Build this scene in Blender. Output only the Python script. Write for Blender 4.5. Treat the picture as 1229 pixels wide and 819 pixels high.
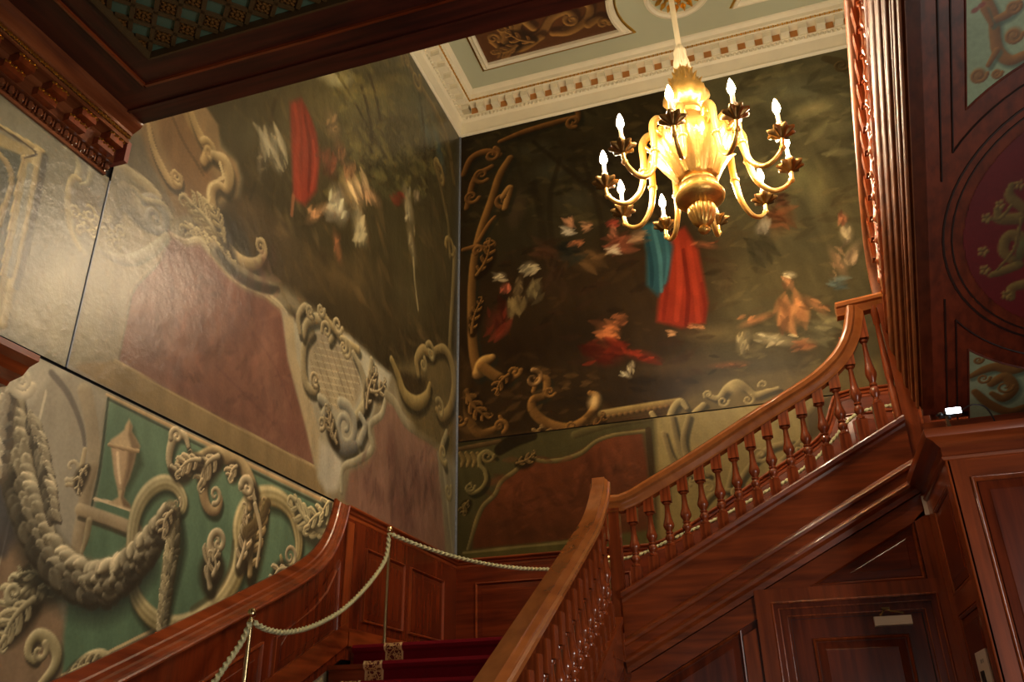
import bpy, math, random
import numpy as np
from mathutils import Vector, Matrix

scene = bpy.context.scene
for o in list(bpy.data.objects):
    bpy.data.objects.remove(o)
COL = scene.collection
PI = math.pi
random.seed(7)

# ------------------------------------------------------------------ camera
cam_d = bpy.data.cameras.new('camera')
cam = bpy.data.objects.new('camera', cam_d)
COL.objects.link(cam)
YAW, PITCH, ROLL, FPX = -0.308320, 0.449756, -0.019890, 1003.92
fwd = Vector((math.sin(YAW)*math.cos(PITCH), math.cos(YAW)*math.cos(PITCH), math.sin(PITCH)))
r0 = Vector((math.cos(YAW), -math.sin(YAW), 0)); u0 = r0.cross(fwd)
rt = math.cos(ROLL)*r0 + math.sin(ROLL)*u0
up = -math.sin(ROLL)*r0 + math.cos(ROLL)*u0
cam.matrix_world = Matrix(((rt.x, up.x, -fwd.x, 0), (rt.y, up.y, -fwd.y, 0), (rt.z, up.z, -fwd.z, 1.6), (0, 0, 0, 1)))
cam_d.sensor_width = 36.0; cam_d.sensor_fit = 'HORIZONTAL'
cam_d.lens = FPX/1229*36.0
cam_d.clip_start = 0.05
scene.camera = cam

# ------------------------------------------------------------------ world, lights, exposure
w = bpy.data.worlds.new('world'); scene.world = w; w.use_nodes = True
w.node_tree.nodes['Background'].inputs[0].default_value = (0.55, 0.68, 0.9, 1)
w.node_tree.nodes['Background'].inputs[1].default_value = 0.6
vs = scene.view_settings
vs.view_transform = 'Standard'; vs.look = 'None'; vs.gamma = 1.0; vs.exposure = 0.15
vs.use_curve_mapping = False
def area(name, loc, target, sx, sy, power, color):
    d = bpy.data.lights.new(name, 'AREA'); d.shape = 'RECTANGLE'; d.size = sx; d.size_y = sy
    d.energy = power; d.color = color
    o = bpy.data.objects.new(name, d); COL.objects.link(o); o.location = loc
    o.rotation_euler = (Vector(target)-Vector(loc)).to_track_quat('-Z', 'Y').to_euler()
    return o
# daylight through the hall windows behind and beside the camera and the tall window on the upper landing
area('daylight', (-1.6, -3.85, 1.7), (-1.6, 0, 1.7), 1.3, 1.5, 5, (1.0, 0.94, 0.88))
area('daylight', (1.4, -3.85, 1.7), (1.4, 0, 1.7), 1.3, 1.5, 5, (1.0, 0.94, 0.88))
area('daylight', (3.12, 1.7, 2.0), (0, 1.9, 2.3), 1.5, 1.9, 140, (1.0, 0.94, 0.87))
area('daylight', (3.12, 7.3, 6.9), (0, 6.9, 6.3), 1.1, 2.6, 18, (0.9, 0.94, 1.0))
BULB = 800.0

# ------------------------------------------------------------------ helpers
def lin(c):
    return tuple(((v/255.0)/12.92 if v/255.0 <= 0.04045 else ((v/255.0+0.055)/1.055)**2.4) for v in c)

def new_mat(name):
    m = bpy.data.materials.new(name); m.use_nodes = True
    nt = m.node_tree; b = nt.nodes['Principled BSDF']
    return m, nt, b

def simple(name, c, rough=0.5, metal=0.0, coat=0.0, spec=0.5, vary=0.15, scale=6.0, bump=0.0, bscale=60.0):
    m, nt, b = new_mat(name)
    N, L = nt.nodes, nt.links
    tc = N.new('ShaderNodeTexCoord'); nz = N.new('ShaderNodeTexNoise')
    nz.inputs['Scale'].default_value = scale; nz.inputs['Detail'].default_value = 5
    L.new(tc.outputs['Object'], nz.inputs['Vector'])
    mx = N.new('ShaderNodeMix'); mx.data_type = 'RGBA'
    a = lin(c)
    mx.inputs[6].default_value = tuple(v*(1-vary) for v in a)+(1,)
    mx.inputs[7].default_value = tuple(min(1, v*(1+vary)) for v in a)+(1,)
    L.new(nz.outputs[0], mx.inputs[0]); L.new(mx.outputs[2], b.inputs['Base Color'])
    b.inputs['Roughness'].default_value = rough; b.inputs['Metallic'].default_value = metal
    b.inputs['Coat Weight'].default_value = coat; b.inputs['Coat Roughness'].default_value = 0.12
    b.inputs['Specular IOR Level'].default_value = spec
    if bump:
        n2 = N.new('ShaderNodeTexNoise'); n2.inputs['Scale'].default_value = bscale; n2.inputs['Detail'].default_value = 4
        L.new(tc.outputs['Object'], n2.inputs['Vector'])
        bp = N.new('ShaderNodeBump'); bp.inputs['Strength'].default_value = bump; bp.inputs['Distance'].default_value = 0.01
        L.new(n2.outputs[0], bp.inputs['Height']); L.new(bp.outputs[0], b.inputs['Normal'])
    return m

def wood(name, c1, c2, axis, rough=0.28, coat=0.35, scale=1.0):
    """varnished mahogany: grain stretched along the given axis"""
    m, nt, b = new_mat(name)
    N, L = nt.nodes, nt.links
    tc = N.new('ShaderNodeTexCoord'); mp = N.new('ShaderNodeMapping')
    s = [14*scale]*3; s['xyz'.index(axis)] = 1.1*scale
    mp.inputs['Scale'].default_value = s
    L.new(tc.outputs['Object'], mp.inputs['Vector'])
    nz = N.new('ShaderNodeTexNoise'); nz.inputs['Scale'].default_value = 1.6; nz.inputs['Detail'].default_value = 7
    nz.inputs['Distortion'].default_value = 0.25
    L.new(mp.outputs[0], nz.inputs['Vector'])
    n2 = N.new('ShaderNodeTexNoise'); n2.inputs['Scale'].default_value = 1.3; n2.inputs['Detail'].default_value = 3
    L.new(tc.outputs['Object'], n2.inputs['Vector'])
    ad = N.new('ShaderNodeMath'); ad.operation = 'MULTIPLY_ADD'
    L.new(n2.outputs[0], ad.inputs[0]); ad.inputs[1].default_value = 0.6; L.new(nz.outputs[0], ad.inputs[2])
    rp = N.new('ShaderNodeValToRGB')
    rp.color_ramp.elements[0].position = 0.55; rp.color_ramp.elements[0].color = lin(c1)+(1,)
    rp.color_ramp.elements[1].position = 1.05 if False else 1.0; rp.color_ramp.elements[1].color = lin(c2)+(1,)
    L.new(ad.outputs[0], rp.inputs[0]); L.new(rp.outputs[0], b.inputs['Base Color'])
    b.inputs['Roughness'].default_value = rough
    b.inputs['Coat Weight'].default_value = coat; b.inputs['Coat Roughness'].default_value = 0.1
    bp = N.new('ShaderNodeBump'); bp.inputs['Strength'].default_value = 0.025; bp.inputs['Distance'].default_value = 0.004
    L.new(nz.outputs[0], bp.inputs['Height']); L.new(bp.outputs[0], b.inputs['Normal'])
    return m

def emit(name, c, s):
    m, nt, b = new_mat(name)
    b.inputs['Base Color'].default_value = c+(1,)
    b.inputs['Emission Color'].default_value = c+(1,); b.inputs['Emission Strength'].default_value = s
    return m

class MB:
    """collects faces of one mesh"""
    def __init__(s): s.v = []; s.f = []
    def add(s, vs, fs):
        n = len(s.v); s.v += [tuple(v) for v in vs]; s.f += [tuple(i+n for i in f) for f in fs]; return s
    def box(s, x0, x1, y0, y1, z0, z1):
        return s.add([(x0,y0,z0),(x1,y0,z0),(x1,y1,z0),(x0,y1,z0),(x0,y0,z1),(x1,y0,z1),(x1,y1,z1),(x0,y1,z1)],
                     [(0,3,2,1),(4,5,6,7),(0,1,5,4),(1,2,6,5),(2,3,7,6),(3,0,4,7)])
    def poly(s, pts, d):
        """flat polygon pts extruded by vector d"""
        n = len(pts); d = Vector(d)
        vs = [Vector(p) for p in pts]+[Vector(p)+d for p in pts]
        return s.add(vs, [tuple(range(n))[::-1], tuple(range(n, 2*n))]+[(i, (i+1) % n, n+(i+1) % n, n+i) for i in range(n)])
    def loft(s, rings, close=True, caps=True):
        n = len(rings[0]); base = []; fs = []
        for r in rings: base += list(r)
        for k in range(len(rings)-1):
            for i in range(n if close else n-1):
                j = (i+1) % n
                fs.append((k*n+i, k*n+j, (k+1)*n+j, (k+1)*n+i))
        if caps and close:
            fs.append(tuple(range(n))[::-1]); fs.append(tuple((len(rings)-1)*n+i for i in range(n)))
        return s.add(base, fs)
    def ext(s, prof, A, B, ax, ay, ma=0.0, mb=0.0):
        """profile [(p,q)] extruded from A to B; p along ax, q along ay; ends mitred by p*ma, p*mb"""
        A, B, ax, ay = Vector(A), Vector(B), Vector(ax), Vector(ay); t = (B-A).normalized()
        return s.loft([[A+ax*p+ay*q+t*(p*ma) for p, q in prof], [B+ax*p+ay*q+t*(p*mb) for p, q in prof]])
    def sweep(s, prof, path, side, closed=False, caps=True):
        """profile swept on a planar path; p along side (fixed), q along the in-plane normal"""
        path = [Vector(p) for p in path]; side = Vector(side).normalized(); n = len(path); rings = []
        for i, p in enumerate(path):
            if closed: a, b = path[i-1], path[(i+1) % n]
            else: a, b = path[max(0, i-1)], path[min(n-1, i+1)]
            d0 = (p-a).normalized() if (p-a).length > 1e-9 else (b-p).normalized()
            d1 = (b-p).normalized() if (b-p).length > 1e-9 else d0
            t = (d0+d1).normalized(); nn = side.cross(t).normalized()
            k = 1.0/max(0.5, d0.dot(t))
            rings.append([p+side*a_+nn*(b_*k) for a_, b_ in prof])
        if closed: rings.append(rings[0])
        return s.loft(rings, caps=(caps and not closed))
    def tube(s, path, r, n=8):
        path = [Vector(p) for p in path]; rings = []
        t0 = (path[1]-path[0]).normalized()
        ref = Vector((0, 0, 1)) if abs(t0.z) < 0.9 else Vector((1, 0, 0))
        a = t0.cross(ref).normalized()
        for i, p in enumerate(path):
            t = (path[min(i+1, len(path)-1)]-path[max(0, i-1)]).normalized()
            a = (a-t*a.dot(t)).normalized(); b = t.cross(a)
            rr = r[i] if isinstance(r, (list, tuple)) else r
            rings.append([p+(a*math.cos(2*PI*k/n)+b*math.sin(2*PI*k/n))*rr for k in range(n)])
        return s.loft(rings)
    def lathe(s, prof, c=(0, 0, 0), n=14, mod=None):
        c = Vector(c); rings = []
        for r, z in prof:
            rings.append([c+Vector(((r*(mod(2*PI*k/n, z) if mod else 1))*math.cos(2*PI*k/n), (r*(mod(2*PI*k/n, z) if mod else 1))*math.sin(2*PI*k/n), z)) for k in range(n)])
        return s.loft(rings)
    def ball(s, c, r, n=6, m=4, sz=1.0):
        return s.lathe([(max(1e-4, r*math.sin(PI*i/m)), -r*sz*math.cos(PI*i/m)) for i in range(m+1)], c, n)
    def mesh(s, name, mat, smooth=False):
        me = bpy.data.meshes.new(name); me.from_pydata(s.v, [], s.f); me.validate()
        import bmesh
        bm = bmesh.new(); bm.from_mesh(me); bmesh.ops.recalc_face_normals(bm, faces=bm.faces); bm.to_mesh(me); bm.free()
        if mat: me.materials.append(mat)
        if smooth:
            me.polygons.foreach_set('use_smooth', [True]*len(me.polygons))
            try: me.set_sharp_from_angle(angle=math.radians(smooth if smooth is not True else 40))
            except Exception: pass
        return me

def wloc(o):
    v = Vector((0, 0, 0))
    while o: v += o.location; o = o.parent
    return v
def obj(name, mb, mat, parent=None, smooth=False, loc=None):
    """ONE mesh object. Vertices are given in world coordinates unless loc is given (then local to it)"""
    if isinstance(mb, MB):
        base = Vector(loc) if loc is not None else (Vector(mb.v[0]) if parent is None else Vector((0, 0, 0)))
        if loc is None and parent is None: base = Vector((0, 0, 0))
        me = mb.mesh(name, mat, smooth)
        if parent is not None and loc is None:
            me.transform(Matrix.Translation(-wloc(parent)))
    else: me = mb; base = Vector(loc) if loc is not None else Vector((0, 0, 0))
    o = bpy.data.objects.new(name, me); COL.objects.link(o)
    if parent is not None:
        o.parent = parent
        if loc is not None: o.location = Vector(loc)-wloc(parent)
    elif loc is not None: o.location = loc
    return o
def thing(name, label, cat, loc=(0, 0, 0), group=None):
    o = bpy.data.objects.new(name, None); COL.objects.link(o); o.location = loc
    o.empty_display_size = 0.2
    o['label'] = label; o['category'] = cat
    if group: o['group'] = group
    return o
def tag(o, label, cat, group=None):
    o['label'] = label; o['category'] = cat
    if group: o['group'] = group
    return o
def struct(o, label=None, cat=None):
    o['kind'] = 'structure'
    if label: o['label'] = label
    if cat: o['category'] = cat
    return o
def copy_tree(o, parent=None):
    c = o.copy(); COL.objects.link(c); c.parent = parent
    for ch in [k for k in o.children]: copy_tree(ch, c)
    return c
def spline(pts, n=6):
    """Catmull-Rom through points (any dimension)"""
    P = np.array(pts, float)
    if len(P) < 3: 
        return np.array([P[0]+(P[-1]-P[0])*i/n for i in range(n+1)])
    Q = np.vstack([2*P[0]-P[1], P, 2*P[-1]-P[-2]]); out = []
    for i in range(1, len(Q)-2):
        for k in range(n):
            t = k/n
            out.append(0.5*((2*Q[i])+(-Q[i-1]+Q[i+1])*t+(2*Q[i-1]-5*Q[i]+4*Q[i+1]-Q[i+2])*t*t+(-Q[i-1]+3*Q[i]-3*Q[i+1]+Q[i+2])*t**3))
    out.append(P[-1]); return np.array(out)

# ------------------------------------------------------------------ painter: a board painted in its own metres
rng = np.random.RandomState(3)
def vnoise(U, V, s):
    x, y = U*s, V*s; xi, yi = np.floor(x).astype(int), np.floor(y).astype(int); fx, fy = x-xi, y-yi
    fx = fx*fx*(3-2*fx); fy = fy*fy*(3-2*fy)
    T = np.random.RandomState(int(s*97) % 9999+1).rand(256, 256)
    g = lambda a, b: T[a % 256, b % 256]
    return (g(xi, yi)*(1-fx)+g(xi+1, yi)*fx)*(1-fy)+(g(xi, yi+1)*(1-fx)+g(xi+1, yi+1)*fx)*fy
class Paint:
    def __init__(s, u0, u1, v0, v1, step, base):
        s.nu = int(round((u1-u0)/step))+1; s.nv = int(round((v1-v0)/step))+1
        s.u = np.linspace(u0, u1, s.nu); s.v = np.linspace(v0, v1, s.nv); s.st = step
        s.U, s.V = np.meshgrid(s.u, s.v)
        s.c = np.empty(s.U.shape+(3,)); s.c[:] = base
    def win(s, a, b, c, d):
        i0 = max(0, np.searchsorted(s.u, a)-1); i1 = min(s.nu, np.searchsorted(s.u, b)+1)
        j0 = max(0, np.searchsorted(s.v, c)-1); j1 = min(s.nv, np.searchsorted(s.v, d)+1)
        return (slice(j0, j1), slice(i0, i1)) if i1 > i0 and j1 > j0 else None
    def put(s, W, cov, col):
        cov = np.clip(cov, 0, 1)[..., None]; s.c[W] = s.c[W]*(1-cov)+np.asarray(col, float)*cov
    def poly(s, pts, col, soft=0.02, alpha=1.0, col2=None):
        P = np.array(pts, float); m = soft*2
        W = s.win(P[:, 0].min()-m, P[:, 0].max()+m, P[:, 1].min()-m, P[:, 1].max()+m)
        if W is None: return
        U, V = s.U[W], s.V[W]; ins = np.zeros(U.shape, bool); d2 = np.full(U.shape, 1e9)
        for i in range(len(P)):
            (x1, y1), (x2, y2) = P[i-1], P[i]
            with np.errstate(divide='ignore', invalid='ignore'):
                ins ^= ((y1 > V) != (y2 > V)) & (U < (x2-x1)*(V-y1)/(y2-y1+1e-12)+x1)
            L = (x2-x1)**2+(y2-y1)**2+1e-12
            t = np.clip(((U-x1)*(x2-x1)+(V-y1)*(y2-y1))/L, 0, 1)
            d2 = np.minimum(d2, (U-x1-t*(x2-x1))**2+(V-y1-t*(y2-y1))**2)
        sd = np.sqrt(d2)*np.where(ins, 1, -1)
        k = (0.5+0.5*sd/soft).clip(0, 1)*alpha
        if col2 is not None:
            f = ((V-P[:, 1].min())/(P[:, 1].max()-P[:, 1].min()+1e-9)).clip(0, 1)[..., None]
            s.put(W, k, np.asarray(col)*(1-f)+np.asarray(col2)*f)
        else: s.put(W, k, col)
    def blob(s, u, v, ru, rv, rot, col, alpha=1.0, hard=2.0, dark=None):
        R = max(ru, rv)*1.6; W = s.win(u-R, u+R, v-R, v+R)
        if W is None: return
        du, dv = s.U[W]-u, s.V[W]-v; c, n = math.cos(rot), math.sin(rot)
        a, b = (du*c+dv*n)/ru, (-du*n+dv*c)/rv; d = np.sqrt(a*a+b*b)
        k = ((1.15-d)*hard).clip(0, 1)*alpha
        if dark is None: s.put(W, k, col)
        else:
            R2 = math.hypot(ru, rv)*0.7
            f = (0.5+0.55*((-0.6*du+0.8*dv)/R2)).clip(0, 1)[..., None]
            s.put(W, k, np.asarray(dark)*(1-f)+np.asarray(col)*f)
    def stroke(s, pts, light, dark=None, alpha=1.0, soft=0.35, ridge=0.0):
        """pts (u,v,halfwidth)"""
        Q = spline(pts, 5); w = np.abs(Q[:, 2]).max()*1.25+s.st
        W = s.win(Q[:, 0].min()-w, Q[:, 0].max()+w, Q[:, 1].min()-w, Q[:, 1].max()+w)
        if W is None: return
        U, V = s.U[W], s.V[W]; best = np.full(U.shape, 9.0); sh = np.zeros(U.shape)
        oi, oj = W[1].start, W[0].start
        for i in range(len(Q)-1):
            x1, y1, w1 = Q[i]; x2, y2, w2 = Q[i+1]; w1 = max(w1, 0.002); w2 = max(w2, 0.002); mm = max(w1, w2)*1.4+s.st
            X = s.win(min(x1, x2)-mm, max(x1, x2)+mm, min(y1, y2)-mm, max(y1, y2)+mm)
            if X is None: continue
            X = (slice(max(0, X[0].start-oj), max(0, X[0].stop-oj)), slice(max(0, X[1].start-oi), max(0, X[1].stop-oi)))
            u, v = U[X], V[X]
            if u.size == 0: continue
            L = (x2-x1)**2+(y2-y1)**2+1e-12
            t = np.clip(((u-x1)*(x2-x1)+(v-y1)*(y2-y1))/L, 0, 1)
            du, dv = u-x1-t*(x2-x1), v-y1-t*(y2-y1); ww = w1+t*(w2-w1)
            d = np.sqrt(du*du+dv*dv)/ww; k = d < best[X]
            best[X] = np.where(k, d, best[X]); sh[X] = np.where(k, (-0.6*du+0.8*dv)/ww, sh[X])
        cov = ((1.0-best)/soft+0.5).clip(0, 1)*alpha
        if dark is None: s.put(W, cov, light); return
        f = (0.5+0.62*sh)
        if ridge: f = f+ridge*np.cos(best.clip(0, 1)*PI*3)*0.25
        f = f.clip(0, 1)[..., None]
        s.put(W, cov, np.asarray(dark)*(1-f)+np.asarray(light)*f)
    def age(s, amt=0.12, streak=0.06):
        n = 0.55*vnoise(s.U, s.V, 1.7)+0.3*vnoise(s.U, s.V, 6.3)+0.15*vnoise(s.U, s.V, 21.0)
        s.c *= (1+amt*2*(n-0.5))[..., None]
        n = vnoise(s.U+0.2*s.V, s.V*0.25, 17.0); s.c *= (1+streak*2*(n-0.5))[..., None]
    def scroll(s, P, light, dark, alpha, ridge, dx, dy, shc):
        if dx or dy: s.stroke([(u+dx, v-dy, w*1.12) for u, v, w in P], shc, None, .7, .7)
        s.stroke(P, light, dark, alpha, .3, ridge)
    def spiral(s, u, v, r, a0, turns, wd, light, dark):
        n = int(10*abs(turns))+2
        s.stroke([(u+r*(1-.85*i/n)*math.cos(math.radians(a0)+turns*2*PI*i/n), v+r*(1-.85*i/n)*math.sin(math.radians(a0)+turns*2*PI*i/n), wd*.5*(1-.55*i/n)) for i in range(n+1)], light, dark, 1, .3)
    def leaf(s, u0, v0, u1, v1, bend, wd, n, light, dark):
        """acanthus leaf: a spine with pairs of curled lobes"""
        dx, dy = u1-u0, v1-v0; l0 = math.hypot(dx, dy); ux, uy = dx/l0, dy/l0; nx, ny = -uy, ux
        sp = lambda t: (u0+dx*t+nx*bend*math.sin(PI*t), v0+dy*t+ny*bend*math.sin(PI*t))
        o = wd*.22
        s.stroke([(sp(t)[0]+o, sp(t)[1]-o*1.3, wd*1.0*math.sin(PI*min(1, .15+.8*t))+.008) for t in (0, .25, .5, .75, 1)], dark*.6, None, .85, .6)
        for i in range(n):
            t = .12+.74*i/max(1, n-1); k = math.sin(PI*(.2+.68*t)); l = wd*k; px, py = sp(t)
            for sg in (1, -1):
                q = lambda a, b: (px+ux*l*a+nx*sg*l*b, py+uy*l*a+ny*sg*l*b)
                s.stroke([(px, py, l*.18), (*q(.4, .42), l*.28), (*q(.8, .78), l*.21), (*q(1.12, .8), l*.06)], light*(1 if sg < 0 else .84), dark*1.35, 1, .3)
                s.stroke([(px, py, l*.03), (*q(.4, .40), l*.06), (*q(.85, .72), l*.02)], dark, None, .55, .6)
        s.stroke([(*sp(t), wd*(.25-.16*t)) for t in (0, .2, .4, .6, .8, 1)], light, dark, 1, .35)
        ex, ey = sp(1); q = lambda a, b: (ex+ux*wd*a+nx*wd*b, ey+uy*wd*a+ny*wd*b)
        s.stroke([(*q(-.3, 0), wd*.17), (*q(.35, .1), wd*.15), (*q(.4, .55), wd*.1), (*q(0, .6), wd*.05)], light, dark, 1, .35)
    def garland(s, P, ll, lw, side, light, dark, dens):
        """leaves laid like scales along a hanging rope, lit on one flank"""
        Q = spline(P, 10); R = np.random.RandomState(5); acc = 0
        for i in range(len(Q)-1):
            d = Q[i+1]-Q[i]; h = math.hypot(d[0], d[1]); acc += h
            if acc < ll*.42/dens: continue
            acc = 0; tx, ty = d[0]/h, d[1]/h; nx, ny = -ty, tx; w = Q[i][2]
            m = max(3, int(round(2*w/(lw*.85))))
            for k in R.permutation(m):
                f = (k+.5)/m*2-1; jit = R.uniform(-.3, .3, 3)
                cu, cv = Q[i][0]+nx*f*w*.95+tx*jit[0]*ll*.6, Q[i][1]+ny*f*w*.95+ty*jit[0]*ll*.6
                an = math.atan2(ty, tx)+side*f*.75+jit[1]*1.3; a, b = math.cos(an), math.sin(an)
                g = .34+.68*(f*side*.5+.5)+R.uniform(-.13, .13); L_ = ll*(1+jit[2])
                pts = lambda o, sc: [(cu-a*L_*.5+o, cv-b*L_*.5-o*1.4, lw*.22*sc), (cu-a*L_*.1+o, cv-b*L_*.1-o*1.4, lw*.5*sc), (cu+a*L_*.25+o, cv+b*L_*.25-o*1.4, lw*.36*sc), (cu+a*L_*.5+o, cv+b*L_*.5-o*1.4, lw*.08*sc)]
                s.stroke(pts(lw*.16, 1.08), dark*.8, None, .75, .4)
                s.stroke(pts(0, 1), light*g, dark*(.6+.6*g), 1, .3)
    def dabs(s, c, n, size, flat, rot, cols, alpha, seed):
        """loose brush dabs over a four-cornered area"""
        R = np.random.RandomState(seed); c = np.array(c)
        for i in range(n):
            a, b = R.rand(2); p = (c[0]*(1-a)+c[1]*a)*(1-b)+(c[3]*(1-a)+c[2]*a)*b; an = math.radians(rot+R.uniform(-35, 35)); L_ = size*R.uniform(.5, 1.6); bd = R.uniform(-.4, .4)
            s.stroke([(p[0]-L_*math.cos(an), p[1]-L_*math.sin(an), L_*flat*.3), (p[0]-bd*L_*math.sin(an)*.4, p[1]+bd*L_*math.cos(an)*.4, L_*flat), (p[0]+L_*math.cos(an), p[1]+L_*math.sin(an), L_*flat*.2)], cols[R.randint(len(cols))], None, alpha, .9)
    def run(s, ops):
        """compact notation: lengths in mm (stroke half-widths in 0.1 mm), colours 0-255"""
        hx = lambda t: np.array(t, float) if t else None
        p2 = lambda a: [(a[i]/1e3, a[i+1]/1e3) for i in range(0, len(a), 2)]
        p3 = lambda a: [(a[i]/1e3, a[i+1]/1e3, a[i+2]/1e4) for i in range(0, len(a), 3)]
        for k, *a in ops:
            if k == 'p': s.poly(p2(a[0]), hx(a[1]), a[2]/1e3, a[3], hx(a[4]) if len(a) > 4 else None)
            elif k == 'b': s.blob(a[0]/1e3, a[1]/1e3, max(a[2], 4)/1e3, max(a[3], 4)/1e3, math.radians(a[4]), hx(a[5]), a[6], a[7], hx(a[8]) if len(a) > 8 else None)
            elif k == 's': s.stroke(p3(a[0]), hx(a[1]), hx(a[2]), *a[3:])
            elif k == 'c': s.scroll(p3(a[0]), hx(a[1]), hx(a[2]), a[3], a[4], a[5]/1e3, a[6]/1e3, hx(a[7]))
            elif k == 'o': s.spiral(a[0]/1e3, a[1]/1e3, a[2]/1e3, a[3], a[4], a[5]/1e3, hx(a[6]), hx(a[7]))
            elif k == 'l': s.leaf(*[q/1e3 for q in a[:6]], a[6], hx(a[7]), hx(a[8]))
            elif k == 'g': s.garland(p3(a[0]), a[1]/1e3, a[2]/1e3, a[3], hx(a[4]), hx(a[5]), a[6])
            elif k == 'd': s.dabs([(x, y) for x, y in p2(a[0])], a[1], a[2]/1e3, a[3], a[4], [hx(q) for q in a[5]], a[6], a[7])
    def build(s, name, fn, mat, parent=None, mask=None, gain=1.0):
        P = fn(s.U.ravel(), s.V.ravel()); n = s.nu*s.nv
        i = np.arange((s.nv-1)*(s.nu-1)); j = i//(s.nu-1); q = j*s.nu+i % (s.nu-1)
        F = np.stack([q, q+1, q+1+s.nu, q+s.nu], 1)
        if mask is not None:
            mk = mask(s.U, s.V); mc = (mk[:-1, :-1] & mk[1:, :-1] & mk[:-1, 1:] & mk[1:, 1:]).ravel(); F = F[mc]
        me = bpy.data.meshes.new(name); me.vertices.add(n); me.vertices.foreach_set('co', P.astype(np.float32).ravel())
        me.loops.add(F.size); me.loops.foreach_set('vertex_index', F.astype(np.int32).ravel())
        me.polygons.add(len(F)); me.polygons.foreach_set('loop_start', np.arange(0, F.size, 4, dtype=np.int32))
        me.update(calc_edges=True); me.validate()
        c = (s.c*gain/255.0).clip(0, 1); l = np.where(c <= 0.04045, c/12.92, ((c+0.055)/1.055)**2.4)
        at = me.color_attributes.new('paint', 'FLOAT_COLOR', 'POINT')
        at.data.foreach_set('color', np.concatenate([l.reshape(-1, 3), np.ones((n, 1))], 1).astype(np.float32).ravel())
        me.materials.append(mat)
        o = bpy.data.objects.new(name, me); COL.objects.link(o)
        if parent is not None: o.parent = parent; me.transform(Matrix.Translation(-wloc(parent)))
        return o
def canvas_mat(name, rough, bump, spec=0.5):
    m, nt, b = new_mat(name); N, L = nt.nodes, nt.links
    at = N.new('ShaderNodeAttribute'); at.attribute_name = 'paint'
    tc = N.new('ShaderNodeTexCoord'); nz = N.new('ShaderNodeTexNoise'); nz.inputs['Scale'].default_value = 45; nz.inputs['Detail'].default_value = 5
    L.new(tc.outputs['Object'], nz.inputs['Vector'])
    mr = N.new('ShaderNodeMapRange'); mr.inputs[3].default_value = 0.82; mr.inputs[4].default_value = 1.18
    L.new(nz.outputs[0], mr.inputs[0])
    mx = N.new('ShaderNodeVectorMath'); mx.operation = 'SCALE'
    L.new(at.outputs['Color'], mx.inputs[0]); L.new(mr.outputs[0], mx.inputs['Scale']); L.new(mx.outputs[0], b.inputs['Base Color'])
    b.inputs['Roughness'].default_value = rough; b.inputs['Specular IOR Level'].default_value = spec
    n2 = N.new('ShaderNodeTexNoise'); n2.inputs['Scale'].default_value = 11; n2.inputs['Detail'].default_value = 7; n2.inputs['Roughness'].default_value = 0.6
    L.new(tc.outputs['Object'], n2.inputs['Vector'])
    bp = N.new('ShaderNodeBump'); bp.inputs['Strength'].default_value = bump; bp.inputs['Distance'].default_value = 0.02
    L.new(n2.outputs[0], bp.inputs['Height']); L.new(bp.outputs[0], b.inputs['Normal'])
    return m

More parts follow.
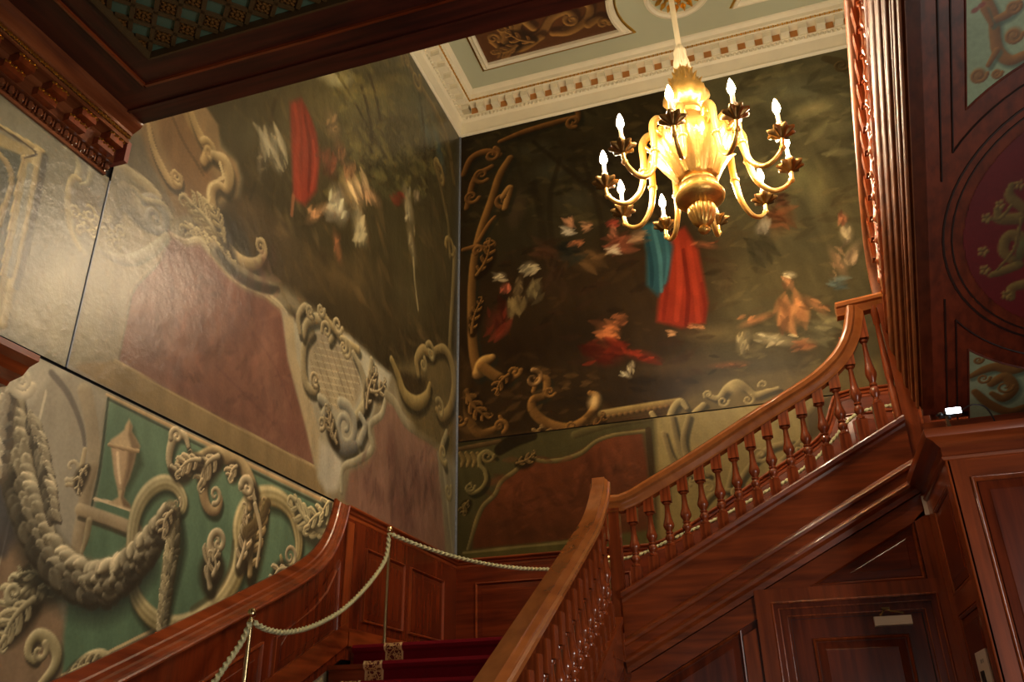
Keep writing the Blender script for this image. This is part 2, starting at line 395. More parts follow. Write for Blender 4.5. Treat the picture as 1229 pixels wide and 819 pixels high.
# ------------------------------------------------------------------ painted decoration, in metres on each board
PAINT = {
 'L0': [
 ['p',[2080,4367,2673,4578,2987,4551,2989,4078,3069,3367,2386,3374],(124,118,94),19,1.0],
 ['p',[2735,3781,2963,4063,3070,3462,2729,3449,2682,3610],(176,162,124),66,0.5],
 ['p',[2176,4346,2610,4442,2655,3737,2664,3437,2461,3410],(150,132,86),9,1.0],
 ['p',[2201,4265,2500,4355,2555,3871,2572,3554,2438,3485],(70,72,54),9,1.0],
 ['s',[2297,4413,136,2605,4460,150],(198,176,118),(130,110,70),1.0,0.3],
 ['s',[2573,4436,222,2605,4050,212,2627,3694,202,2649,3457,195],(206,186,130),(150,130,88),1.0,0.3],
 ['s',[2506,4354,96,2536,4006,91,2570,3690,88],(206,180,118),(120,98,60),1.0,0.3],
 ['s',[2326,4415,69,2560,4426,74,2517,4351,48],(60,48,30),0,0.9,0.3],
 ['s',[2560,4330,194,2587,4039,187,2612,3713,179],(128,132,118),(110,106,84),0.8,0.3],
 ['s',[2622,4439,201,2641,4218,195,2659,3934,188,2664,3671,158],(64,60,48),0,0.8,0.7],
 ['s',[2366,4280,113,2432,4257,184,2479,4199,162,2490,4095,137,2484,4012,180,2490,3928,134],(190,166,108),(96,78,46),1.0,0.3],
 ['c',[2732,4578,158,2802,4585,243,2843,4524,270,2836,4462,214],(214,200,152),(112,104,80),1.0,0.0,0,0,(34,32,22)],
 ['c',[2817,4619,381,2887,4590,607,2945,4516,722,3003,4441,614],(172,166,140),(96,92,80),1.0,0.0,0,0,(34,32,22)],
 ['c',[2853,4670,194,2914,4586,250,2919,4474,219,2879,4436,135],(220,208,164),(100,94,78),1.0,0.0,0,0,(34,32,22)],
 ['c',[2861,4457,161,2818,4438,212,2809,4343,209,2850,4196,181,2907,4115,156,2968,4066,131],(206,188,136),(120,106,76),1.0,0.0,0,0,(34,32,22)],
 ['p',[2821,4384,2890,4443,3006,4432,3059,4330,3035,4182,2918,4164],(104,92,68),22,0.8],
 ['o',2882,4250,37,-231,-1.2,26,(208,192,140),(92,80,54)],
 ['o',2931,4248,43,-286,-1.2,27,(208,192,140),(92,80,54)],
 ['o',2978,4300,49,-238,-1.2,27,(208,192,140),(92,80,54)],
 ['o',2975,4221,43,-231,-1.2,27,(208,192,140),(92,80,54)],
 ['o',3023,4273,44,-260,-1.2,27,(208,192,140),(92,80,54)],
 ['o',3028,4210,38,-300,-1.2,27,(208,192,140),(92,80,54)],
 ['o',2949,4183,32,-97,-1.2,27,(208,192,140),(92,80,54)],
 ['s',[2844,4258,130,2915,4130,156,3005,4066,159],(196,180,132),0,0.4,1],
 ['b',2755,3531,285,93,0,(196,180,146),0.35,1.0],  # pale haze painted in as the chandelier's reflection on the varnish
 ],
 'L1': [
 ['p',[2326,3303,3225,3430,3323,2355,2715,2059],(168,158,132),25,1.0],
 ['p',[2976,3306,3140,3419,3359,3346,3364,2961,3410,2534,3215,2111,3020,1850,2626,2598],(150,140,116),22,1.0],
 ['p',[2909,2514,2945,2677,2919,2832,3112,2556,3495,2023,3494,1834,2888,1748,2729,2263],(128,104,76),20,1.0],
 ['s',[2934,2715,63,2944,2521,61,2947,2297,59],(190,176,140),0,0.9,0.3],
 ['s',[2969,3235,70,2978,3040,68,3001,2855,66],(196,184,150),0,0.8,0.3],
 ['s',[2977,3339,189,3092,3282,194,3183,3200,172,3253,3109,149,3293,3008,74],(96,88,76),0,0.8,0.6],
 ['s',[3206,3326,504,3296,3170,455,3364,2961,425,3355,2736,386],(172,156,122),(136,120,92),0.9,0.3],
 ['p',[3370,3350,3853,3339,4709,3338,5665,3330,6000,3329,5877,3061,5203,2637,4568,2373,4097,2215,3661,2028,3435,1935,3396,2114,3380,2284,3404,2516,3427,2727,3414,2975],(82,102,74),17,1.0,(98,120,92)],
 ['s',[3370,3350,80,3409,2974,102,3409,2793,74,3400,2532,71,3380,2284,45],(50,56,42),0,0.8,0.8],
 ['s',[3354,3364,93,4247,3359,117,5673,3358,159],(198,170,122),(150,122,84),1.0,0.3],
 ['s',[3371,3346,80,4254,3328,100,5655,3314,135],(46,52,38),0,0.7,0.8],
 ['p',[3418,1923,3689,2054,4053,2224,4557,2421,5144,2673,5802,3033,5969,3349,6151,3478,6197,2936,5379,2560,3827,1847,3413,1759],(128,108,78),19,1.0],
 ['s',[3434,1939,65,3688,2058,72,4052,2228,82],(190,164,118),0,0.9,0.3],
 ['s',[3852,1985,200,4495,2253,247,5167,2553,263,5685,2822,302,5931,3059,278],(64,66,62),0,0.7,0.8],
 ['s',[3364,2961,325,3349,2822,342,3358,2685,359,3362,2546,329,3408,2501,142],(168,150,116),(120,104,76),1.0,0.3],
 ['s',[3336,2723,335,3537,2717,381,3758,2702,431],(184,164,126),(126,108,78),1.0,0.3],
 ['s',[3419,2800,99,3576,2807,104,3719,2800,108],(214,190,146),0,1.0,0.3],
 ['s',[3342,2681,119,3549,2675,127,3769,2658,134],(58,52,36),0,0.8,0.8],
 ['s',[3411,2680,219,3415,2599,192,3404,2516,118],(176,158,118),(96,84,58),1.0,0.3],
 ['p',[3537,3203,3589,3260,3690,3129,3718,3073,3685,2986,3642,2898,3629,2848,3569,2879,3559,3017],(58,66,46),22,0.75],
 ['p',[3455,3100,3647,3135,3646,3062,3631,2966,3609,2899,3560,2891,3517,2958],(176,148,110),8,1.0],
 ['p',[3584,3121,3647,3135,3646,3062,3631,2966,3609,2899,3591,2894,3598,3019],(104,84,60),16,0.85],
 ['s',[3511,3079,106,3538,3001,106,3570,2926,79],(222,198,154),0,0.8,0.9],
 ['p',[3439,3113,3446,3135,3491,3178,3526,3219,3531,3250,3547,3291,3582,3258,3583,3228,3632,3195,3667,3166,3661,3135,3558,3122],(186,160,118),8,1.0],
 ['p',[3559,3270,3582,3258,3583,3228,3632,3195,3667,3166,3661,3135,3607,3137,3563,3202],(110,90,64),11,0.8],
 ['s',[3441,3105,104,3546,3118,135,3661,3135,112],(204,176,130),(120,96,66),1.0,0.3],
 ['p',[3560,2891,3615,2901,3613,2858,3672,2831,3684,2810,3515,2802,3577,2849],(182,156,114),8,1.0],
 ['p',[3597,2896,3615,2901,3613,2858,3672,2831,3684,2810,3626,2810,3596,2849],(100,80,56),8,0.8],
 ['c',[3796,2473,369,3749,2582,397,3724,2731,429,3745,2858,467,3815,2963,483,3914,3024,470,4019,3021,423,4094,2964,367,4100,2905,273,4062,2876,150],(198,184,138),(112,100,66),1.0,0.5,16,21,(34,32,22)],
 ['o',4042,2926,42,60,-1.2,24,(232,212,164),(74,62,42)],
 ['c',[3788,2428,366,3862,2342,448,4000,2271,516,4174,2251,568,4372,2306,633,4556,2426,705,4693,2600,745,4720,2775,731,4670,2929,700,4724,3076,722,4880,3184,757,5082,3223,715,5270,3171,657,5385,3036,581,5410,2895,452,5339,2786,320,5232,2768,234,5188,2830,156],(196,180,130),(104,90,54),1.0,0.6,26,37,(34,32,22)],
 ['s',[4314,2356,179,4539,2504,193,4626,2662,168,4628,2822,137],(84,72,46),0,0.6,0.9],
 ['o',5305,2851,80,-30,1.3,40,(232,212,164),(74,62,42)],
 ['l',4850,2647,4954,3120,57,113,5,(196,172,120),(70,56,34)],
 ['l',4713,2678,4728,3054,-41,82,5,(232,212,164),(74,62,42)],
 ['s',[4759,2904,499,4909,3039,449,4967,3158,346],(96,80,50),(60,48,30),0.9,0.3],
 ['l',4455,2507,4481,2766,51,95,3,(232,212,164),(74,62,42)],
 ['o',4478,2781,92,-120,-1.2,66,(232,212,164),(74,62,42)],
 ['l',4471,2585,4447,2692,-26,77,2,(232,212,164),(74,62,42)],
 ['c',[3988,3090,151,3922,3143,239,3913,3243,333,3946,3328,339,4021,3342,252,4065,3291,158],(232,212,164),(74,62,42),1.0,0.0,18,24,(34,32,22)],
 ['o',3949,3318,55,-150,-1.1,43,(232,212,164),(74,62,42)],
 ['l',3948,3130,4093,3236,-60,60,3,(232,212,164),(74,62,42)],
 ['c',[4763,3074,218,4776,3204,445,4656,3311,548,4478,3352,634,4309,3312,606,4189,3243,519,4083,3211,377,4000,3166,184],(216,190,136),(92,74,48),1.0,0.0,22,29,(34,32,22)],
 ['c',[4328,3306,473,4252,3185,490,4266,3050,419,4334,2971,357,4419,2970,265,4447,3041,202,4409,3097,168],(200,172,122),(84,66,44),1.0,0.0,20,27,(34,32,22)],
 ['o',4380,3068,60,-90,1.2,40,(232,212,164),(74,62,42)],
 ['l',4360,3316,4222,3102,-41,89,4,(232,212,164),(74,62,42)],
 ['l',4189,3243,4012,3117,-26,71,4,(232,212,164),(74,62,42)],
 ['l',4562,3307,4506,3223,-14,64,3,(232,212,164),(74,62,42)],
 ['l',4808,3142,4661,3197,-30,74,3,(232,212,164),(74,62,42)],
 ['o',4709,3198,73,-180,-1.1,66,(232,212,164),(74,62,42)],
 ['s',[4815,3109,222,4919,2938,186,4914,2712,144],(224,204,156),(74,62,42),1.0,0.3],
 ['l',5839,3132,5274,3271,73,119,6,(232,216,160),(92,84,60)],
 ['l',5909,3200,5625,2886,94,131,5,(232,216,160),(92,84,60)],
 ['l',5871,3272,5491,3109,-56,94,4,(232,216,160),(92,84,60)],
 ['l',5904,3416,5692,3244,-38,86,3,(232,216,160),(92,84,60)],
 ['l',5300,2756,5110,2634,-47,71,3,(232,212,164),(74,62,42)],
 ['l',4641,2428,4873,2533,-39,52,3,(232,212,164),(74,62,42)],
 ['l',3340,2390,3033,2156,-64,100,5,(214,200,152),(90,80,56)],
 ['l',3253,2325,3043,2342,-44,53,3,(214,200,152),(90,80,56)],
 ['o',3059,2270,49,-60,-1.2,37,(214,200,152),(90,80,56)],
 ['l',3173,2256,3053,2059,-25,76,4,(206,190,142),(80,70,48)],
 ['c',[3316,1892,188,3374,1969,258,3376,2036,305,3319,2091,323,3245,2106,295,3208,2066,248,3213,2015,185,3259,1990,125,3282,2014,84],(214,196,144),(84,74,46),1.0,0.0,13,17,(34,32,22)],
 ['o',3272,2031,46,60,-1.0,38,(214,196,144),(70,60,40)],
 ['c',[3403,1867,171,3493,1954,267,3572,2021,323,3666,2052,286,3746,2018,219,3774,1956,194,3734,1930,120],(214,196,144),(84,74,46),1.0,0.0,13,17,(34,32,22)],
 ['l',3457,1929,3702,2007,26,53,5,(214,196,144),(70,60,40)],
 ['s',[2899,2883,936,2981,2702,1081,3095,2545,1093,3232,2420,1119,3402,2343,1218,3575,2328,1281,3738,2403,1241,3861,2529,1121],(38,40,32),0,0.75,0.9],
 ['s',[2774,3033,970,2849,2812,1041,2922,2593,905,2939,2444,403],(62,60,58),0,0.75,0.9],
 ['s',[2774,3160,560,2868,2940,813,2950,2759,939,3064,2602,949,3200,2478,972,3369,2403,1059,3541,2389,1113,3702,2467,1078,3824,2596,974,3927,2738,851,4003,2872,649],(150,134,98),(56,50,36),1,0.4],
 ['s',[4076,2849,479,4118,2671,710,4110,2455,574,4112,2271,336,4095,2166,110],(40,42,30),0,0.8,0.8],
 ['s',[4035,2859,416,4061,2660,582,4063,2471,511,4072,2289,361,4086,2148,137],(160,142,100),(64,54,36),1,0.4],
 ['g',[2774,3160,560,2868,2940,813,2950,2759,939,3064,2602,949,3200,2478,972,3369,2403,1059,3541,2389,1113,3702,2467,1078,3824,2596,974,3927,2738,851,4003,2872,649],92,74,1,(244,226,178),(58,50,34),1.0],
 ['g',[4029,2888,387,4057,2707,556,4070,2472,484,4074,2280,333,4084,2156,137],68,40,-1,(250,230,176),(66,58,36),1.2],
 ['l',4010,2873,3970,2737,-24,59,3,(232,212,164),(74,62,42)],
 ['g',[2913,3091,267,2995,2981,359,3072,2855,383,3140,2726,361,3200,2624,271],77,45,1,(240,224,178),(70,60,44),1.1],
 ['g',[2766,3157,258,2778,3035,380,2804,2899,333,2834,2767,165],71,46,-1,(240,226,188),(110,96,74),1.0],
 ['o',2818,3229,71,0,-2.0,53,(214,202,166),(150,138,112)],
 ['o',3228,2912,67,-100,0.9,33,(212,196,156),(120,106,80)],
 ['s',[3287,3029,148,3289,2939,171,3279,2848,144,3220,2823,117],(204,186,142),(120,102,74),1.0,0.3],
 ['l',3321,2948,3301,2810,-20,35,3,(232,212,164),(74,62,42)],
 ],
 'L2': [
 ['p',[3571,5555,3802,5595,3921,5493,4104,5480,4183,5400,4171,5258,4054,5150,3989,5007,4032,4896,4221,4831,4452,4809,4733,4835,4992,4854,5403,4878,5924,4900,6245,4911,6635,4853,6927,4919,7383,4784,7804,5095,7974,5465,8585,5765,8612,9892,8593,10826,5153,8013,3397,5922],(56,47,28),51,1.0,(86,82,54)],
 ['b',5744,7466,1521,325,45,(128,118,70),0.5,0.9],
 ['b',4201,5833,515,211,38,(90,84,60),0.6,0.9],
 ['b',5559,5334,1240,249,26,(112,88,52),0.55,0.9],
 ['b',4662,5214,497,175,25,(104,82,54),0.6,0.9],
 ['b',6539,7216,788,718,42,(58,54,32),0.6,0.9],
 ['b',7087,8603,653,610,43,(96,96,60),0.6,0.9],
 ['b',7349,8431,193,299,44,(74,104,108),0.7,0.9],
 ['b',7739,8476,155,505,33,(74,104,108),0.6,0.9],
 ['b',6204,5238,965,275,22,(66,52,30),0.6,0.9],
 ['b',5403,7439,339,92,49,(176,170,120),0.8,0.9],
 ['b',5139,7276,329,115,33,(180,172,126),0.8,0.9],
 ['b',7268,6273,711,949,21,(70,62,36),0.5,0.9],
 ['b',4324,5227,346,114,30,(110,86,56),0.5,0.9],
 ['b',4196,4857,230,196,28,(44,40,26),0.7,0.9],
 ['b',4083,4928,148,138,40,(44,38,26),0.8,0.9],
 ['b',6753,5135,869,214,32,(54,46,28),0.7,0.9],
 ['b',6158,7932,773,87,40,(150,132,70),0.4,0.9],
 ['b',6424,8342,634,71,47,(140,122,66),0.4,0.9],
 ['b',4725,6201,278,272,44,(84,78,52),0.5,0.9],
 ['s',[5520,7815,459,5829,7648,407,6059,7291,341,6084,6782,264],(46,38,24),0,0.7,0.8],
 ['s',[5730,8124,346,6116,7781,357,6464,7161,287],(46,38,24),0,0.7,0.8],
 ['s',[5239,7449,304,5649,7386,258,5945,7308,202],(46,38,24),0,0.7,0.8],
 ['s',[7059,8972,440,7301,8392,350,7460,7518,338],(46,38,24),0,0.7,0.8],
 ['s',[4443,6366,241,4404,5828,181,4311,5293,126],(46,38,24),0,0.7,0.8],
 ['d',[5225,7541,7947,10065,8046,7791,5450,6054],190,104,0.4,30,[(122,110,60),(60,56,34),(104,98,56),(84,80,48),(136,124,70)],0.42,1],
 ['d',[4232,5166,8187,7757,8270,5589,4474,4002],150,123,0.3,-25,[(96,76,44),(52,44,28),(112,88,52),(72,58,36)],0.32,2],
 ['d',[4065,5965,5307,6996,5511,5649,4285,4911],70,77,0.35,-30,[(98,84,52),(60,54,34),(112,92,58)],0.3,3],
 ['p',[4645,6501,4799,6686,4949,6624,5080,6523,5172,6315,5170,5972,5020,5716,4846,5667,4746,6086],(132,50,34),31,0.95,(112,40,28)],
 ['s',[4716,6542,257,4810,6311,307,4842,5984,300,4939,5729,249],(142,58,38),0,0.7,0.7],
 ['s',[4878,6547,212,5006,6282,265,5048,5871,206],(86,30,22),0,0.7,0.7],
 ['s',[4813,6605,158,4919,6306,209,4954,5944,203],(130,52,36),0,0.7,0.7],
 ['s',[5043,6401,215,5108,6178,214,5095,5920,156],(150,62,42),0,0.7,0.7],
 ['b',5366,6816,156,169,34,(34,26,16),0.36,0.9],
 ['b',5334,6820,147,160,34,(136,110,74),0.68,1.0],
 ['d',[5225,6849,5414,7004,5445,6790,5257,6643],12,65,0.34,80,[(160,129,87),(136,110,74),(108,88,59),(70,57,38)],0.558,956],
 ['b',5519,6640,152,109,41,(34,26,16),0.36,0.9],
 ['b',5487,6645,143,103,41,(118,84,56),0.68,1.0],
 ['d',[5388,6671,5561,6805,5587,6618,5415,6490],12,59,0.34,100,[(139,99,66),(118,84,56),(94,67,44),(61,43,29)],0.558,45],
 ['b',5343,6357,181,163,26,(34,26,16),0.36,0.9],
 ['b',5312,6363,170,154,26,(110,64,44),0.68,1.0],
 ['d',[5179,6362,5423,6544,5449,6364,5206,6190],12,84,0.34,70,[(129,75,51),(110,64,44),(88,51,35),(57,33,22)],0.558,960],
 ['b',4505,5913,156,200,9,(34,26,16),0.34,0.9],
 ['b',4480,5919,147,189,9,(176,166,132),0.64,1.0],
 ['d',[4333,5910,4598,6117,4633,5927,4369,5731],14,98,0.34,-40,[(207,195,155),(176,166,132),(140,132,105),(91,86,68)],0.527,464],
 ['b',4617,5830,105,115,-4,(34,26,16),0.32,0.9],
 ['b',4592,5836,99,109,-4,(150,140,108),0.6,1.0],
 ['d',[4480,5810,4688,5964,4707,5863,4499,5713],12,52,0.34,-50,[(177,165,127),(150,140,108),(120,112,86),(78,72,56)],0.496,540],
 ['b',4390,5665,43,177,7,(34,26,16),0.28,0.9],
 ['b',4366,5671,41,167,7,(150,136,104),0.52,1.0],
 ['d',[4313,5728,4387,5783,4420,5615,4346,5562],10,27,0.34,50,[(177,160,122),(150,136,104),(120,108,83),(78,70,54)],0.434,386],
 ['b',5818,6387,285,212,15,(34,26,16),0.38,0.9],
 ['b',5784,6393,269,200,15,(206,172,122),0.71,1.0],
 ['d',[5548,6330,6009,6653,6034,6460,5575,6152],14,106,0.34,-35,[(235,202,143),(206,172,122),(164,137,97),(107,89,63)],0.589,205],
 ['b',5573,6054,194,222,17,(34,26,16),0.38,0.9],
 ['b',5541,6060,183,210,17,(212,196,156),0.71,1.0],
 ['d',[5380,6068,5677,6270,5708,6052,5412,5861],16,99,0.34,60,[(235,231,184),(212,196,156),(169,156,124),(110,101,81)],0.589,97],
 ['b',5995,6081,180,235,26,(34,26,16),0.36,0.9],
 ['b',5960,6087,169,223,27,(186,172,128),0.68,1.0],
 ['d',[5824,6157,6061,6310,6098,6016,5863,5874],14,76,0.34,78,[(219,202,151),(186,172,128),(148,137,102),(96,89,66)],0.558,305],
 ['b',5235,5745,268,65,52,(34,26,16),0.36,0.9],
 ['b',5206,5752,253,61,52,(186,136,90),0.68,1.0],
 ['d',[5033,5684,5375,5908,5388,5824,5046,5605],10,45,0.34,40,[(219,160,106),(186,136,90),(148,108,72),(96,70,46)],0.558,922],
 ['b',5619,5634,81,188,29,(34,26,16),0.34,0.9],
 ['b',5588,5642,77,178,29,(160,102,64),0.64,1.0],
 ['d',[5516,5743,5621,5808,5660,5540,5555,5480],10,34,0.34,86,[(188,120,75),(160,102,64),(128,81,51),(83,53,33)],0.527,140],
 ['b',6184,6556,249,100,15,(34,26,16),0.34,0.9],
 ['b',6147,6561,234,94,15,(178,138,96),0.64,1.0],
 ['d',[5945,6469,6351,6745,6361,6658,5955,6387],10,49,0.34,-35,[(210,162,113),(178,138,96),(142,110,76),(92,71,49)],0.527,367],
 ['b',5728,6558,172,90,36,(34,26,16),0.34,0.9],
 ['b',5694,6563,162,85,36,(140,100,66),0.64,1.0],
 ['d',[5584,6557,5788,6706,5806,6570,5603,6425],10,68,0.34,90,[(165,118,77),(140,100,66),(112,80,52),(72,52,34)],0.527,153],
 ['b',7029,7010,148,272,30,(34,26,16),0.34,0.9],
 ['b',6985,7014,140,258,30,(186,172,130),0.64,1.0],
 ['d',[6876,7125,7065,7254,7094,6901,6907,6782],12,57,0.34,82,[(219,202,153),(186,172,130),(148,137,104),(96,89,67)],0.527,685],
 ['b',7154,6582,123,287,29,(34,26,16),0.32,0.9],
 ['b',7109,6588,116,271,29,(172,154,110),0.6,1.0],
 ['d',[7014,6741,7173,6840,7205,6434,7048,6344],12,47,0.34,86,[(202,181,129),(172,154,110),(137,123,88),(89,80,57)],0.496,759],
 ['b',6776,6930,195,82,34,(34,26,16),0.28,0.9],
 ['b',6733,6934,184,78,34,(120,48,34),0.52,1.0],
 ['d',[6611,6917,6848,7078,6859,6953,6623,6796],10,73,0.34,0,[(141,56,40),(120,48,34),(96,38,27),(62,24,17)],0.434,593],
 ['b',7238,7262,136,88,34,(34,26,16),0.28,0.9],
 ['b',7191,7265,128,83,34,(150,130,96),0.52,1.0],
 ['d',[7104,7274,7270,7388,7280,7255,7114,7144],10,50,0.34,90,[(177,153,113),(150,130,96),(120,104,76),(78,67,49)],0.434,745],
 ['s',[7166,6428,226,7233,6149,179,7343,5875,148],(184,164,116),0,0.6,0.6],
 ['s',[4844,5682,243,4850,5506,191],(150,96,62),0,0.8,0.6],
 ['s',[6678,8940,502,6965,8914,520,7317,8903,544,7745,8883,572,8092,8720,590,8314,8234,589],(150,126,74),(72,58,32),0.9,0.3],
 ['s',[8375,7246,558,8317,6498,529,8262,5800,502,8429,5548,588],(160,138,88),(86,74,46),0.9,0.3],
 ['o',6773,8923,152,-123,-1.1,85,(170,146,88),(80,64,36)],
 ['o',7065,8897,158,-307,-1.1,88,(170,146,88),(80,64,36)],
 ['o',7785,8119,164,-15,-1.1,91,(170,146,88),(80,64,36)],
 ['o',7845,8008,165,-237,-1.1,91,(170,146,88),(80,64,36)],
 ['o',8238,7166,164,-167,-1.1,91,(170,146,88),(80,64,36)],
 ['s',[7731,8131,454,7908,7824,455,8142,7476,459,8215,7032,360],(148,126,76),(72,60,36),0.8,0.3],
 ['s',[8186,8545,394,7980,8661,387,7812,8665,284],(148,126,76),(72,60,36),0.8,0.3],
 ['p',[2955,4918,3580,5710,3851,5634,3904,5480,4104,5480,4165,5388,4159,5220,3978,5056,3966,4854,3747,4796,3621,4689,3463,4815,3291,4885,3189,4937,3039,4860],(132,108,74),21,1.0],
 ['p',[3014,4902,3166,5087,3296,4927,3498,4800,3616,4711,3508,4692,3296,4688,3074,4726],(112,102,80),25,1.0],
 ['p',[3292,5255,3518,5555,3703,5371,3885,5219,3856,5016,3688,4903,3496,5008,3373,5117],(120,92,60),36,1.0],
 ['c',[3241,5147,195,3315,5033,261,3414,4949,331,3523,4896,304,3596,4933,242,3590,4996,174,3542,4988,137],(216,192,136),(124,98,62),1.0,0.0,20,26,(34,32,22)],
 ['o',3556,4965,55,-40,-1.5,34,(216,192,136),(124,98,62)],
 ['s',[3410,5365,139,3554,5256,142,3709,5191,146,3790,5151,111],(84,64,40),0,0.7,0.3],
 ['s',[3512,5506,507,3638,5421,517,3734,5395,451],(170,142,94),(116,92,58),1.0,0.3],
 ['c',[3533,5567,293,3627,5469,370,3713,5407,450,3796,5369,494,3768,5248,335],(204,178,124),(112,88,54),1.0,0.0,22,29,(34,32,22)],
 ['o',3806,5363,84,-200,-1.3,61,(206,182,128),(104,82,50)],
 ['c',[3852,5368,346,3980,5403,556,4044,5332,600,4041,5212,394,3951,5179,308,3894,5097,452,3918,4988,524,4002,4863,526,4134,4779,537,4316,4761,518,4487,4844,458,4560,4973,343,4532,5060,258,4461,5031,169],(204,182,132),(108,88,56),1.0,0.0,31,38,(34,32,22)],
 ['s',[3932,5354,156,3987,5277,157,3943,5217,116,3872,5111,113,3886,4967,148],(214,194,142),0,0.8,0.3],
 ['o',4511,4996,77,-60,1.6,43,(212,192,142),(116,96,62)],
 ['l',4189,4702,3693,4880,-46,131,6,(222,206,154),(84,72,50)],
 ['l',4105,4735,3707,4679,46,99,5,(222,206,154),(84,72,50)],
 ['l',4247,4708,3913,4687,31,94,4,(222,206,154),(84,72,50)],
 ['l',4109,4805,3904,4966,-31,69,4,(214,196,142),(84,72,50)],
 ['s',[3594,4533,329,3733,4567,341,3866,4659,356,3981,4622,364,4159,4577,415,4373,4585,435,4614,4642,461,4815,4646,480,4913,4622,444],(208,192,150),(132,116,84),1,0.3,0.6],
 ['s',[4022,4686,592,4200,4654,614,4437,4675,648,4684,4736,515],(150,136,106),(92,84,64),0.9,0.3],
 ['s',[4058,4693,299,4242,4637,348,4442,4650,364,4624,4704,380,4790,4778,264],(50,44,32),0,0.8,0.8],
 ['p',[3442,3570,3179,3558,3037,3947,3022,4374,3228,4617,3606,4553,3488,4277,3392,4029,3381,3806],(156,142,110),29,1.0],
 ['p',[3604,4527,3738,4544,3871,4636,4021,4606,4201,4560,4417,4568,4661,4624,4854,4622,4920,4582,5041,4309,5234,4037,5419,3826,5536,3576,4565,3567,3378,3564,3384,3796,3380,4023,3517,4281],(140,98,78),22,1.0,(126,84,68)],
 ['s',[3601,4537,165,3538,4317,158,3389,4039,147,3384,3796,113,3381,3575,110],(172,156,120),(110,96,72),0.9,0.3],
 ['b',3899,4326,234,91,47,(128,84,66),0.6,0.9],
 ['b',4166,4117,362,79,50,(152,108,86),0.6,0.9],
 ['b',3857,3800,169,90,1,(162,116,92),0.5,0.9],
 ['b',4092,3667,311,78,1,(108,74,66),0.5,0.9],
 ['b',4578,3981,333,277,10,(150,106,84),0.5,0.9],
 ['b',4908,3915,176,264,15,(160,118,98),0.5,0.9],
 ['b',3622,4451,215,51,56,(104,70,62),0.5,0.9],
 ['b',3581,3845,143,160,18,(124,88,80),0.6,0.9],
 ['b',4735,4245,191,249,4,(160,116,92),0.5,0.9],
 ['b',5167,3742,177,120,7,(120,78,66),0.5,0.9],
 ['b',4044,3880,98,59,66,(172,110,84),0.6,0.9],
 ['b',3945,3666,90,42,8,(168,112,88),0.5,0.9],
 ['b',4457,3626,298,55,2,(106,72,62),0.4,0.9],
 ['s',[3983,4532,108,4400,4357,116,4861,4163,126,5133,3931,130],(104,68,60),0,0.35,1],
 ['s',[3683,4363,132,3706,4135,129,3827,3960,130],(104,68,60),0,0.35,1],
 ['s',[4215,3893,106,4614,3805,115,4943,3732,122],(104,68,60),0,0.35,1],
 ['d',[3429,4162,5056,5057,5301,3653,3684,3152],90,64,0.35,25,[(112,76,64),(156,112,90),(126,84,70),(98,66,58),(168,122,98)],0.3,8],
 ['d',[3520,4391,4687,5077,4931,3793,3768,3383],26,115,0.35,-50,[(104,70,60),(162,114,92)],0.3,9],
 ['b',3924,4106,126,191,12,(34,26,16),0.16,0.9],
 ['b',3905,4115,119,181,12,(150,102,82),0.3,1.0],
 ['d',[3788,4192,3969,4285,4025,4036,3845,3953],12,67,0.34,70,[(177,120,96),(150,102,82),(120,81,65),(78,53,42)],0.248,993],
 ['b',4228,4002,221,73,42,(34,26,16),0.16,0.9],
 ['b',4207,4012,209,69,42,(150,102,82),0.3,1.0],
 ['d',[4051,3997,4350,4132,4372,4028,4074,3899],12,53,0.34,30,[(177,120,96),(150,102,82),(120,81,65),(78,53,42)],0.248,260],
 ['b',3995,3727,166,57,4,(34,26,16),0.16,0.9],
 ['b',3977,3736,157,54,4,(150,102,82),0.3,1.0],
 ['d',[3848,3722,4095,3824,4111,3751,3865,3653],12,37,0.34,-25,[(177,120,96),(150,102,82),(120,81,65),(78,53,42)],0.248,52],
 ['b',4588,4030,120,211,-1,(34,26,16),0.16,0.9],
 ['b',4566,4040,113,200,-1,(150,102,82),0.3,1.0],
 ['d',[4446,4114,4642,4200,4689,3964,4493,3887],12,67,0.34,55,[(177,120,96),(150,102,82),(120,81,65),(78,53,42)],0.248,546],
 ['b',4955,3782,109,158,14,(34,26,16),0.16,0.9],
 ['b',4931,3793,103,150,14,(150,102,82),0.3,1.0],
 ['d',[4834,3874,4989,3932,5030,3710,4876,3659],12,51,0.34,80,[(177,120,96),(150,102,82),(120,81,65),(78,53,42)],0.248,816],
 ['b',4036,4380,171,67,40,(34,26,16),0.16,0.9],
 ['b',4016,4389,162,63,40,(150,102,82),0.3,1.0],
 ['d',[3899,4383,4114,4500,4137,4395,3922,4283],12,53,0.34,20,[(177,120,96),(150,102,82),(120,81,65),(78,53,42)],0.248,101],
 ['p',[3364,3568,4202,3559,5560,3583,5814,3475,5804,3364,4249,3349,3086,3383,3134,3461],(150,126,84),13,1.0,(160,136,94)],
 ['s',[3370,3570,109,4202,3559,135,5561,3576,182],(206,182,130),(150,124,82),1.0,0.3],
 ['s',[3082,3400,197,3558,3380,224,4242,3380,267],(156,148,130),(120,108,86),0.8,0.3],
 ['p',[3000,4649,3114,4731,3338,4581,3235,4111,3213,3523,3077,3417,3080,3970],(158,146,112),22,1.0],
 ['c',[3012,4705,406,3157,4726,423,3326,4746,379,3436,4733,324],(214,198,154),(140,126,94),1.0,0.0,0,0,(34,32,22)],
 ['c',[3053,4651,699,3131,4611,768,3140,4474,640,3125,4326,454],(180,170,140),(112,104,84),1.0,0.0,0,0,(34,32,22)],
 ['c',[3175,4604,538,3246,4545,785,3379,4534,873,3478,4560,642],(190,178,146),(100,96,84),1.0,0.0,0,0,(34,32,22)],
 ['o',3444,4576,127,150,-1.4,83,(188,182,160),(92,90,82)],
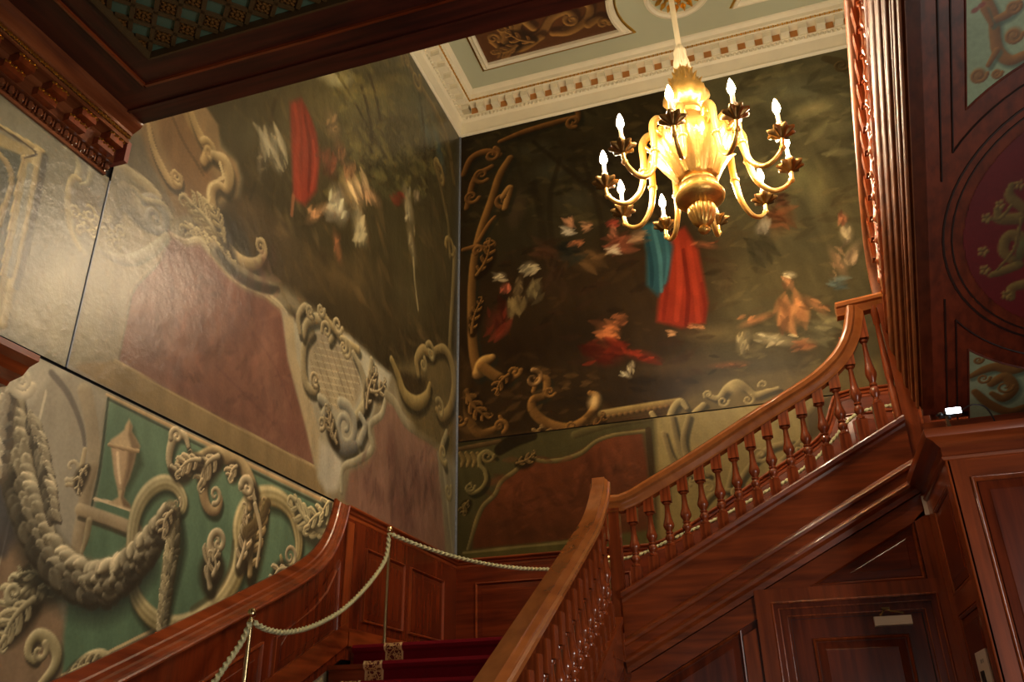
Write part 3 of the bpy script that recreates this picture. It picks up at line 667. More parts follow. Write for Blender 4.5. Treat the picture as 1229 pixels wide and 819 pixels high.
 ['c',[3232,4656,183,3337,4642,219,3489,4705,229,3579,4662,166],(206,194,156),(110,104,86),1.0,0.0,0,0,(34,32,22)],
 ['o',3099,4276,45,-225,-1.2,28,(214,198,148),(100,88,62)],
 ['o',3163,4282,51,-302,-1.2,29,(214,198,148),(100,88,62)],
 ['o',3219,4327,52,-100,-1.2,29,(214,198,148),(100,88,62)],
 ['o',3153,4220,45,-265,-1.2,28,(214,198,148),(100,88,62)],
 ['o',3216,4234,46,-119,-1.2,29,(214,198,148),(100,88,62)],
 ['o',3092,4351,34,-327,-1.2,28,(214,198,148),(100,88,62)],
 ['c',[3096,4141,165,3210,4153,284,3344,4218,415,3480,4367,438,3567,4516,326],(190,180,146),(120,112,88),1.0,0.0,0,0,(34,32,22)],
 ['p',[4863,4640,5078,4643,5357,4824,5924,4900,6351,4872,6779,4877,6662,4604,6470,4449,6424,4270,6281,4111,6420,4031,6218,3877,5965,3771,5897,3651,5944,3523,5766,3436,5628,3480,5534,3589,5419,3826,5209,4041,5022,4286],(166,154,122),30,1.0,(186,180,152)],
 ['p',[4891,4611,5028,4649,5131,4347,5372,4103,5565,3874,5607,3610,5534,3589,5241,3998,5022,4286],(184,166,126),18,1.0],
 ['p',[5575,3807,5898,3838,5979,3674,5892,3496,5741,3429,5595,3525],(194,186,160),38,1.0],
 ['p',[5331,4658,5531,4767,5851,4769,6111,4686,6202,4479,6075,4257,5794,4156,5515,4185,5336,4318,5280,4500],(176,160,122),20,1.0,(150,138,112)],
 ['s',[5527,4721,66,5931,4854,71],(206,190,148),0,0.5,0.3],
 ['s',[5443,4633,64,6048,4827,73],(206,190,148),0,0.5,0.3],
 ['s',[5349,4278,61,5467,4153,61],(112,98,70),0,0.5,0.3],
 ['s',[5406,4562,63,6111,4782,73],(206,190,148),0,0.5,0.3],
 ['s',[5339,4413,61,5603,4134,63],(112,98,70),0,0.5,0.3],
 ['s',[5369,4492,62,6119,4719,73],(206,190,148),0,0.5,0.3],
 ['s',[5377,4500,62,5719,4142,64],(112,98,70),0,0.5,0.3],
 ['s',[5379,4436,62,6127,4657,72],(206,190,148),0,0.5,0.3],
 ['s',[5416,4589,63,5812,4176,66],(112,98,70),0,0.5,0.3],
 ['s',[5343,4368,61,6136,4595,72],(206,190,148),0,0.5,0.3],
 ['s',[5480,4654,65,5909,4211,67],(112,98,70),0,0.5,0.3],
 ['s',[5352,4313,61,6144,4534,72],(206,190,148),0,0.5,0.3],
 ['s',[5546,4720,66,5981,4274,68],(112,98,70),0,0.5,0.3],
 ['s',[5361,4259,61,6097,4458,71],(206,190,148),0,0.5,0.3],
 ['s',[5613,4789,67,6056,4338,70],(112,98,70),0,0.5,0.3],
 ['s',[5415,4216,61,6051,4383,70],(206,190,148),0,0.5,0.3],
 ['s',[5708,4833,68,6105,4432,71],(112,98,70),0,0.5,0.3],
 ['s',[5469,4174,62,6006,4310,69],(206,190,148),0,0.5,0.3],
 ['s',[5832,4852,70,6156,4527,72],(112,98,70),0,0.5,0.3],
 ['s',[5523,4130,62,5911,4226,67],(206,190,148),0,0.5,0.3],
 ['s',[5960,4871,72,6152,4680,73],(112,98,70),0,0.5,0.3],
 ['c',[5329,4672,290,5225,4520,374,5234,4320,413,5307,4191,414,5436,4184,330,5447,4276,238],(206,190,144),(104,92,66),1.0,0.0,29,39,(34,32,22)],
 ['o',5419,4286,66,-60,-1.3,47,(232,212,164),(74,62,42)],
 ['c',[5192,4564,280,5221,4697,427,5360,4810,493,5546,4853,461,5640,4801,363,5598,4703,255],(210,196,150),(100,88,62),1.0,0.0,28,37,(34,32,22)],
 ['c',[5141,4570,231,5094,4696,324,5173,4825,334,5276,4831,243],(206,190,144),(96,84,60),1.0,0.0,28,37,(34,32,22)],
 ['c',[5396,4922,351,5544,4867,359,5692,4842,368,5845,4815,431,6090,4842,394],(206,186,134),(96,82,54),1.0,0.0,30,40,(34,32,22)],
 ['o',5530,4774,81,-150,-1.3,51,(206,190,144),(96,84,60)],
 ['o',5870,4745,97,-255,-1.3,54,(206,190,144),(96,84,60)],
 ['o',5697,4908,85,-2,-1.3,53,(206,190,144),(96,84,60)],
 ['o',5411,4913,60,-339,-1.3,50,(206,190,144),(96,84,60)],
 ['o',5252,4819,58,-43,-1.3,48,(206,190,144),(96,84,60)],
 ['o',5823,4757,75,-234,-1.3,53,(206,190,144),(96,84,60)],
 ['c',[6005,4772,331,6178,4665,450,6264,4502,507,6224,4311,550,6089,4154,477],(196,182,140),(100,92,72),1.0,0.0,33,44,(34,32,22)],
 ['c',[6353,4855,353,6344,4649,520,6306,4421,563,6141,4219,484],(204,190,144),(104,94,72),1.0,0.0,35,47,(34,32,22)],
 ['l',6314,4360,6465,4783,45,90,4,(232,212,164),(74,62,42)],
 ['l',6390,4551,6647,4736,-35,81,3,(232,212,164),(74,62,42)],
 ['c',[5519,4158,430,5629,4140,438,5591,4040,383],(214,204,164),(110,106,92),1.0,0.0,29,38,(34,32,22)],
 ['o',5952,4062,205,120,-1.5,113,(206,198,164),(96,94,84)],
 ['c',[5696,4062,489,5774,3914,587,5951,3869,604,6147,3945,525],(150,144,124),(78,76,70),1.0,0.0,29,39,(34,32,22)],
 ['l',5836,3876,5660,4122,39,79,4,(232,212,164),(74,62,42)],
 ['o',5577,3963,57,-90,1.2,47,(232,212,164),(74,62,42)],
 ['c',[6199,4255,327,6304,4181,441,6230,4017,429],(210,202,168),(110,106,92),1.0,0.0,33,44,(34,32,22)],
 ['p',[6039,3450,6090,3706,6349,3825,6550,4056,6462,4235,6649,4397,6703,4552,6884,4584,7164,4473,7659,4530,7932,4468,8096,3963,8265,3295,6935,3363,5962,3403],(140,104,84),24,1.0,(132,100,80)],
 ['s',[5975,3503,293,5975,3702,348,6194,3825,419,6455,4011,446,6405,4152,392,6426,4255,397,6613,4402,414,6683,4578,365],(204,194,156),(112,102,78),1.0,0.3],
 ['s',[6695,4634,550,6881,4617,566,7121,4511,583,7445,4514,613,7791,4536,574,8022,4515,518],(176,164,128),(108,98,74),1.0,0.3],
 ['b',6856,4135,129,250,15,(106,72,62),0.6,0.9],
 ['b',7446,3970,383,296,13,(104,72,62),0.5,0.9],
 ['b',6563,3656,318,150,5,(150,112,92),0.5,0.9],
 ['b',7279,3596,466,228,7,(116,82,70),0.5,0.9],
 ['b',6398,3688,126,80,10,(112,78,66),0.5,0.9],
 ['b',7058,3947,154,191,16,(112,76,66),0.5,0.9],
 ['d',[6210,3935,8069,4511,8113,3612,6303,3230],80,97,0.3,85,[(100,68,58),(156,118,96),(116,80,68)],0.38,10],
 ['b',6897,4082,149,214,15,(34,26,16),0.18,0.9],
 ['b',6860,4095,141,203,15,(122,84,70),0.34,1.0],
 ['d',[6739,4217,6951,4286,6982,3971,6772,3911],12,60,0.34,86,[(143,99,82),(122,84,70),(97,67,56),(63,43,36)],0.279,844],
 ['b',7491,3914,254,241,13,(34,26,16),0.18,0.9],
 ['b',7449,3928,239,228,13,(122,84,70),0.34,1.0],
 ['d',[7259,4054,7619,4157,7644,3799,7288,3712],12,97,0.34,86,[(143,99,82),(122,84,70),(97,67,56),(63,43,36)],0.279,97],
 ['b',7821,4044,228,235,13,(34,26,16),0.18,0.9],
 ['b',7776,4059,214,223,14,(122,84,70),0.34,1.0],
 ['d',[7607,4184,7931,4278,7950,3931,7630,3851],12,86,0.34,86,[(143,99,82),(122,84,70),(97,67,56),(63,43,36)],0.279,204],
 ['b',6598,3642,203,106,13,(34,26,16),0.18,0.9],
 ['b',6563,3656,191,101,13,(122,84,70),0.34,1.0],
 ['d',[6413,3696,6701,3773,6718,3615,6432,3544],12,82,0.34,86,[(143,99,82),(122,84,70),(97,67,56),(63,43,36)],0.279,749],
 ['b',7083,3686,228,177,12,(34,26,16),0.18,0.9],
 ['b',7045,3701,214,168,12,(122,84,70),0.34,1.0],
 ['d',[6873,3788,7197,3874,7221,3611,6899,3536],12,89,0.34,86,[(143,99,82),(122,84,70),(97,67,56),(63,43,36)],0.279,955],
 ['s',[6226,3812,105,6329,3377,129],(158,122,100),0,0.3,1],
 ['s',[6378,3720,107,6465,3409,132],(106,74,64),0,0.3,1],
 ['s',[6502,3900,111,6605,3441,136],(158,122,100),0,0.3,1],
 ['s',[6646,3958,115,6751,3475,140],(158,122,100),0,0.3,1],
 ['s',[6787,4105,119,6902,3509,144],(106,74,64),0,0.3,1],
 ['s',[6973,3875,120,7059,3546,148],(106,74,64),0,0.3,1],
 ['s',[7128,4008,125,7223,3583,153],(106,74,64),0,0.3,1],
 ['s',[7294,4115,129,7393,3622,157],(158,122,100),0,0.3,1],
 ['s',[7463,4287,134,7571,3663,162],(106,74,64),0,0.3,1],
 ['s',[7647,4380,139,7756,3706,168],(106,74,64),0,0.3,1],
 ['s',[7849,4323,142,7949,3750,173],(106,74,64),0,0.3,1],
 ['s',[8060,4227,146,8150,3797,179],(158,122,100),0,0.3,1],
 ['p',[5958,3429,6932,3393,8355,3363,8550,3257,5871,3272],(150,134,88),23,1.0],
 ['p',[7927,4560,8544,5274,8648,3273,8311,3303,8196,3807,8037,4221],(128,118,90),45,1.0],
 ['s',[8021,4534,297,8204,4174,371,8340,3750,293,8448,3432,218],(186,174,136),(110,100,76),1.0,0.3],
 ['p',[6771,4962,7448,5343,8262,5800,8532,5699,8618,4481,8069,4511,7406,4483,7071,4634],(98,84,52),73,1.0],
 ['p',[6884,4973,7359,5093,7617,5159,7582,5010,7383,4784,7061,4737],(56,46,28),41,1.0],
 ['c',[6764,5031,447,6927,4919,584,7096,4787,725,7381,4802,827,7629,4970,651,7709,5137,370],(182,158,98),(84,70,40),1.0,0.0,38,51,(34,32,22)],
 ['c',[7399,5129,425,7345,5279,568,7506,5467,663,7733,5506,534,7868,5627,470,8110,5733,653,8320,5653,751,8408,5390,747,8290,5076,719,8051,4891,611,7907,4918,375],(176,152,96),(84,70,42),1.0,0.0,42,57,(34,32,22)],
 ['c',[8203,4747,463,8069,4511,522,8170,4390,450],(170,156,112),(96,86,60),1.0,0.0,46,62,(34,32,22)],
 ['o',7709,5516,122,-203,-1.2,76,(180,160,106),(90,78,50)],
 ['o',8000,4952,122,-214,-1.2,76,(180,160,106),(90,78,50)],
 ['o',8118,4478,120,-37,-1.2,75,(180,160,106),(90,78,50)],
 ['o',7518,5294,88,-289,-1.2,73,(180,160,106),(90,78,50)],
 ['o',8279,4101,104,-322,-1.2,75,(180,160,106),(90,78,50)],
 ],
 'B1': [
 ['p',[-469,10071,2326,9669,1438,4573,-500,4475,-560,5441,-143,6630,-532,7411],(66,57,35),298,1.0,(98,94,66)],
 ['p',[-3389,9348,-538,9367,-532,7411,-1780,6977,-3288,6928],(46,40,24),235,0.8],
 ['b',1140,8075,363,471,-16,(150,140,92),0.7,0.8],
 ['b',902,8653,474,300,-17,(142,140,104),0.7,0.8],
 ['b',1091,8339,275,123,4,(186,168,108),0.7,0.8],
 ['b',1293,8155,216,97,-3,(190,170,110),0.5,0.8],
 ['b',804,7440,323,294,-14,(136,130,80),0.8,0.8],
 ['b',1004,7273,141,398,-14,(150,138,84),0.6,0.8],
 ['b',1191,7576,557,434,-39,(62,54,34),0.6,0.8],
 ['b',698,7949,553,238,11,(70,62,40),0.6,0.8],
 ['b',1160,6896,256,634,-13,(90,78,46),0.6,0.8],
 ['b',-1666,9002,650,279,-4,(70,66,42),0.5,0.8],
 ['b',-2149,8250,293,208,-14,(78,78,58),0.6,0.8],
 ['b',-2361,8642,335,167,-3,(84,84,62),0.5,0.8],
 ['b',-2610,7777,159,302,-13,(96,72,52),0.5,0.8],
 ['b',-1845,7723,323,247,-13,(64,62,46),0.5,0.8],
 ['b',-2418,6755,631,458,-11,(34,24,14),0.7,0.8],
 ['b',-1843,5863,583,418,-10,(32,22,12),0.8,0.8],
 ['b',-2653,5783,611,319,-9,(34,22,12),0.8,0.8],
 ['b',82,6257,526,514,-11,(82,70,42),0.6,0.8],
 ['b',-361,5609,523,120,-10,(124,104,62),0.5,0.8],
 ['b',-937,5301,620,138,-2,(96,74,42),0.5,0.8],
 ['b',-88,5024,663,75,0,(124,104,64),0.5,0.8],
 ['b',598,6154,422,305,-11,(84,72,44),0.5,0.8],
 ['b',-1889,5044,561,99,-8,(30,22,14),0.8,0.8],
 ['b',-39,6719,274,431,-12,(60,50,32),0.5,0.8],
 ['b',453,6947,180,327,-13,(104,66,36),0.5,0.8],
 ['d',[-3306,9845,-571,9028,-760,7107,-3293,7677],200,84,0.4,-20,[(66,58,32),(30,24,14),(80,66,36),(52,46,28)],0.45,4],
 ['d',[388,9215,1863,8747,1573,7246,172,7599],80,138,0.3,12,[(126,118,80),(64,58,38),(150,140,92),(92,86,56)],0.35,5],
 ['d',[-124,7552,1552,7138,1084,4712,-444,4934],120,93,0.3,6,[(104,88,54),(60,48,30),(120,104,62),(78,62,38)],0.3,6],
 ['d',[-3177,7273,-234,6649,-466,4748,-3174,5122],120,92,0.35,5,[(40,28,16),(24,16,9),(62,42,22),(50,30,18)],0.4,7],
 ['s',[-2377,8110,422,-2288,7451,462,-2251,6721,386],(34,26,15),0,0.6,0.9],
 ['s',[-2008,8413,303,-2167,7800,352,-2153,7056,336],(34,26,15),0,0.6,0.9],
 ['s',[-2357,8778,251,-1725,7949,291,-1151,7195,217],(34,26,15),0,0.6,0.9],
 ['s',[-1703,8333,298,-1546,7406,336,-1552,6696,267],(34,26,15),0,0.6,0.9],
 ['p',[-775,6948,-552,7037,-436,6692,-406,5990,-470,5751,-728,5734,-994,5864,-907,6387],(122,36,20),30,0.95,(130,42,24)],
 ['s',[-663,6900,261,-676,6408,354,-772,5846,293],(146,50,28),0,0.75,0.7],
 ['s',[-536,6827,258,-522,6268,298,-539,5784,289],(140,48,27),0,0.75,0.7],
 ['s',[-604,6728,206,-607,6177,248,-670,5765,242],(84,22,12),0,0.75,0.7],
 ['s',[-785,6653,206,-847,6222,251,-918,5872,197],(100,28,16),0,0.75,0.7],
 ['s',[-449,6254,198,-449,5935,194,-477,5773,144],(96,28,16),0,0.75,0.7],
 ['p',[-1052,7173,-811,7190,-713,6796,-813,6369,-946,6176,-1065,6352,-1027,6772],(34,66,72),31,0.95,(42,78,82)],
 ['s',[-917,7119,214,-880,6672,259,-903,6233,202],(62,104,104),0,0.75,0.7],
 ['s',[-1007,6998,213,-986,6581,259,-1010,6319,204],(22,44,50),0,0.75,0.7],
 ['s',[-790,6997,158,-785,6653,206,-855,6333,152],(52,92,94),0,0.75,0.7],
 ['b',-340,6706,173,54,-26,(34,26,16),0.36,0.9],
 ['b',-355,6742,165,51,-26,(150,84,50),0.68,1.0],
 ['d',[-475,6811,-226,6757,-236,6675,-485,6728],10,32,0.34,-12,[(177,99,59),(150,84,50),(120,67,40),(78,43,26)],0.558,234],
 ['b',-828,5658,55,41,-10,(34,26,16),0.36,0.9],
 ['b',-843,5692,52,39,-10,(176,128,84),0.68,1.0],
 ['d',[-881,5730,-799,5715,-805,5655,-887,5668],8,29,0.34,0,[(207,151,99),(176,128,84),(140,102,67),(91,66,43)],0.558,60],
 ['b',-550,5693,112,39,-32,(34,26,16),0.36,0.9],
 ['b',-564,5726,107,37,-32,(168,112,70),0.68,1.0],
 ['d',[-641,5771,-480,5743,-487,5682,-648,5710],10,29,0.34,-20,[(198,132,82),(168,112,70),(134,89,56),(87,58,36)],0.558,262],
 ['b',-1534,5800,161,141,-30,(34,26,16),0.37,0.9],
 ['b',-1551,5834,153,134,-30,(170,98,54),0.69,1.0],
 ['d',[-1659,5966,-1428,5925,-1444,5705,-1673,5744],12,88,0.34,-20,[(200,115,63),(170,98,54),(136,78,43),(88,50,28)],0.5704,523],
 ['b',-1591,5537,290,180,-20,(34,26,16),0.37,0.9],
 ['b',-1608,5571,276,172,-20,(110,34,18),0.69,1.0],
 ['d',[-1815,5746,-1385,5674,-1406,5399,-1831,5466],16,111,0.34,-10,[(129,40,21),(110,34,18),(88,27,14),(57,17,9)],0.5704,521],
 ['b',-1390,5924,96,95,-10,(34,26,16),0.36,0.9],
 ['b',-1406,5959,92,90,-10,(140,80,46),0.68,1.0],
 ['d',[-1473,6043,-1329,6017,-1340,5875,-1483,5900],10,56,0.34,0,[(165,94,54),(140,80,46),(112,64,36),(72,41,23)],0.558,607],
 ['b',-1165,5427,244,88,-24,(34,26,16),0.36,0.9],
 ['b',-1181,5460,233,84,-24,(122,38,20),0.68,1.0],
 ['d',[-1356,5558,-996,5499,-1009,5365,-1366,5421],14,54,0.34,-14,[(143,44,23),(122,38,20),(97,30,16),(63,19,10)],0.558,847],
 ['b',-1313,5329,48,77,-30,(34,26,16),0.36,0.9],
 ['b',-1329,5362,46,74,-30,(206,184,140),0.68,1.0],
 ['d',[-1359,5428,-1289,5417,-1299,5297,-1368,5307],10,30,0.34,70,[(235,217,165),(206,184,140),(164,147,112),(107,95,72)],0.558,754],
 ['b',-1367,5237,78,38,-39,(34,26,16),0.36,0.9],
 ['b',-1383,5269,74,36,-39,(206,190,150),0.68,1.0],
 ['d',[-1436,5308,-1325,5291,-1330,5231,-1441,5248],10,29,0.34,-30,[(235,224,177),(206,190,150),(164,152,120),(107,98,78)],0.558,729],
 ['b',453,5679,172,211,-33,(34,26,16),0.38,0.9],
 ['b',441,5711,164,201,-33,(178,120,72),0.71,1.0],
 ['d',[340,5898,592,5850,540,5529,291,5572],14,114,0.34,70,[(210,141,84),(178,120,72),(142,96,57),(92,62,37)],0.589,47],
 ['b',476,6042,69,92,-11,(34,26,16),0.38,0.9],
 ['b',464,6076,65,87,-11,(160,110,70),0.71,1.0],
 ['d',[423,6155,525,6134,504,5998,402,6018],10,47,0.34,90,[(188,129,82),(160,110,70),(128,88,56),(83,57,36)],0.589,980],
 ['b',509,6140,87,51,-23,(34,26,16),0.36,0.9],
 ['b',496,6174,83,48,-23,(196,178,136),0.68,1.0],
 ['d',[438,6225,566,6200,554,6124,427,6149],10,29,0.34,-10,[(231,210,160),(196,178,136),(156,142,108),(101,92,70)],0.558,984],
 ['b',88,5663,226,59,15,(34,26,16),0.37,0.9],
 ['b',75,5696,215,56,15,(166,110,66),0.69,1.0],
 ['d',[-87,5770,247,5711,234,5622,-99,5681],10,35,0.34,22,[(195,129,77),(166,110,66),(132,88,52),(86,57,34)],0.5704,758],
 ['b',239,5398,252,77,-19,(34,26,16),0.36,0.9],
 ['b',227,5430,240,73,-19,(196,178,132),0.68,1.0],
 ['d',[46,5520,422,5456,404,5341,30,5403],14,45,0.34,-8,[(231,210,155),(196,178,132),(156,142,105),(101,92,68)],0.558,936],
 ['b',-84,5432,78,155,-21,(34,26,16),0.34,0.9],
 ['b',-97,5464,75,147,-21,(176,158,112),0.64,1.0],
 ['d',[-139,5592,-23,5572,-55,5339,-170,5357],14,51,0.34,80,[(207,186,132),(176,158,112),(140,126,89),(91,82,58)],0.527,672],
 ['b',713,5416,166,188,-33,(34,26,16),0.28,0.9],
 ['b',702,5447,158,179,-33,(126,116,80),0.52,1.0],
 ['d',[604,5612,848,5569,798,5286,557,5326],14,110,0.34,-20,[(148,136,94),(126,116,80),(100,92,64),(65,60,41)],0.434,321],
 ['b',-273,5188,257,48,-4,(34,26,16),0.34,0.9],
 ['b',-286,5219,244,46,-4,(128,76,44),0.64,1.0],
 ['d',[-476,5286,-90,5225,-100,5153,-484,5213],10,28,0.34,4,[(151,89,51),(128,76,44),(102,60,35),(66,39,22)],0.527,574],
 ['b',700,5734,194,65,-50,(34,26,16),0.36,0.9],
 ['b',689,5767,185,62,-50,(168,112,68),0.68,1.0],
 ['d',[561,5844,832,5793,815,5691,544,5740],10,39,0.34,-35,[(198,132,80),(168,112,68),(134,89,54),(87,58,35)],0.558,233],
 ['b',518,5293,147,85,-9,(34,26,16),0.34,0.9],
 ['b',507,5324,140,81,-9,(150,96,58),0.64,1.0],
 ['d',[406,5407,627,5370,605,5243,386,5279],12,50,0.34,0,[(177,113,68),(150,96,58),(120,76,46),(78,49,30)],0.527,190],
 ['b',-1917,7355,73,99,1,(34,26,16),0.36,0.9],
 ['b',-1936,7396,69,94,1,(176,122,84),0.68,1.0],
 ['d',[-1988,7482,-1877,7457,-1885,7312,-1995,7336],12,49,0.34,102.06039465114151,[(207,143,99),(176,122,84),(140,97,67),(91,63,43)],0.558,64],
 ['b',-1954,7242,87,82,-20,(34,26,16),0.32,0.9],
 ['b',-1973,7283,83,78,-20,(190,176,146),0.6,1.0],
 ['d',[-2034,7360,-1907,7332,-1914,7206,-2039,7233],12,49,0.34,-6.996366760067815,[(224,207,172),(190,176,146),(152,140,116),(98,91,75)],0.496,53],
 ['b',-1701,7258,72,85,-5,(34,26,16),0.34,0.9],
 ['b',-1720,7299,69,81,-5,(156,112,76),0.64,1.0],
 ['d',[-1771,7374,-1662,7350,-1669,7224,-1778,7248],12,49,0.34,6.524286542193831,[(184,132,89),(156,112,76),(124,89,60),(81,58,39)],0.527,215],
 ['b',-1382,7235,81,84,-4,(34,26,16),0.36,0.9],
 ['b',-1400,7275,77,80,-4,(140,58,40),0.68,1.0],
 ['d',[-1456,7352,-1335,7324,-1344,7200,-1465,7227],12,48,0.34,7.551614841048234,[(165,68,47),(140,58,40),(112,46,32),(72,30,20)],0.558,428],
 ['b',-1382,7092,69,96,10,(34,26,16),0.36,0.9],
 ['b',-1400,7132,66,91,10,(160,98,66),0.68,1.0],
 ['d',[-1448,7214,-1342,7190,-1352,7050,-1457,7073],12,47,0.34,109.39401955483072,[(188,115,77),(160,98,66),(128,78,52),(83,50,34)],0.558,447],
 ['b',-1305,6911,179,149,-8,(34,26,16),0.34,0.9],
 ['b',-1322,6950,171,143,-8,(124,66,42),0.64,1.0],
 ['d',[-1448,7092,-1179,7033,-1197,6810,-1464,6866],12,87,0.34,3.597963226425499,[(146,77,49),(124,66,42),(99,52,33),(64,34,21)],0.527,524],
 ['b',-1729,6790,258,175,-29,(34,26,16),0.32,0.9],
 ['b',-1747,6829,246,167,-29,(92,66,36),0.6,1.0],
 ['d',[-1924,7007,-1557,6930,-1575,6655,-1938,6729],12,108,0.34,-16.913908159134287,[(108,77,42),(92,66,36),(73,52,28),(47,34,18)],0.496,255],
 ['b',-1098,6983,97,117,5,(34,26,16),0.32,0.9],
 ['b',-1115,7022,93,111,5,(150,116,80),0.6,1.0],
 ['d',[-1182,7125,-1034,7092,-1049,6920,-1196,6952],12,66,0.34,14.616141245845572,[(177,136,94),(150,116,80),(120,92,64),(78,60,41)],0.496,654],
 ['b',-1947,6953,194,159,-21,(34,26,16),0.34,0.9],
 ['b',-1966,6993,185,152,-21,(34,34,26),0.64,1.0],
 ['d',[-2102,7147,-1821,7086,-1834,6841,-2112,6899],12,96,0.34,-8.280641168667767,[(40,40,30),(34,34,26),(27,27,20),(17,17,13)],0.527,91],
 ['b',-1859,7053,121,49,11,(34,26,16),0.32,0.9],
 ['b',-1878,7093,115,46,11,(168,100,60),0.6,1.0],
 ['d',[-1969,7149,-1783,7108,-1787,7038,-1973,7077],12,33,0.34,19.561799448760333,[(198,118,70),(168,100,60),(134,80,48),(87,52,31)],0.496,137],
 ['b',-1399,6861,101,80,-10,(34,26,16),0.28,0.9],
 ['b',-1416,6900,96,77,-10,(186,170,136),0.52,1.0],
 ['d',[-1487,6976,-1337,6944,-1346,6824,-1495,6855],12,47,0.34,1.4024061569507396,[(219,200,160),(186,170,136),(148,136,108),(96,88,70)],0.434,467],
 ['b',-2826,6777,99,71,-11,(34,26,16),0.36,0.9],
 ['b',-2847,6816,94,67,-11,(196,174,130),0.68,1.0],
 ['d',[-2920,6885,-2773,6855,-2775,6749,-2921,6778],12,42,0.34,0.5270683235889315,[(231,205,153),(196,174,130),(156,139,104),(101,90,67)],0.558,544],
 ['b',-2764,6600,78,91,-18,(34,26,16),0.36,0.9],
 ['b',-2785,6639,74,86,-18,(170,88,60),0.68,1.0],
 ['d',[-2840,6720,-2727,6698,-2729,6559,-2842,6580],12,49,0.34,82.7169023277476,[(200,103,70),(170,88,60),(136,70,48),(88,45,31)],0.558,600],
 ['b',-2459,6822,125,108,2,(34,26,16),0.36,0.9],
 ['b',-2479,6861,119,103,2,(186,168,126),0.68,1.0],
 ['d',[-2573,6961,-2381,6922,-2386,6763,-2577,6801],12,63,0.34,12.46458129661534,[(219,198,148),(186,168,126),(148,134,100),(96,87,65)],0.558,772],
 ['b',-2593,6568,65,206,-11,(34,26,16),0.34,0.9],
 ['b',-2614,6606,62,196,-11,(120,98,62),0.64,1.0],
 ['d',[-2658,6773,-2562,6754,-2570,6442,-2665,6460],12,41,0.34,89.64538240710365,[(141,115,73),(120,98,62),(96,78,49),(62,50,32)],0.527,712],
 ['b',-2406,6486,112,172,-30,(34,26,16),0.32,0.9],
 ['b',-2425,6524,107,163,-30,(110,96,62),0.6,1.0],
 ['d',[-2500,6677,-2343,6647,-2352,6373,-2508,6402],12,68,0.34,70.58874376657778,[(129,113,73),(110,96,62),(88,76,49),(57,49,32)],0.496,842],
 ['b',-2855,6182,187,216,-21,(34,26,16),0.34,0.9],
 ['b',-2876,6219,178,206,-21,(104,40,24),0.64,1.0],
 ['d',[-3011,6415,-2738,6365,-2744,6028,-3012,6075],12,115,0.34,79.21912010581282,[(122,47,28),(104,40,24),(83,32,19),(54,20,12)],0.527,582],
 ['b',-2641,6347,127,159,-7,(34,26,16),0.32,0.9],
 ['b',-2661,6385,121,152,-7,(122,102,62),0.6,1.0],
 ['d',[-2754,6523,-2563,6487,-2569,6249,-2758,6283],12,82,0.34,93.23078017124084,[(143,120,73),(122,102,62),(97,81,49),(63,53,32)],0.496,704],
 ['b',1164,6534,84,146,-7,(34,26,16),0.34,0.9],
 ['b',1153,6569,80,139,-7,(176,154,112),0.64,1.0],
 ['d',[1110,6693,1235,6665,1195,6447,1071,6474],12,58,0.34,94.64992847546698,[(207,181,132),(176,154,112),(140,123,89),(91,80,58)],0.527,413],
 ['b',1164,6729,59,85,-8,(34,26,16),0.34,0.9],
 ['b',1153,6765,57,81,-8,(160,100,66),0.64,1.0],
 ['d',[1121,6838,1209,6818,1186,6692,1098,6712],12,42,0.34,94.20586513854396,[(188,118,77),(160,100,66),(128,80,52),(83,52,34)],0.527,367],
 ['b',1164,6259,77,218,-35,(34,26,16),0.32,0.9],
 ['b',1153,6292,74,208,-35,(176,144,104),0.6,1.0],
 ['d',[1129,6472,1239,6448,1178,6116,1068,6138],12,52,0.34,70.39791011426877,[(207,169,122),(176,144,104),(140,115,83),(91,74,54)],0.496,481],
 ['b',1015,6185,68,259,13,(34,26,16),0.3,0.9],
 ['b',1004,6218,65,247,13,(160,122,84),0.56,1.0],
 ['d',[990,6427,1089,6406,1019,6014,921,6033],12,46,0.34,109.98116365975292,[(188,143,99),(160,122,84),(128,97,67),(83,63,43)],0.46499999999999997,379],
 ['b',973,5946,101,98,-28,(34,26,16),0.28,0.9],
 ['b',962,5979,96,94,-28,(86,98,90),0.52,1.0],
 ['d',[901,6068,1048,6039,1022,5891,875,5919],12,57,0.34,-14.573357692637757,[(101,115,106),(86,98,90),(68,78,72),(44,50,46)],0.434,403],
 ['b',533,6873,168,168,-35,(34,26,16),0.3,0.9],
 ['b',520,6909,161,160,-35,(112,66,38),0.56,1.0],
 ['d',[421,7069,659,7013,618,6753,382,6806],12,99,0.34,-18.99428242546663,[(132,77,44),(112,66,38),(89,52,30),(58,34,19)],0.46499999999999997,846],
 ['b',570,7114,73,89,-18,(34,26,16),0.3,0.9],
 ['b',557,7151,69,85,-18,(90,54,34),0.56,1.0],
 ['d',[514,7231,621,7205,600,7072,494,7097],12,50,0.34,-3.7096250963643627,[(106,63,40),(90,54,34),(72,43,27),(46,28,17)],0.46499999999999997,824],
 ['b',311,6788,95,126,-35,(34,26,16),0.3,0.9],
 ['b',298,6825,91,120,-35,(140,128,104),0.56,1.0],
 ['d',[245,6938,379,6908,350,6713,218,6742],12,62,0.34,70.08385125253645,[(165,151,122),(140,128,104),(112,102,83),(72,66,54)],0.46499999999999997,697],
 ['b',245,6515,143,212,11,(34,26,16),0.28,0.9],
 ['b',232,6551,136,202,11,(56,50,34),0.52,1.0],
 ['d',[148,6735,360,6688,314,6371,104,6414],12,97,0.34,109.21477162518792,[(66,59,40),(56,50,34),(44,40,27),(29,26,17)],0.434,702],
 ['b',-170,6275,126,273,3,(34,26,16),0.2,0.9],
 ['b',-184,6310,120,261,3,(70,56,36),0.38,1.0],
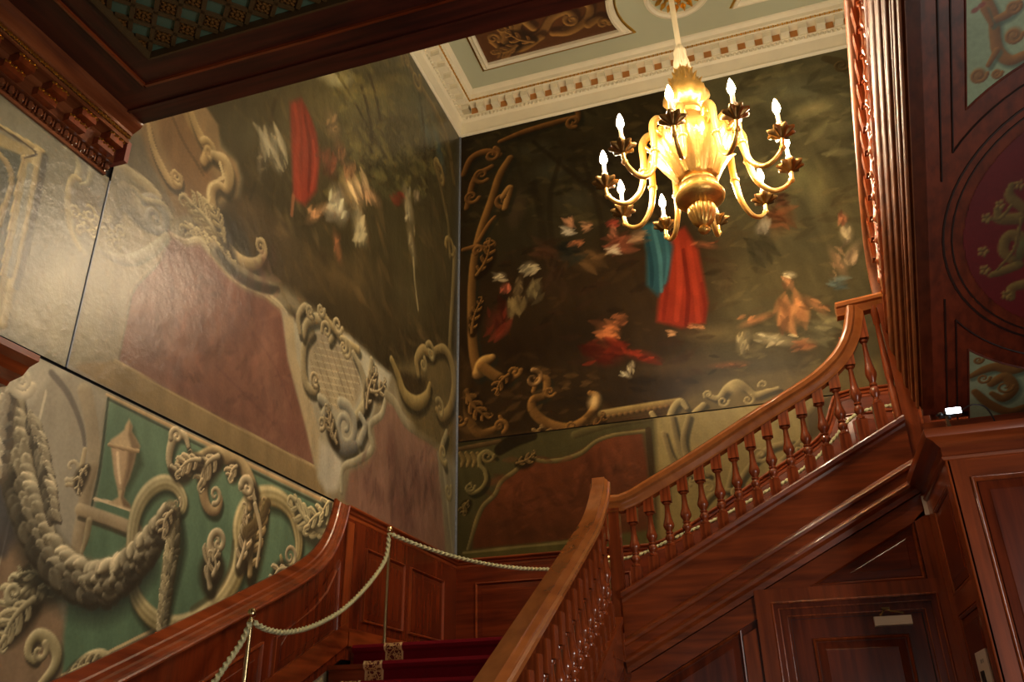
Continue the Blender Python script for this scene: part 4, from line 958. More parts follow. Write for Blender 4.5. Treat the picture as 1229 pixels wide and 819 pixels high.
 ['d',[-253,6537,-63,6497,-116,6088,-303,6124],12,85,0.34,102.50770557097357,[(82,66,42),(70,56,36),(56,44,28),(36,29,18)],0.31,438],
 ['b',-2228,7036,183,178,-32,(34,26,16),0.24,0.9],
 ['b',-2248,7076,175,169,-32,(70,44,26),0.45,1.0],
 ['d',[-2371,7248,-2116,7192,-2128,6908,-2380,6960],12,112,0.34,-19.833428816311624,[(82,51,30),(70,44,26),(56,35,20),(36,22,13)],0.372,897],
 ['b',-2148,6666,170,270,-16,(34,26,16),0.24,0.9],
 ['b',-2168,6705,162,258,-16,(60,40,24),0.45,1.0],
 ['d',[-2285,6940,-2034,6888,-2053,6476,-2300,6523],12,109,0.34,85.91926019137036,[(70,47,28),(60,40,24),(48,32,19),(31,20,12)],0.372,990],
 ['c',[-2685,8590,503,-2828,8355,561,-2947,7986,551,-3109,7509,539,-3199,7032,525,-3220,6442,562,-3196,5872,596,-3133,5536,634],(158,112,54),(46,30,15),1.0,0.0,38,50,(34,32,22)],
 ['c',[-3133,5557,741,-3070,5677,851,-2965,5725,531],(204,156,82),(46,30,15),1.0,0.0,32,42,(34,32,22)],
 ['c',[-3279,5345,420,-3256,5030,514,-3133,4811,554,-2952,4828,400,-2851,4895,300,-2870,4978,201],(158,112,54),(46,30,15),1.0,0.0,32,42,(34,32,22)],
 ['o',-2871,4857,90,-60,1.2,60,(158,112,54),(46,30,15)],
 ['c',[-3091,5637,637,-2905,5480,626,-2742,5413,464,-2658,5527,311],(158,112,54),(46,30,15),1.0,0.0,32,42,(34,32,22)],
 ['o',-2689,5511,83,0,-1.2,62,(158,112,54),(46,30,15)],
 ['c',[-2465,5227,252,-2401,5362,355,-2302,5347,454,-2328,5167,448,-2468,5125,500,-2472,4985,545,-2321,4825,584,-2095,4737,574,-1903,4790,524,-1783,4910,478,-1736,5062,386,-1809,5112,291],(158,112,54),(46,30,15),1.0,0.0,30,40,(34,32,22)],
 ['o',-2460,5381,112,90,-1.2,61,(196,150,90),(46,30,15)],
 ['b',-1768,5007,86,116,-18,(206,170,108),0.8,1.2],
 ['s',[-2381,4793,243,-2215,4617,239,-1911,4655,236],(170,130,74),(46,30,15),0.8,0.3],
 ['l',-2479,4767,-2136,4684,-49,88,4,(176,140,84),(46,30,15)],
 ['p',[-3357,5898,-3217,5657,-3279,5345,-3215,4973,-2872,4778,-2480,4728,-1911,4655,-1714,4823,-1701,5017,-1530,4798,-809,4796,-863,4293,-3344,4441],(74,52,26),49,0.55],
 ['c',[-1694,4849,427,-1250,4866,419,-845,4877,411],(168,142,86),(84,64,34),1.0,0.0,28,38,(34,32,22)],
 ['s',[-1680,4770,235,-1257,4790,231,-852,4811,227],(70,50,26),0,0.7,0.3],
 ['b',-1622,4810,28,24,-8,(150,114,64),0.8,2,(70,46,24)],
 ['b',-1557,4813,28,24,-8,(150,114,64),0.8,2,(70,46,24)],
 ['b',-1492,4816,28,24,-8,(150,114,64),0.8,2,(70,46,24)],
 ['b',-1428,4819,27,24,-8,(150,114,64),0.8,2,(70,46,24)],
 ['b',-1363,4822,27,24,-8,(150,114,64),0.8,2,(70,46,24)],
 ['b',-1299,4825,27,24,-8,(150,114,64),0.8,2,(70,46,24)],
 ['b',-1235,4827,27,24,-8,(150,114,64),0.8,2,(70,46,24)],
 ['b',-1172,4830,27,24,-8,(150,114,64),0.8,2,(70,46,24)],
 ['b',-1109,4833,27,24,-8,(150,114,64),0.8,2,(70,46,24)],
 ['b',-1045,4836,27,24,-8,(150,114,64),0.8,2,(70,46,24)],
 ['b',-983,4839,27,24,-8,(150,114,64),0.8,2,(70,46,24)],
 ['b',-920,4841,27,24,-8,(150,114,64),0.8,2,(70,46,24)],
 ['c',[-3345,8486,384,-3227,8732,517,-3012,8787,515,-2824,8682,381],(150,102,50),(46,30,15),1.0,0.0,38,51,(34,32,22)],
 ['c',[-3294,7937,371,-3179,8389,443,-2943,8520,379],(150,102,50),(46,30,15),1.0,0.0,37,49,(34,32,22)],
 ['c',[-2821,8904,322,-2468,8976,446,-2005,9014,440,-1754,9027,311],(150,102,50),(46,30,15),1.0,0.0,39,51,(34,32,22)],
 ['c',[-1999,9154,317,-1769,9172,377,-1735,8966,310,-1852,8888,248],(150,102,50),(46,30,15),1.0,0.0,38,51,(34,32,22)],
 ['c',[-3336,7306,298,-3132,7313,355,-2953,7225,234],(150,102,50),(46,30,15),1.0,0.0,36,48,(34,32,22)],
 ['c',[-3132,7388,297,-2995,7610,300,-2904,7717,180],(150,102,50),(46,30,15),1.0,0.0,36,48,(34,32,22)],
 ['o',-2942,8713,115,-295,-1.2,64,(156,108,54),(46,30,15)],
 ['o',-3085,8420,126,-51,-1.2,63,(156,108,54),(46,30,15)],
 ['o',-3225,8105,112,-21,-1.2,62,(156,108,54),(46,30,15)],
 ['o',-1803,8957,99,-74,-1.2,62,(156,108,54),(46,30,15)],
 ['o',-2788,7948,109,-109,-1.2,61,(156,108,54),(46,30,15)],
 ['o',-2975,7279,82,-226,-1.2,59,(156,108,54),(46,30,15)],
 ['o',-3121,7261,71,-132,-1.2,59,(156,108,54),(46,30,15)],
 ['c',[-2787,8000,487,-2694,8109,489,-2767,7814,421],(190,140,74),(46,30,15),1.0,0.0,37,49,(34,32,22)],
 ['l',-3279,5345,-3031,5000,-42,105,4,(158,112,54),(46,30,15)],
 ['l',-3154,6901,-2975,7354,-46,92,4,(158,112,54),(46,30,15)],
 ['l',-3218,6099,-3089,6534,33,77,4,(158,112,54),(46,30,15)],
 ['l',-2761,5479,-2907,5291,-31,83,3,(158,112,54),(46,30,15)],
 ['l',-1911,4655,-1677,4818,-28,76,3,(158,112,54),(46,30,15)],
 ['o',-3359,4992,82,0,-1.2,51,(158,112,54),(46,30,15)],
 ['o',-2038,4749,76,-30,-1.2,48,(158,112,54),(46,30,15)],
 ['o',-2268,5199,70,-30,-1.2,40,(158,112,54),(46,30,15)],
 ['d',[-3355,5678,-1675,5416,-1738,4444,-3345,4638],70,70,0.4,10,[(110,78,40),(40,28,14),(84,58,30)],0.35,12],
 ['p',[-994,4726,-702,4971,746,5038,1229,5055,1010,3945,-1133,4189],(104,88,52),69,0.8],
 ['c',[-551,4911,226,-436,4857,313,-337,4957,359,-228,4998,448,-135,4927,355,-62,4841,352,59,4861,263,178,4881,174],(186,166,112),(84,72,44),1.0,0.0,27,36,(34,32,22)],
 ['b',-236,4942,135,75,-8,(186,166,112),0.9,1.5,(84,72,44)],
 ['o',-390,4813,62,-4,-1.2,36,(186,166,112),(84,72,44)],
 ['o',-136,4796,62,-312,-1.2,35,(186,166,112),(84,72,44)],
 ['o',36,4939,44,-168,-1.2,35,(186,166,112),(84,72,44)],
 ['o',-534,4909,45,-151,-1.2,36,(186,166,112),(84,72,44)],
 ['c',[-1012,4541,270,-935,4775,364,-836,4876,365,-775,4791,226],(186,166,112),(84,72,44),1.0,0.0,27,36,(34,32,22)],
 ['c',[-1149,4785,276,-1090,4644,318,-1055,4454,313],(186,166,112),(84,72,44),1.0,0.0,28,37,(34,32,22)],
 ['c',[-797,4422,265,-716,4689,358,-598,4804,315],(186,166,112),(84,72,44),1.0,0.0,26,35,(34,32,22)],
 ['s',[1352,9042,442,1519,8909,653,1551,8767,323],(70,58,34),0,0.6,0.3],
 ['o',1515,8883,98,0,-1.3,54,(110,92,56),(52,42,24)],
 ],
 'B2': [
 ['p',[-3396,4644,-984,4820,-1115,3492,-2074,3320,-3380,3247],(76,68,38),45,1.0],
 ['p',[-2879,4198,-2801,4265,-2644,4361,-2488,4458,-2300,4398,-2112,4394,-1922,4466,-1730,4575,-1272,4611,-1237,4201,-1299,3509,-1976,3499,-3191,3496,-3211,3677,-3153,3854,-3075,3994,-2958,4075],(94,52,28),28,1.0,(112,58,32)],
 ['s',[-1221,4586,228,-1546,4590,231,-1769,4542,233,-1942,4431,279,-2150,4380,281,-2357,4385,236,-2546,4426,239,-2703,4311,286,-2860,4215,286,-2939,4073,284,-3075,3957,284,-3153,3799,282,-3210,3623,232,-3248,3501,231],(150,130,76),(70,60,34),1.0,0.3],
 ['s',[-2005,4648,474,-1628,4715,421,-1172,4731,413],(112,98,56),(64,54,30),0.9,0.3],
 ['s',[-1201,4602,319,-1202,4197,354,-1182,3668,339],(60,42,22),0,0.8,0.3],
 ['p',[-3306,3488,-1975,3516,-1110,3542,-1131,3327,-3304,3294],(92,84,44),17,1.0],
 ['s',[-3306,3470,138,-2066,3490,131],(150,134,78),0,0.7,0.3],
 ['b',-2504,3928,281,80,-15,(128,70,40),0.5,0.9],
 ['b',-2737,4043,114,83,-6,(124,68,38),0.5,0.9],
 ['b',-1661,4249,161,217,-6,(128,66,38),0.5,0.9],
 ['b',-1884,4321,92,129,-7,(70,36,20),0.5,0.9],
 ['b',-2043,3927,214,145,14,(72,40,22),0.5,0.9],
 ['b',-2513,3616,542,79,-1,(66,40,22),0.5,0.9],
 ['b',-2494,4250,246,149,-6,(104,56,30),0.4,0.9],
 ['b',-2885,3738,245,90,-5,(70,44,24),0.4,0.9],
 ['d',[-3073,4507,-1299,4299,-1374,3431,-3076,3576],90,73,0.35,0,[(110,60,34),(70,38,20),(126,70,40),(84,46,26)],0.35,11],
 ['b',-2690,4011,96,126,-15,(34,26,16),0.16,0.9],
 ['b',-2709,4040,92,120,-15,(116,62,36),0.3,1.0],
 ['d',[-2779,4145,-2635,4130,-2640,3937,-2782,3951],12,58,0.34,80,[(136,73,42),(116,62,36),(92,49,28),(60,32,18)],0.248,933],
 ['b',-2486,3890,243,71,-15,(34,26,16),0.16,0.9],
 ['b',-2504,3919,232,68,-15,(116,62,36),0.3,1.0],
 ['d',[-2686,3992,-2321,3955,-2326,3847,-2688,3882],12,46,0.34,-10,[(136,73,42),(116,62,36),(92,49,28),(60,32,18)],0.248,101],
 ['b',-1923,4114,110,232,-16,(34,26,16),0.16,0.9],
 ['b',-1940,4143,105,221,-16,(116,62,36),0.3,1.0],
 ['d',[-2012,4331,-1848,4312,-1869,3959,-2031,3975],12,68,0.34,80,[(136,73,42),(116,62,36),(92,49,28),(60,32,18)],0.248,490],
 ['b',-1627,4218,144,215,-16,(34,26,16),0.16,0.9],
 ['b',-1643,4247,137,205,-17,(116,62,36),0.3,1.0],
 ['d',[-1740,4425,-1523,4400,-1548,4073,-1761,4096],12,90,0.34,80,[(136,73,42),(116,62,36),(92,49,28),(60,32,18)],0.248,699],
 ['b',-2208,3917,166,124,-15,(34,26,16),0.16,0.9],
 ['b',-2225,3945,158,118,-15,(116,62,36),0.3,1.0],
 ['d',[-2346,4053,-2097,4028,-2106,3839,-2353,3863],12,79,0.34,-10,[(136,73,42),(116,62,36),(92,49,28),(60,32,18)],0.248,305],
 ['c',[-3355,4599,200,-3314,4516,298,-3333,4440,198],(170,140,80),(64,50,26),1.0,0.0,0,0,(34,32,22)],
 ['c',[-3284,4591,200,-3243,4507,297,-3263,4432,197],(170,140,80),(64,50,26),1.0,0.0,0,0,(34,32,22)],
 ['c',[-3213,4582,199,-3173,4499,296,-3193,4424,197],(170,140,80),(64,50,26),1.0,0.0,0,0,(34,32,22)],
 ['c',[-3143,4574,198,-3103,4491,295,-3123,4416,196],(170,140,80),(64,50,26),1.0,0.0,0,0,(34,32,22)],
 ['c',[-2935,4510,196,-3033,4581,247,-3113,4531,296,-3113,4434,245,-3054,4350,243,-3045,4235,241,-3114,4148,240,-3212,4120,241,-3272,4183,194,-3222,4235,146],(170,150,90),(70,60,32),1.0,0.0,29,39,(34,32,22)],
 ['o',-3232,4188,58,0,-1.3,39,(170,150,90),(70,60,32)],
 ['o',-3024,4521,79,0,-1.2,39,(166,140,84),(70,58,32)],
 ['l',-3251,4030,-3309,3905,-19,58,3,(150,124,70),(60,48,26)],
 ['l',-2682,4404,-2487,4477,-19,67,3,(166,130,74),(60,46,24)],
 ['s',[-3396,4644,252,-3073,4664,298,-2873,4679,247],(120,92,52),(60,44,24),1.0,0.3],
 ['s',[-2875,4581,686,-2716,4659,783,-2481,4689,485],(34,24,14),0,0.8,0.3],
 ['p',[-1117,4742,1380,5031,1028,3304,-308,3421,-1155,3085,-1198,3500],(140,120,70),33,1.0,(160,142,90)],
 ['c',[-1047,4545,270,-987,4263,308,-836,4067,301],(186,164,108),(104,86,50),0.8,0.0,27,36,(34,32,22)],
 ['c',[-941,4719,272,-917,4436,355,-849,4265,306],(186,164,108),(104,86,50),0.8,0.0,27,36,(34,32,22)],
 ['c',[-768,4696,270,-849,4428,310,-793,4151,302,-636,4045,255],(186,164,108),(104,86,50),0.8,0.0,27,36,(34,32,22)],
 ['c',[-423,3764,206,-293,4007,250,-32,4238,293,219,4296,250],(186,164,108),(104,86,50),0.8,0.0,25,33,(34,32,22)],
 ['c',[-625,3449,203,-504,3772,248,-379,4104,253],(186,164,108),(104,86,50),0.8,0.0,24,32,(34,32,22)],
 ['c',[22,4058,206,206,4210,207,375,4364,208],(186,164,108),(104,86,50),0.8,0.0,25,33,(34,32,22)],
 ['c',[-758,3712,167,-574,3865,209,-252,3831,205],(186,164,108),(104,86,50),0.8,0.0,25,33,(34,32,22)],
 ['o',-651,3916,76,-197,-1.3,42,(188,166,110),(110,92,54)],
 ['o',-102,4203,84,-37,-1.3,42,(188,166,110),(110,92,54)],
 ['o',-372,3844,66,-38,-1.3,41,(188,166,110),(110,92,54)],
 ['o',101,4049,66,-46,-1.3,41,(188,166,110),(110,92,54)],
 ['o',-807,4020,68,-106,-1.3,43,(188,166,110),(110,92,54)],
 ['o',284,4200,58,-298,-1.3,41,(188,166,110),(110,92,54)],
 ['p',[387,4540,566,4696,1211,4966,1159,4702,684,4680,500,4304,376,4276],(60,46,28),33,0.7],
 ],
 'disc': [
 ['c',[1702,142,305,1622,238,302,1630,313,199],(132,112,58),(70,52,28),1.0,0.0,0,0,(34,32,22)],
 ['c',[1671,81,411,1569,103,361,1550,175,153],(132,112,58),(70,52,28),1.0,0.0,0,0,(34,32,22)],
 ['c',[1758,-98,418,1626,-25,366,1590,-123,319,1638,-204,268],(132,112,58),(70,52,28),1.0,0.0,0,0,(34,32,22)],
 ['c',[1677,-248,322,1601,-270,325,1524,-291,219],(132,112,58),(70,52,28),1.0,0.0,0,0,(34,32,22)],
 ['c',[1728,-393,382,1642,-413,330,1643,-489,195],(132,112,58),(70,52,28),1.0,0.0,0,0,(34,32,22)],
 ['c',[1632,180,102,1569,103,129,1494,119,104],(132,112,58),(70,52,28),1.0,0.0,0,0,(34,32,22)],
 ['c',[1689,77,103,1647,-134,106,1553,-260,81],(132,112,58),(70,52,28),1.0,0.0,0,0,(34,32,22)],
 ['b',1513,115,15,14,-12,(160,136,72),1,2.5,(70,52,28)],
 ['b',1500,96,19,11,-76,(160,136,72),1,2.5,(70,52,28)],
 ['b',1479,108,15,14,-146,(160,136,72),1,2.5,(70,52,28)],
 ['b',1479,135,18,12,132,(160,136,72),1,2.5,(70,52,28)],
 ['b',1500,139,17,12,74,(160,136,72),1,2.5,(70,52,28)],
 ['b',1495,-115,16,14,-12,(160,136,72),1,2.5,(70,52,28)],
 ['b',1481,-135,20,11,-76,(160,136,72),1,2.5,(70,52,28)],
 ['b',1460,-122,15,15,-145,(160,136,72),1,2.5,(70,52,28)],
 ['b',1460,-94,18,12,132,(160,136,72),1,2.5,(70,52,28)],
 ['b',1482,-90,18,13,75,(160,136,72),1,2.5,(70,52,28)],
 ['b',1505,-250,16,15,-11,(160,136,72),1,2.5,(70,52,28)],
 ['b',1491,-271,20,11,-76,(160,136,72),1,2.5,(70,52,28)],
 ['b',1469,-258,16,15,-144,(160,136,72),1,2.5,(70,52,28)],
 ['b',1470,-229,19,13,132,(160,136,72),1,2.5,(70,52,28)],
 ['b',1491,-225,18,13,75,(160,136,72),1,2.5,(70,52,28)],
 ['b',1633,-462,16,15,-11,(160,136,72),1,2.5,(70,52,28)],
 ['b',1619,-483,21,11,-76,(160,136,72),1,2.5,(70,52,28)],
 ['b',1597,-469,16,15,-143,(160,136,72),1,2.5,(70,52,28)],
 ['b',1597,-440,19,13,132,(160,136,72),1,2.5,(70,52,28)],
 ['b',1619,-435,19,13,76,(160,136,72),1,2.5,(70,52,28)],
 ['b',1586,190,15,14,-12,(160,136,72),1,2.5,(70,52,28)],
 ['b',1574,171,19,11,-75,(160,136,72),1,2.5,(70,52,28)],
 ['b',1553,184,14,14,-146,(160,136,72),1,2.5,(70,52,28)],
 ['b',1553,210,18,11,133,(160,136,72),1,2.5,(70,52,28)],
 ['b',1574,213,17,12,75,(160,136,72),1,2.5,(70,52,28)],
 ['b',1694,299,15,13,-12,(160,136,72),1,2.5,(70,52,28)],
 ['b',1682,281,18,10,-75,(160,136,72),1,2.5,(70,52,28)],
 ['b',1661,293,14,14,-146,(160,136,72),1,2.5,(70,52,28)],
 ['b',1661,319,18,11,133,(160,136,72),1,2.5,(70,52,28)],
 ['b',1681,322,16,12,75,(160,136,72),1,2.5,(70,52,28)],
 ['b',1694,-144,38,96,-12,(104,110,62),0.9,2,(60,60,34)],
 ],
 'spanT': [
 ['c',[1491,1435,255,1524,1338,280,1533,1226,285,1551,1139,311,1610,1077,290,1681,1088,265],(160,112,56),(92,62,34),1.0,0.0,13,17,(66,84,70)],
 ['c',[1533,1318,194,1598,1337,236,1647,1378,212],(160,112,56),(92,62,34),1.0,0.0,13,17,(66,84,70)],
 ['c',[1542,1150,177,1500,1076,135],(160,112,56),(92,62,34),1.0,0.0,13,18,(66,84,70)],
 ['c',[1516,1295,109,1474,1395,172],(160,112,56),(92,62,34),1.0,0.0,13,17,(66,84,70)],
 ['b',1449,1031,44,43,-14,(160,112,56),0.9,2,(92,62,34)],
 ['o',1449,1031,46,0,-1.4,23,(160,112,56),(92,62,34)],
 ['b',1625,1213,47,46,-14,(160,112,56),0.9,2,(92,62,34)],
 ['o',1625,1213,48,0,-1.4,22,(160,112,56),(92,62,34)],
 ['b',1543,1018,26,26,-14,(160,112,56),0.9,2,(92,62,34)],
 ['o',1543,1018,27,0,-1.4,23,(160,112,56),(92,62,34)],
 ['b',1622,1366,38,36,-14,(160,112,56),0.9,2,(92,62,34)],
 ['o',1622,1366,38,0,-1.4,21,(160,112,56),(92,62,34)],
 ['b',1433,1396,23,15,20,(120,48,38),0.8,2.0],
 ['b',1466,1415,23,15,20,(120,48,38),0.8,2.0],
 ],
 'spanB': [
 ['c',[1392,-1073,183,1476,-1031,302,1559,-1018,359,1651,-1062,359,1743,-1050,297],(140,104,54),(80,56,30),1.0,0.0,18,24,(66,84,70)],
 ['c',[1528,-1153,305,1611,-1111,362,1664,-1219,366,1603,-1296,309,1529,-1240,185],(140,104,54),(80,56,30),1.0,0.0,18,24,(66,84,70)],
 ['c',[1423,-1208,248,1508,-1324,312,1636,-1418,313,1751,-1393,310],(140,104,54),(80,56,30),1.0,0.0,19,25,(66,84,70)],
 ['o',1445,-942,30,0,-1.3,24,(150,112,60),(80,56,30)],
 ['o',1612,-1196,55,0,-1.3,24,(150,112,60),(80,56,30)],
 ['o',1476,-1102,43,0,-1.3,24,(150,112,60),(80,56,30)],
 ],
 'ceil': [
 ['c',[-2011,7444,474,-2108,7269,524,-2216,7401,535,-2138,7573,545,-1936,7556,539,-1751,7365,523,-1550,7325,516,-1486,7485,467,-1637,7574,415],(168,126,66),(60,36,18),1.0,0.0,36,47,(40,22,12)],
 ['c',[-1797,7604,479,-1592,7647,538,-1350,7532,525,-1263,7343,454,-1359,7230,450],(168,126,66),(60,36,18),1.0,0.0,36,48,(40,22,12)],
 ['c',[-1349,7617,531,-1188,7560,466,-1088,7679,353],(168,126,66),(60,36,18),1.0,0.0,35,47,(40,22,12)],
 ['c',[-1951,7609,483,-2229,7720,494,-2460,7670,434,-2575,7480,365],(168,126,66),(60,36,18),1.0,0.0,36,48,(40,22,12)],
 ['c',[-2373,7347,535,-2415,7536,487],(168,126,66),(60,36,18),1.0,0.0,36,48,(40,22,12)],
 ['o',-2365,7321,107,-325,-1.3,59,(168,126,66),(60,36,18)],
 ['o',-1525,7471,93,-124,-1.3,58,(168,126,66),(60,36,18)],
 ['o',-1166,7652,71,-7,-1.3,59,(168,126,66),(60,36,18)],
 ['o',-2536,7435,85,-307,-1.3,60,(168,126,66),(60,36,18)],
 ['o',-1562,7213,90,-188,-1.3,57,(168,126,66),(60,36,18)],
 ['l',-2292,7638,-2580,7689,-37,110,4,(168,126,66),(60,36,18)],
 ['l',-2075,7654,-2331,7419,-37,98,3,(168,126,66),(60,36,18)],
 ],
}
ROPE1 = [(-3.100, 6.280, 3.200), (-3.090, 6.203, 2.966), (-3.090, 5.913, 2.712), (-3.090, 5.552, 2.489), (-3.090, 5.172, 2.339), (-3.090, 4.876, 2.271), (-3.090, 4.688, 2.261), (-3.090, 4.569, 2.272), (-3.110, 4.500, 2.300)]
ROPE0 = [(-3.110, 4.500, 2.300), (-3.120, 4.445, 2.176), (-3.120, 4.327, 2.044), (-3.120, 4.204, 1.911), (-3.120, 4.047, 1.766)]
GAIN = {'L0': 1.0, 'L1': 1.05, 'L2': 0.84, 'B1': 0.9, 'B2': 0.78}

# ------------------------------------------------------------------ materials
M = {}
M['mahog_x'] = wood('mahogany_x', (88, 34, 12), (146, 67, 28), 'x')
M['mahog_y'] = wood('mahogany_y', (88, 34, 12), (146, 67, 28), 'y')
M['mahog_z'] = wood('mahogany_z', (88, 34, 12), (146, 67, 28), 'z')
M['panel_z'] = wood('panel_mahogany', (72, 25, 9), (112, 44, 17), 'z', 0.27, 0.12)
M['panel_x'] = wood('panel_mahogany_x', (72, 25, 9), (112, 44, 17), 'x', 0.27, 0.12)
M['string'] = wood('string_wood', (84, 42, 13), (124, 66, 24), 'y', 0.5, 0.0)
M['rail'] = wood('handrail_wood', (138, 76, 32), (166, 98, 46), 'y', 0.25, 0.45, 0.5)
M['turned'] = wood('turned_mahogany', (92, 37, 15), (154, 72, 34), 'z', 0.2, 0.6, 2.0)
M['dark_x'] = wood('dark_ceiling_wood', (34, 11, 6), (82, 30, 15), 'x', 0.45, 0.05)
M['dark_y'] = wood('dark_ceiling_wood_y', (34, 11, 6), (82, 30, 15), 'y', 0.45, 0.05)
M['soffit'] = wood('painted_soffit_wood', (62, 22, 12), (112, 46, 24), 'y', 0.42, 0.1, 0.8)
M['corn_y'] = wood('hall_cornice_wood', (74, 34, 18), (138, 78, 44), 'y', 0.22, 0.6)
M['plaster'] = simple('plaster', (170, 160, 135), 0.8, bump=0.1)
M['dim_plaster'] = simple('hall_plaster', (150, 135, 105), 0.8, bump=0.1)
M['ceil_green'] = simple('ceiling_paint', (172, 176, 150), 0.65, vary=0.06, scale=3)
M['cream'] = simple('cornice_cream', (216, 208, 182), 0.55, vary=0.08)
M['gilt'] = simple('gilding', (212, 162, 72), 0.32, 1.0, vary=0.25, scale=30)
M['gold'] = simple('gilt_wood', (228, 180, 98), 0.33, 0.85, vary=0.2, scale=25, bump=0.25, bscale=45)
M['bronze'] = simple('dark_bronze', (120, 92, 52), 0.35, 0.9, vary=0.3, scale=20)
M['brass'] = simple('brass', (214, 190, 140), 0.22, 1.0, vary=0.05)
M['rope'] = simple('silky_rope', (170, 168, 128), 0.6, vary=0.15, scale=40)
M['velvet'] = simple('red_carpet', (112, 12, 26), 0.95, spec=0.15, vary=0.3, scale=90, bump=0.4, bscale=300)
M['white_plastic'] = simple('white_plastic', (222, 205, 190), 0.4, vary=0.03)
M['black'] = simple('black_metal', (20, 20, 22), 0.4, vary=0.1)
M['steel'] = simple('grey_bead', (112, 118, 128), 0.45, 0.2, vary=0.45, scale=40)
M['gap'] = simple('dark_gap', (22, 17, 12), 0.8)
M['stone'] = simple('hall_floor_stone', (165, 150, 125), 0.35)
M['diaper_green'] = simple('coffer_green', (72, 94, 76), 0.6)
M['diaper_brown'] = simple('coffer_brown', (86, 58, 24), 0.5)
M['diaper_slat'] = simple('coffer_slat', (74, 54, 26), 0.5)
M['carved'] = simple('carved_gilt', (112, 76, 32), 0.45, 0.5, vary=0.3, scale=60)
M['canvas'] = canvas_mat('varnished_canvas', 0.30, 0.22, 0.4)
M['canvas_back'] = canvas_mat('dark_varnished_canvas', 0.36, 0.2, 0.06)
M['canvas_low'] = canvas_mat('painted_plaster', 0.5, 0.12, 0.25)
M['panel_paint'] = canvas_mat('panel_paint', 0.5, 0.05)
M['wax'] = simple('candle_sleeve', (240, 226, 190), 0.4, vary=0.03)
M['flame'] = emit('candle_bulb_glow', (1.0, 0.79, 0.53), BULB)
M['led'] = emit('led_panel', (0.85, 0.92, 1.0), 14.0)
M['pane'] = simple('window_pane', (205, 215, 230), 0.1)

XL, XR, YB = -3.40, 3.20, 8.50           # left wall, right wall, back wall
ZH, YH = 4.90, 3.00                      # hall ceiling and its front edge
ZC = 9.65                                # staircase ceiling
ZL, ZU = 2.314, 3.64                    # half landing and upper landing
YN, YS, YD = 6.22, 6.33, 6.37                      # landing nosing, plane of the second flight string

# ------------------------------------------------------------------ shell
struct(obj('floor', MB().box(XL-.3, XR+.3, -4.3, 8.8, -0.2, 0), M['stone']))
struct(obj('wall_left', MB().box(XL-.3, XL-.02, -4.3, 8.8, 0, 9.9), M['gap']))
struct(obj('wall_back', MB().box(XL-.02, XR+.3, YB+.02, 8.8, 0, 9.9), M['gap']))
wr = struct(obj('wall_right', MB().box(XR, XR+.3, -4.3, 8.5, 0, 9.9), M['dim_plaster']))
wf = struct(obj('wall_front', MB().box(XL, XR, -4.3, -4.0, 0, 5.2), M['dim_plaster']))
struct(obj('wall_bounce', MB().box(XL, XR, 2.3, 2.5, 5.2, 9.9), M['plaster']))  # unseen pale wall added to close the stairwell and bounce light
for i, x in enumerate((-1.6, 1.4)):
    fr = MB()
    for a in (-.66, 0, .62): fr.box(x+a, x+a+.05, -4.02, -3.9, .9, 2.5)
    for z in (.9, 1.65, 2.45): fr.box(x-.66, x+.67, -4.02, -3.9, z, z+.05)
    o = struct(obj('window_%d' % (i+1), fr, M['cream']))
    obj('pane', MB().box(x-.64, x+.64, -3.995, -3.98, .92, 2.48), M['pane'], o)
fr = MB()
for a in (.9, 1.65, 2.42): fr.box(XR-.06, XR, a, a+.05, 1.0, 3.0)
for z in (1.0, 2.0, 2.95): fr.box(XR-.06, XR, .9, 2.47, z, z+.05)
o = struct(obj('window_4', fr, M['cream'])); obj('pane', MB().box(XR-.02, XR, .92, 2.45, 1.02, 2.98), M['pane'], o)
fr = MB()
for a in (6.7, 7.28, 7.85): fr.box(XR-.06, XR, a, a+.05, 5.5, 8.3)
for z in (5.5, 6.4, 7.3, 8.25): fr.box(XR-.06, XR, 6.7, 7.9, z, z+.05)
o = struct(obj('window_3', fr, M['cream'])); obj('pane', MB().box(XR-.02, XR, 6.72, 7.88, 5.52, 8.28), M['pane'], o)

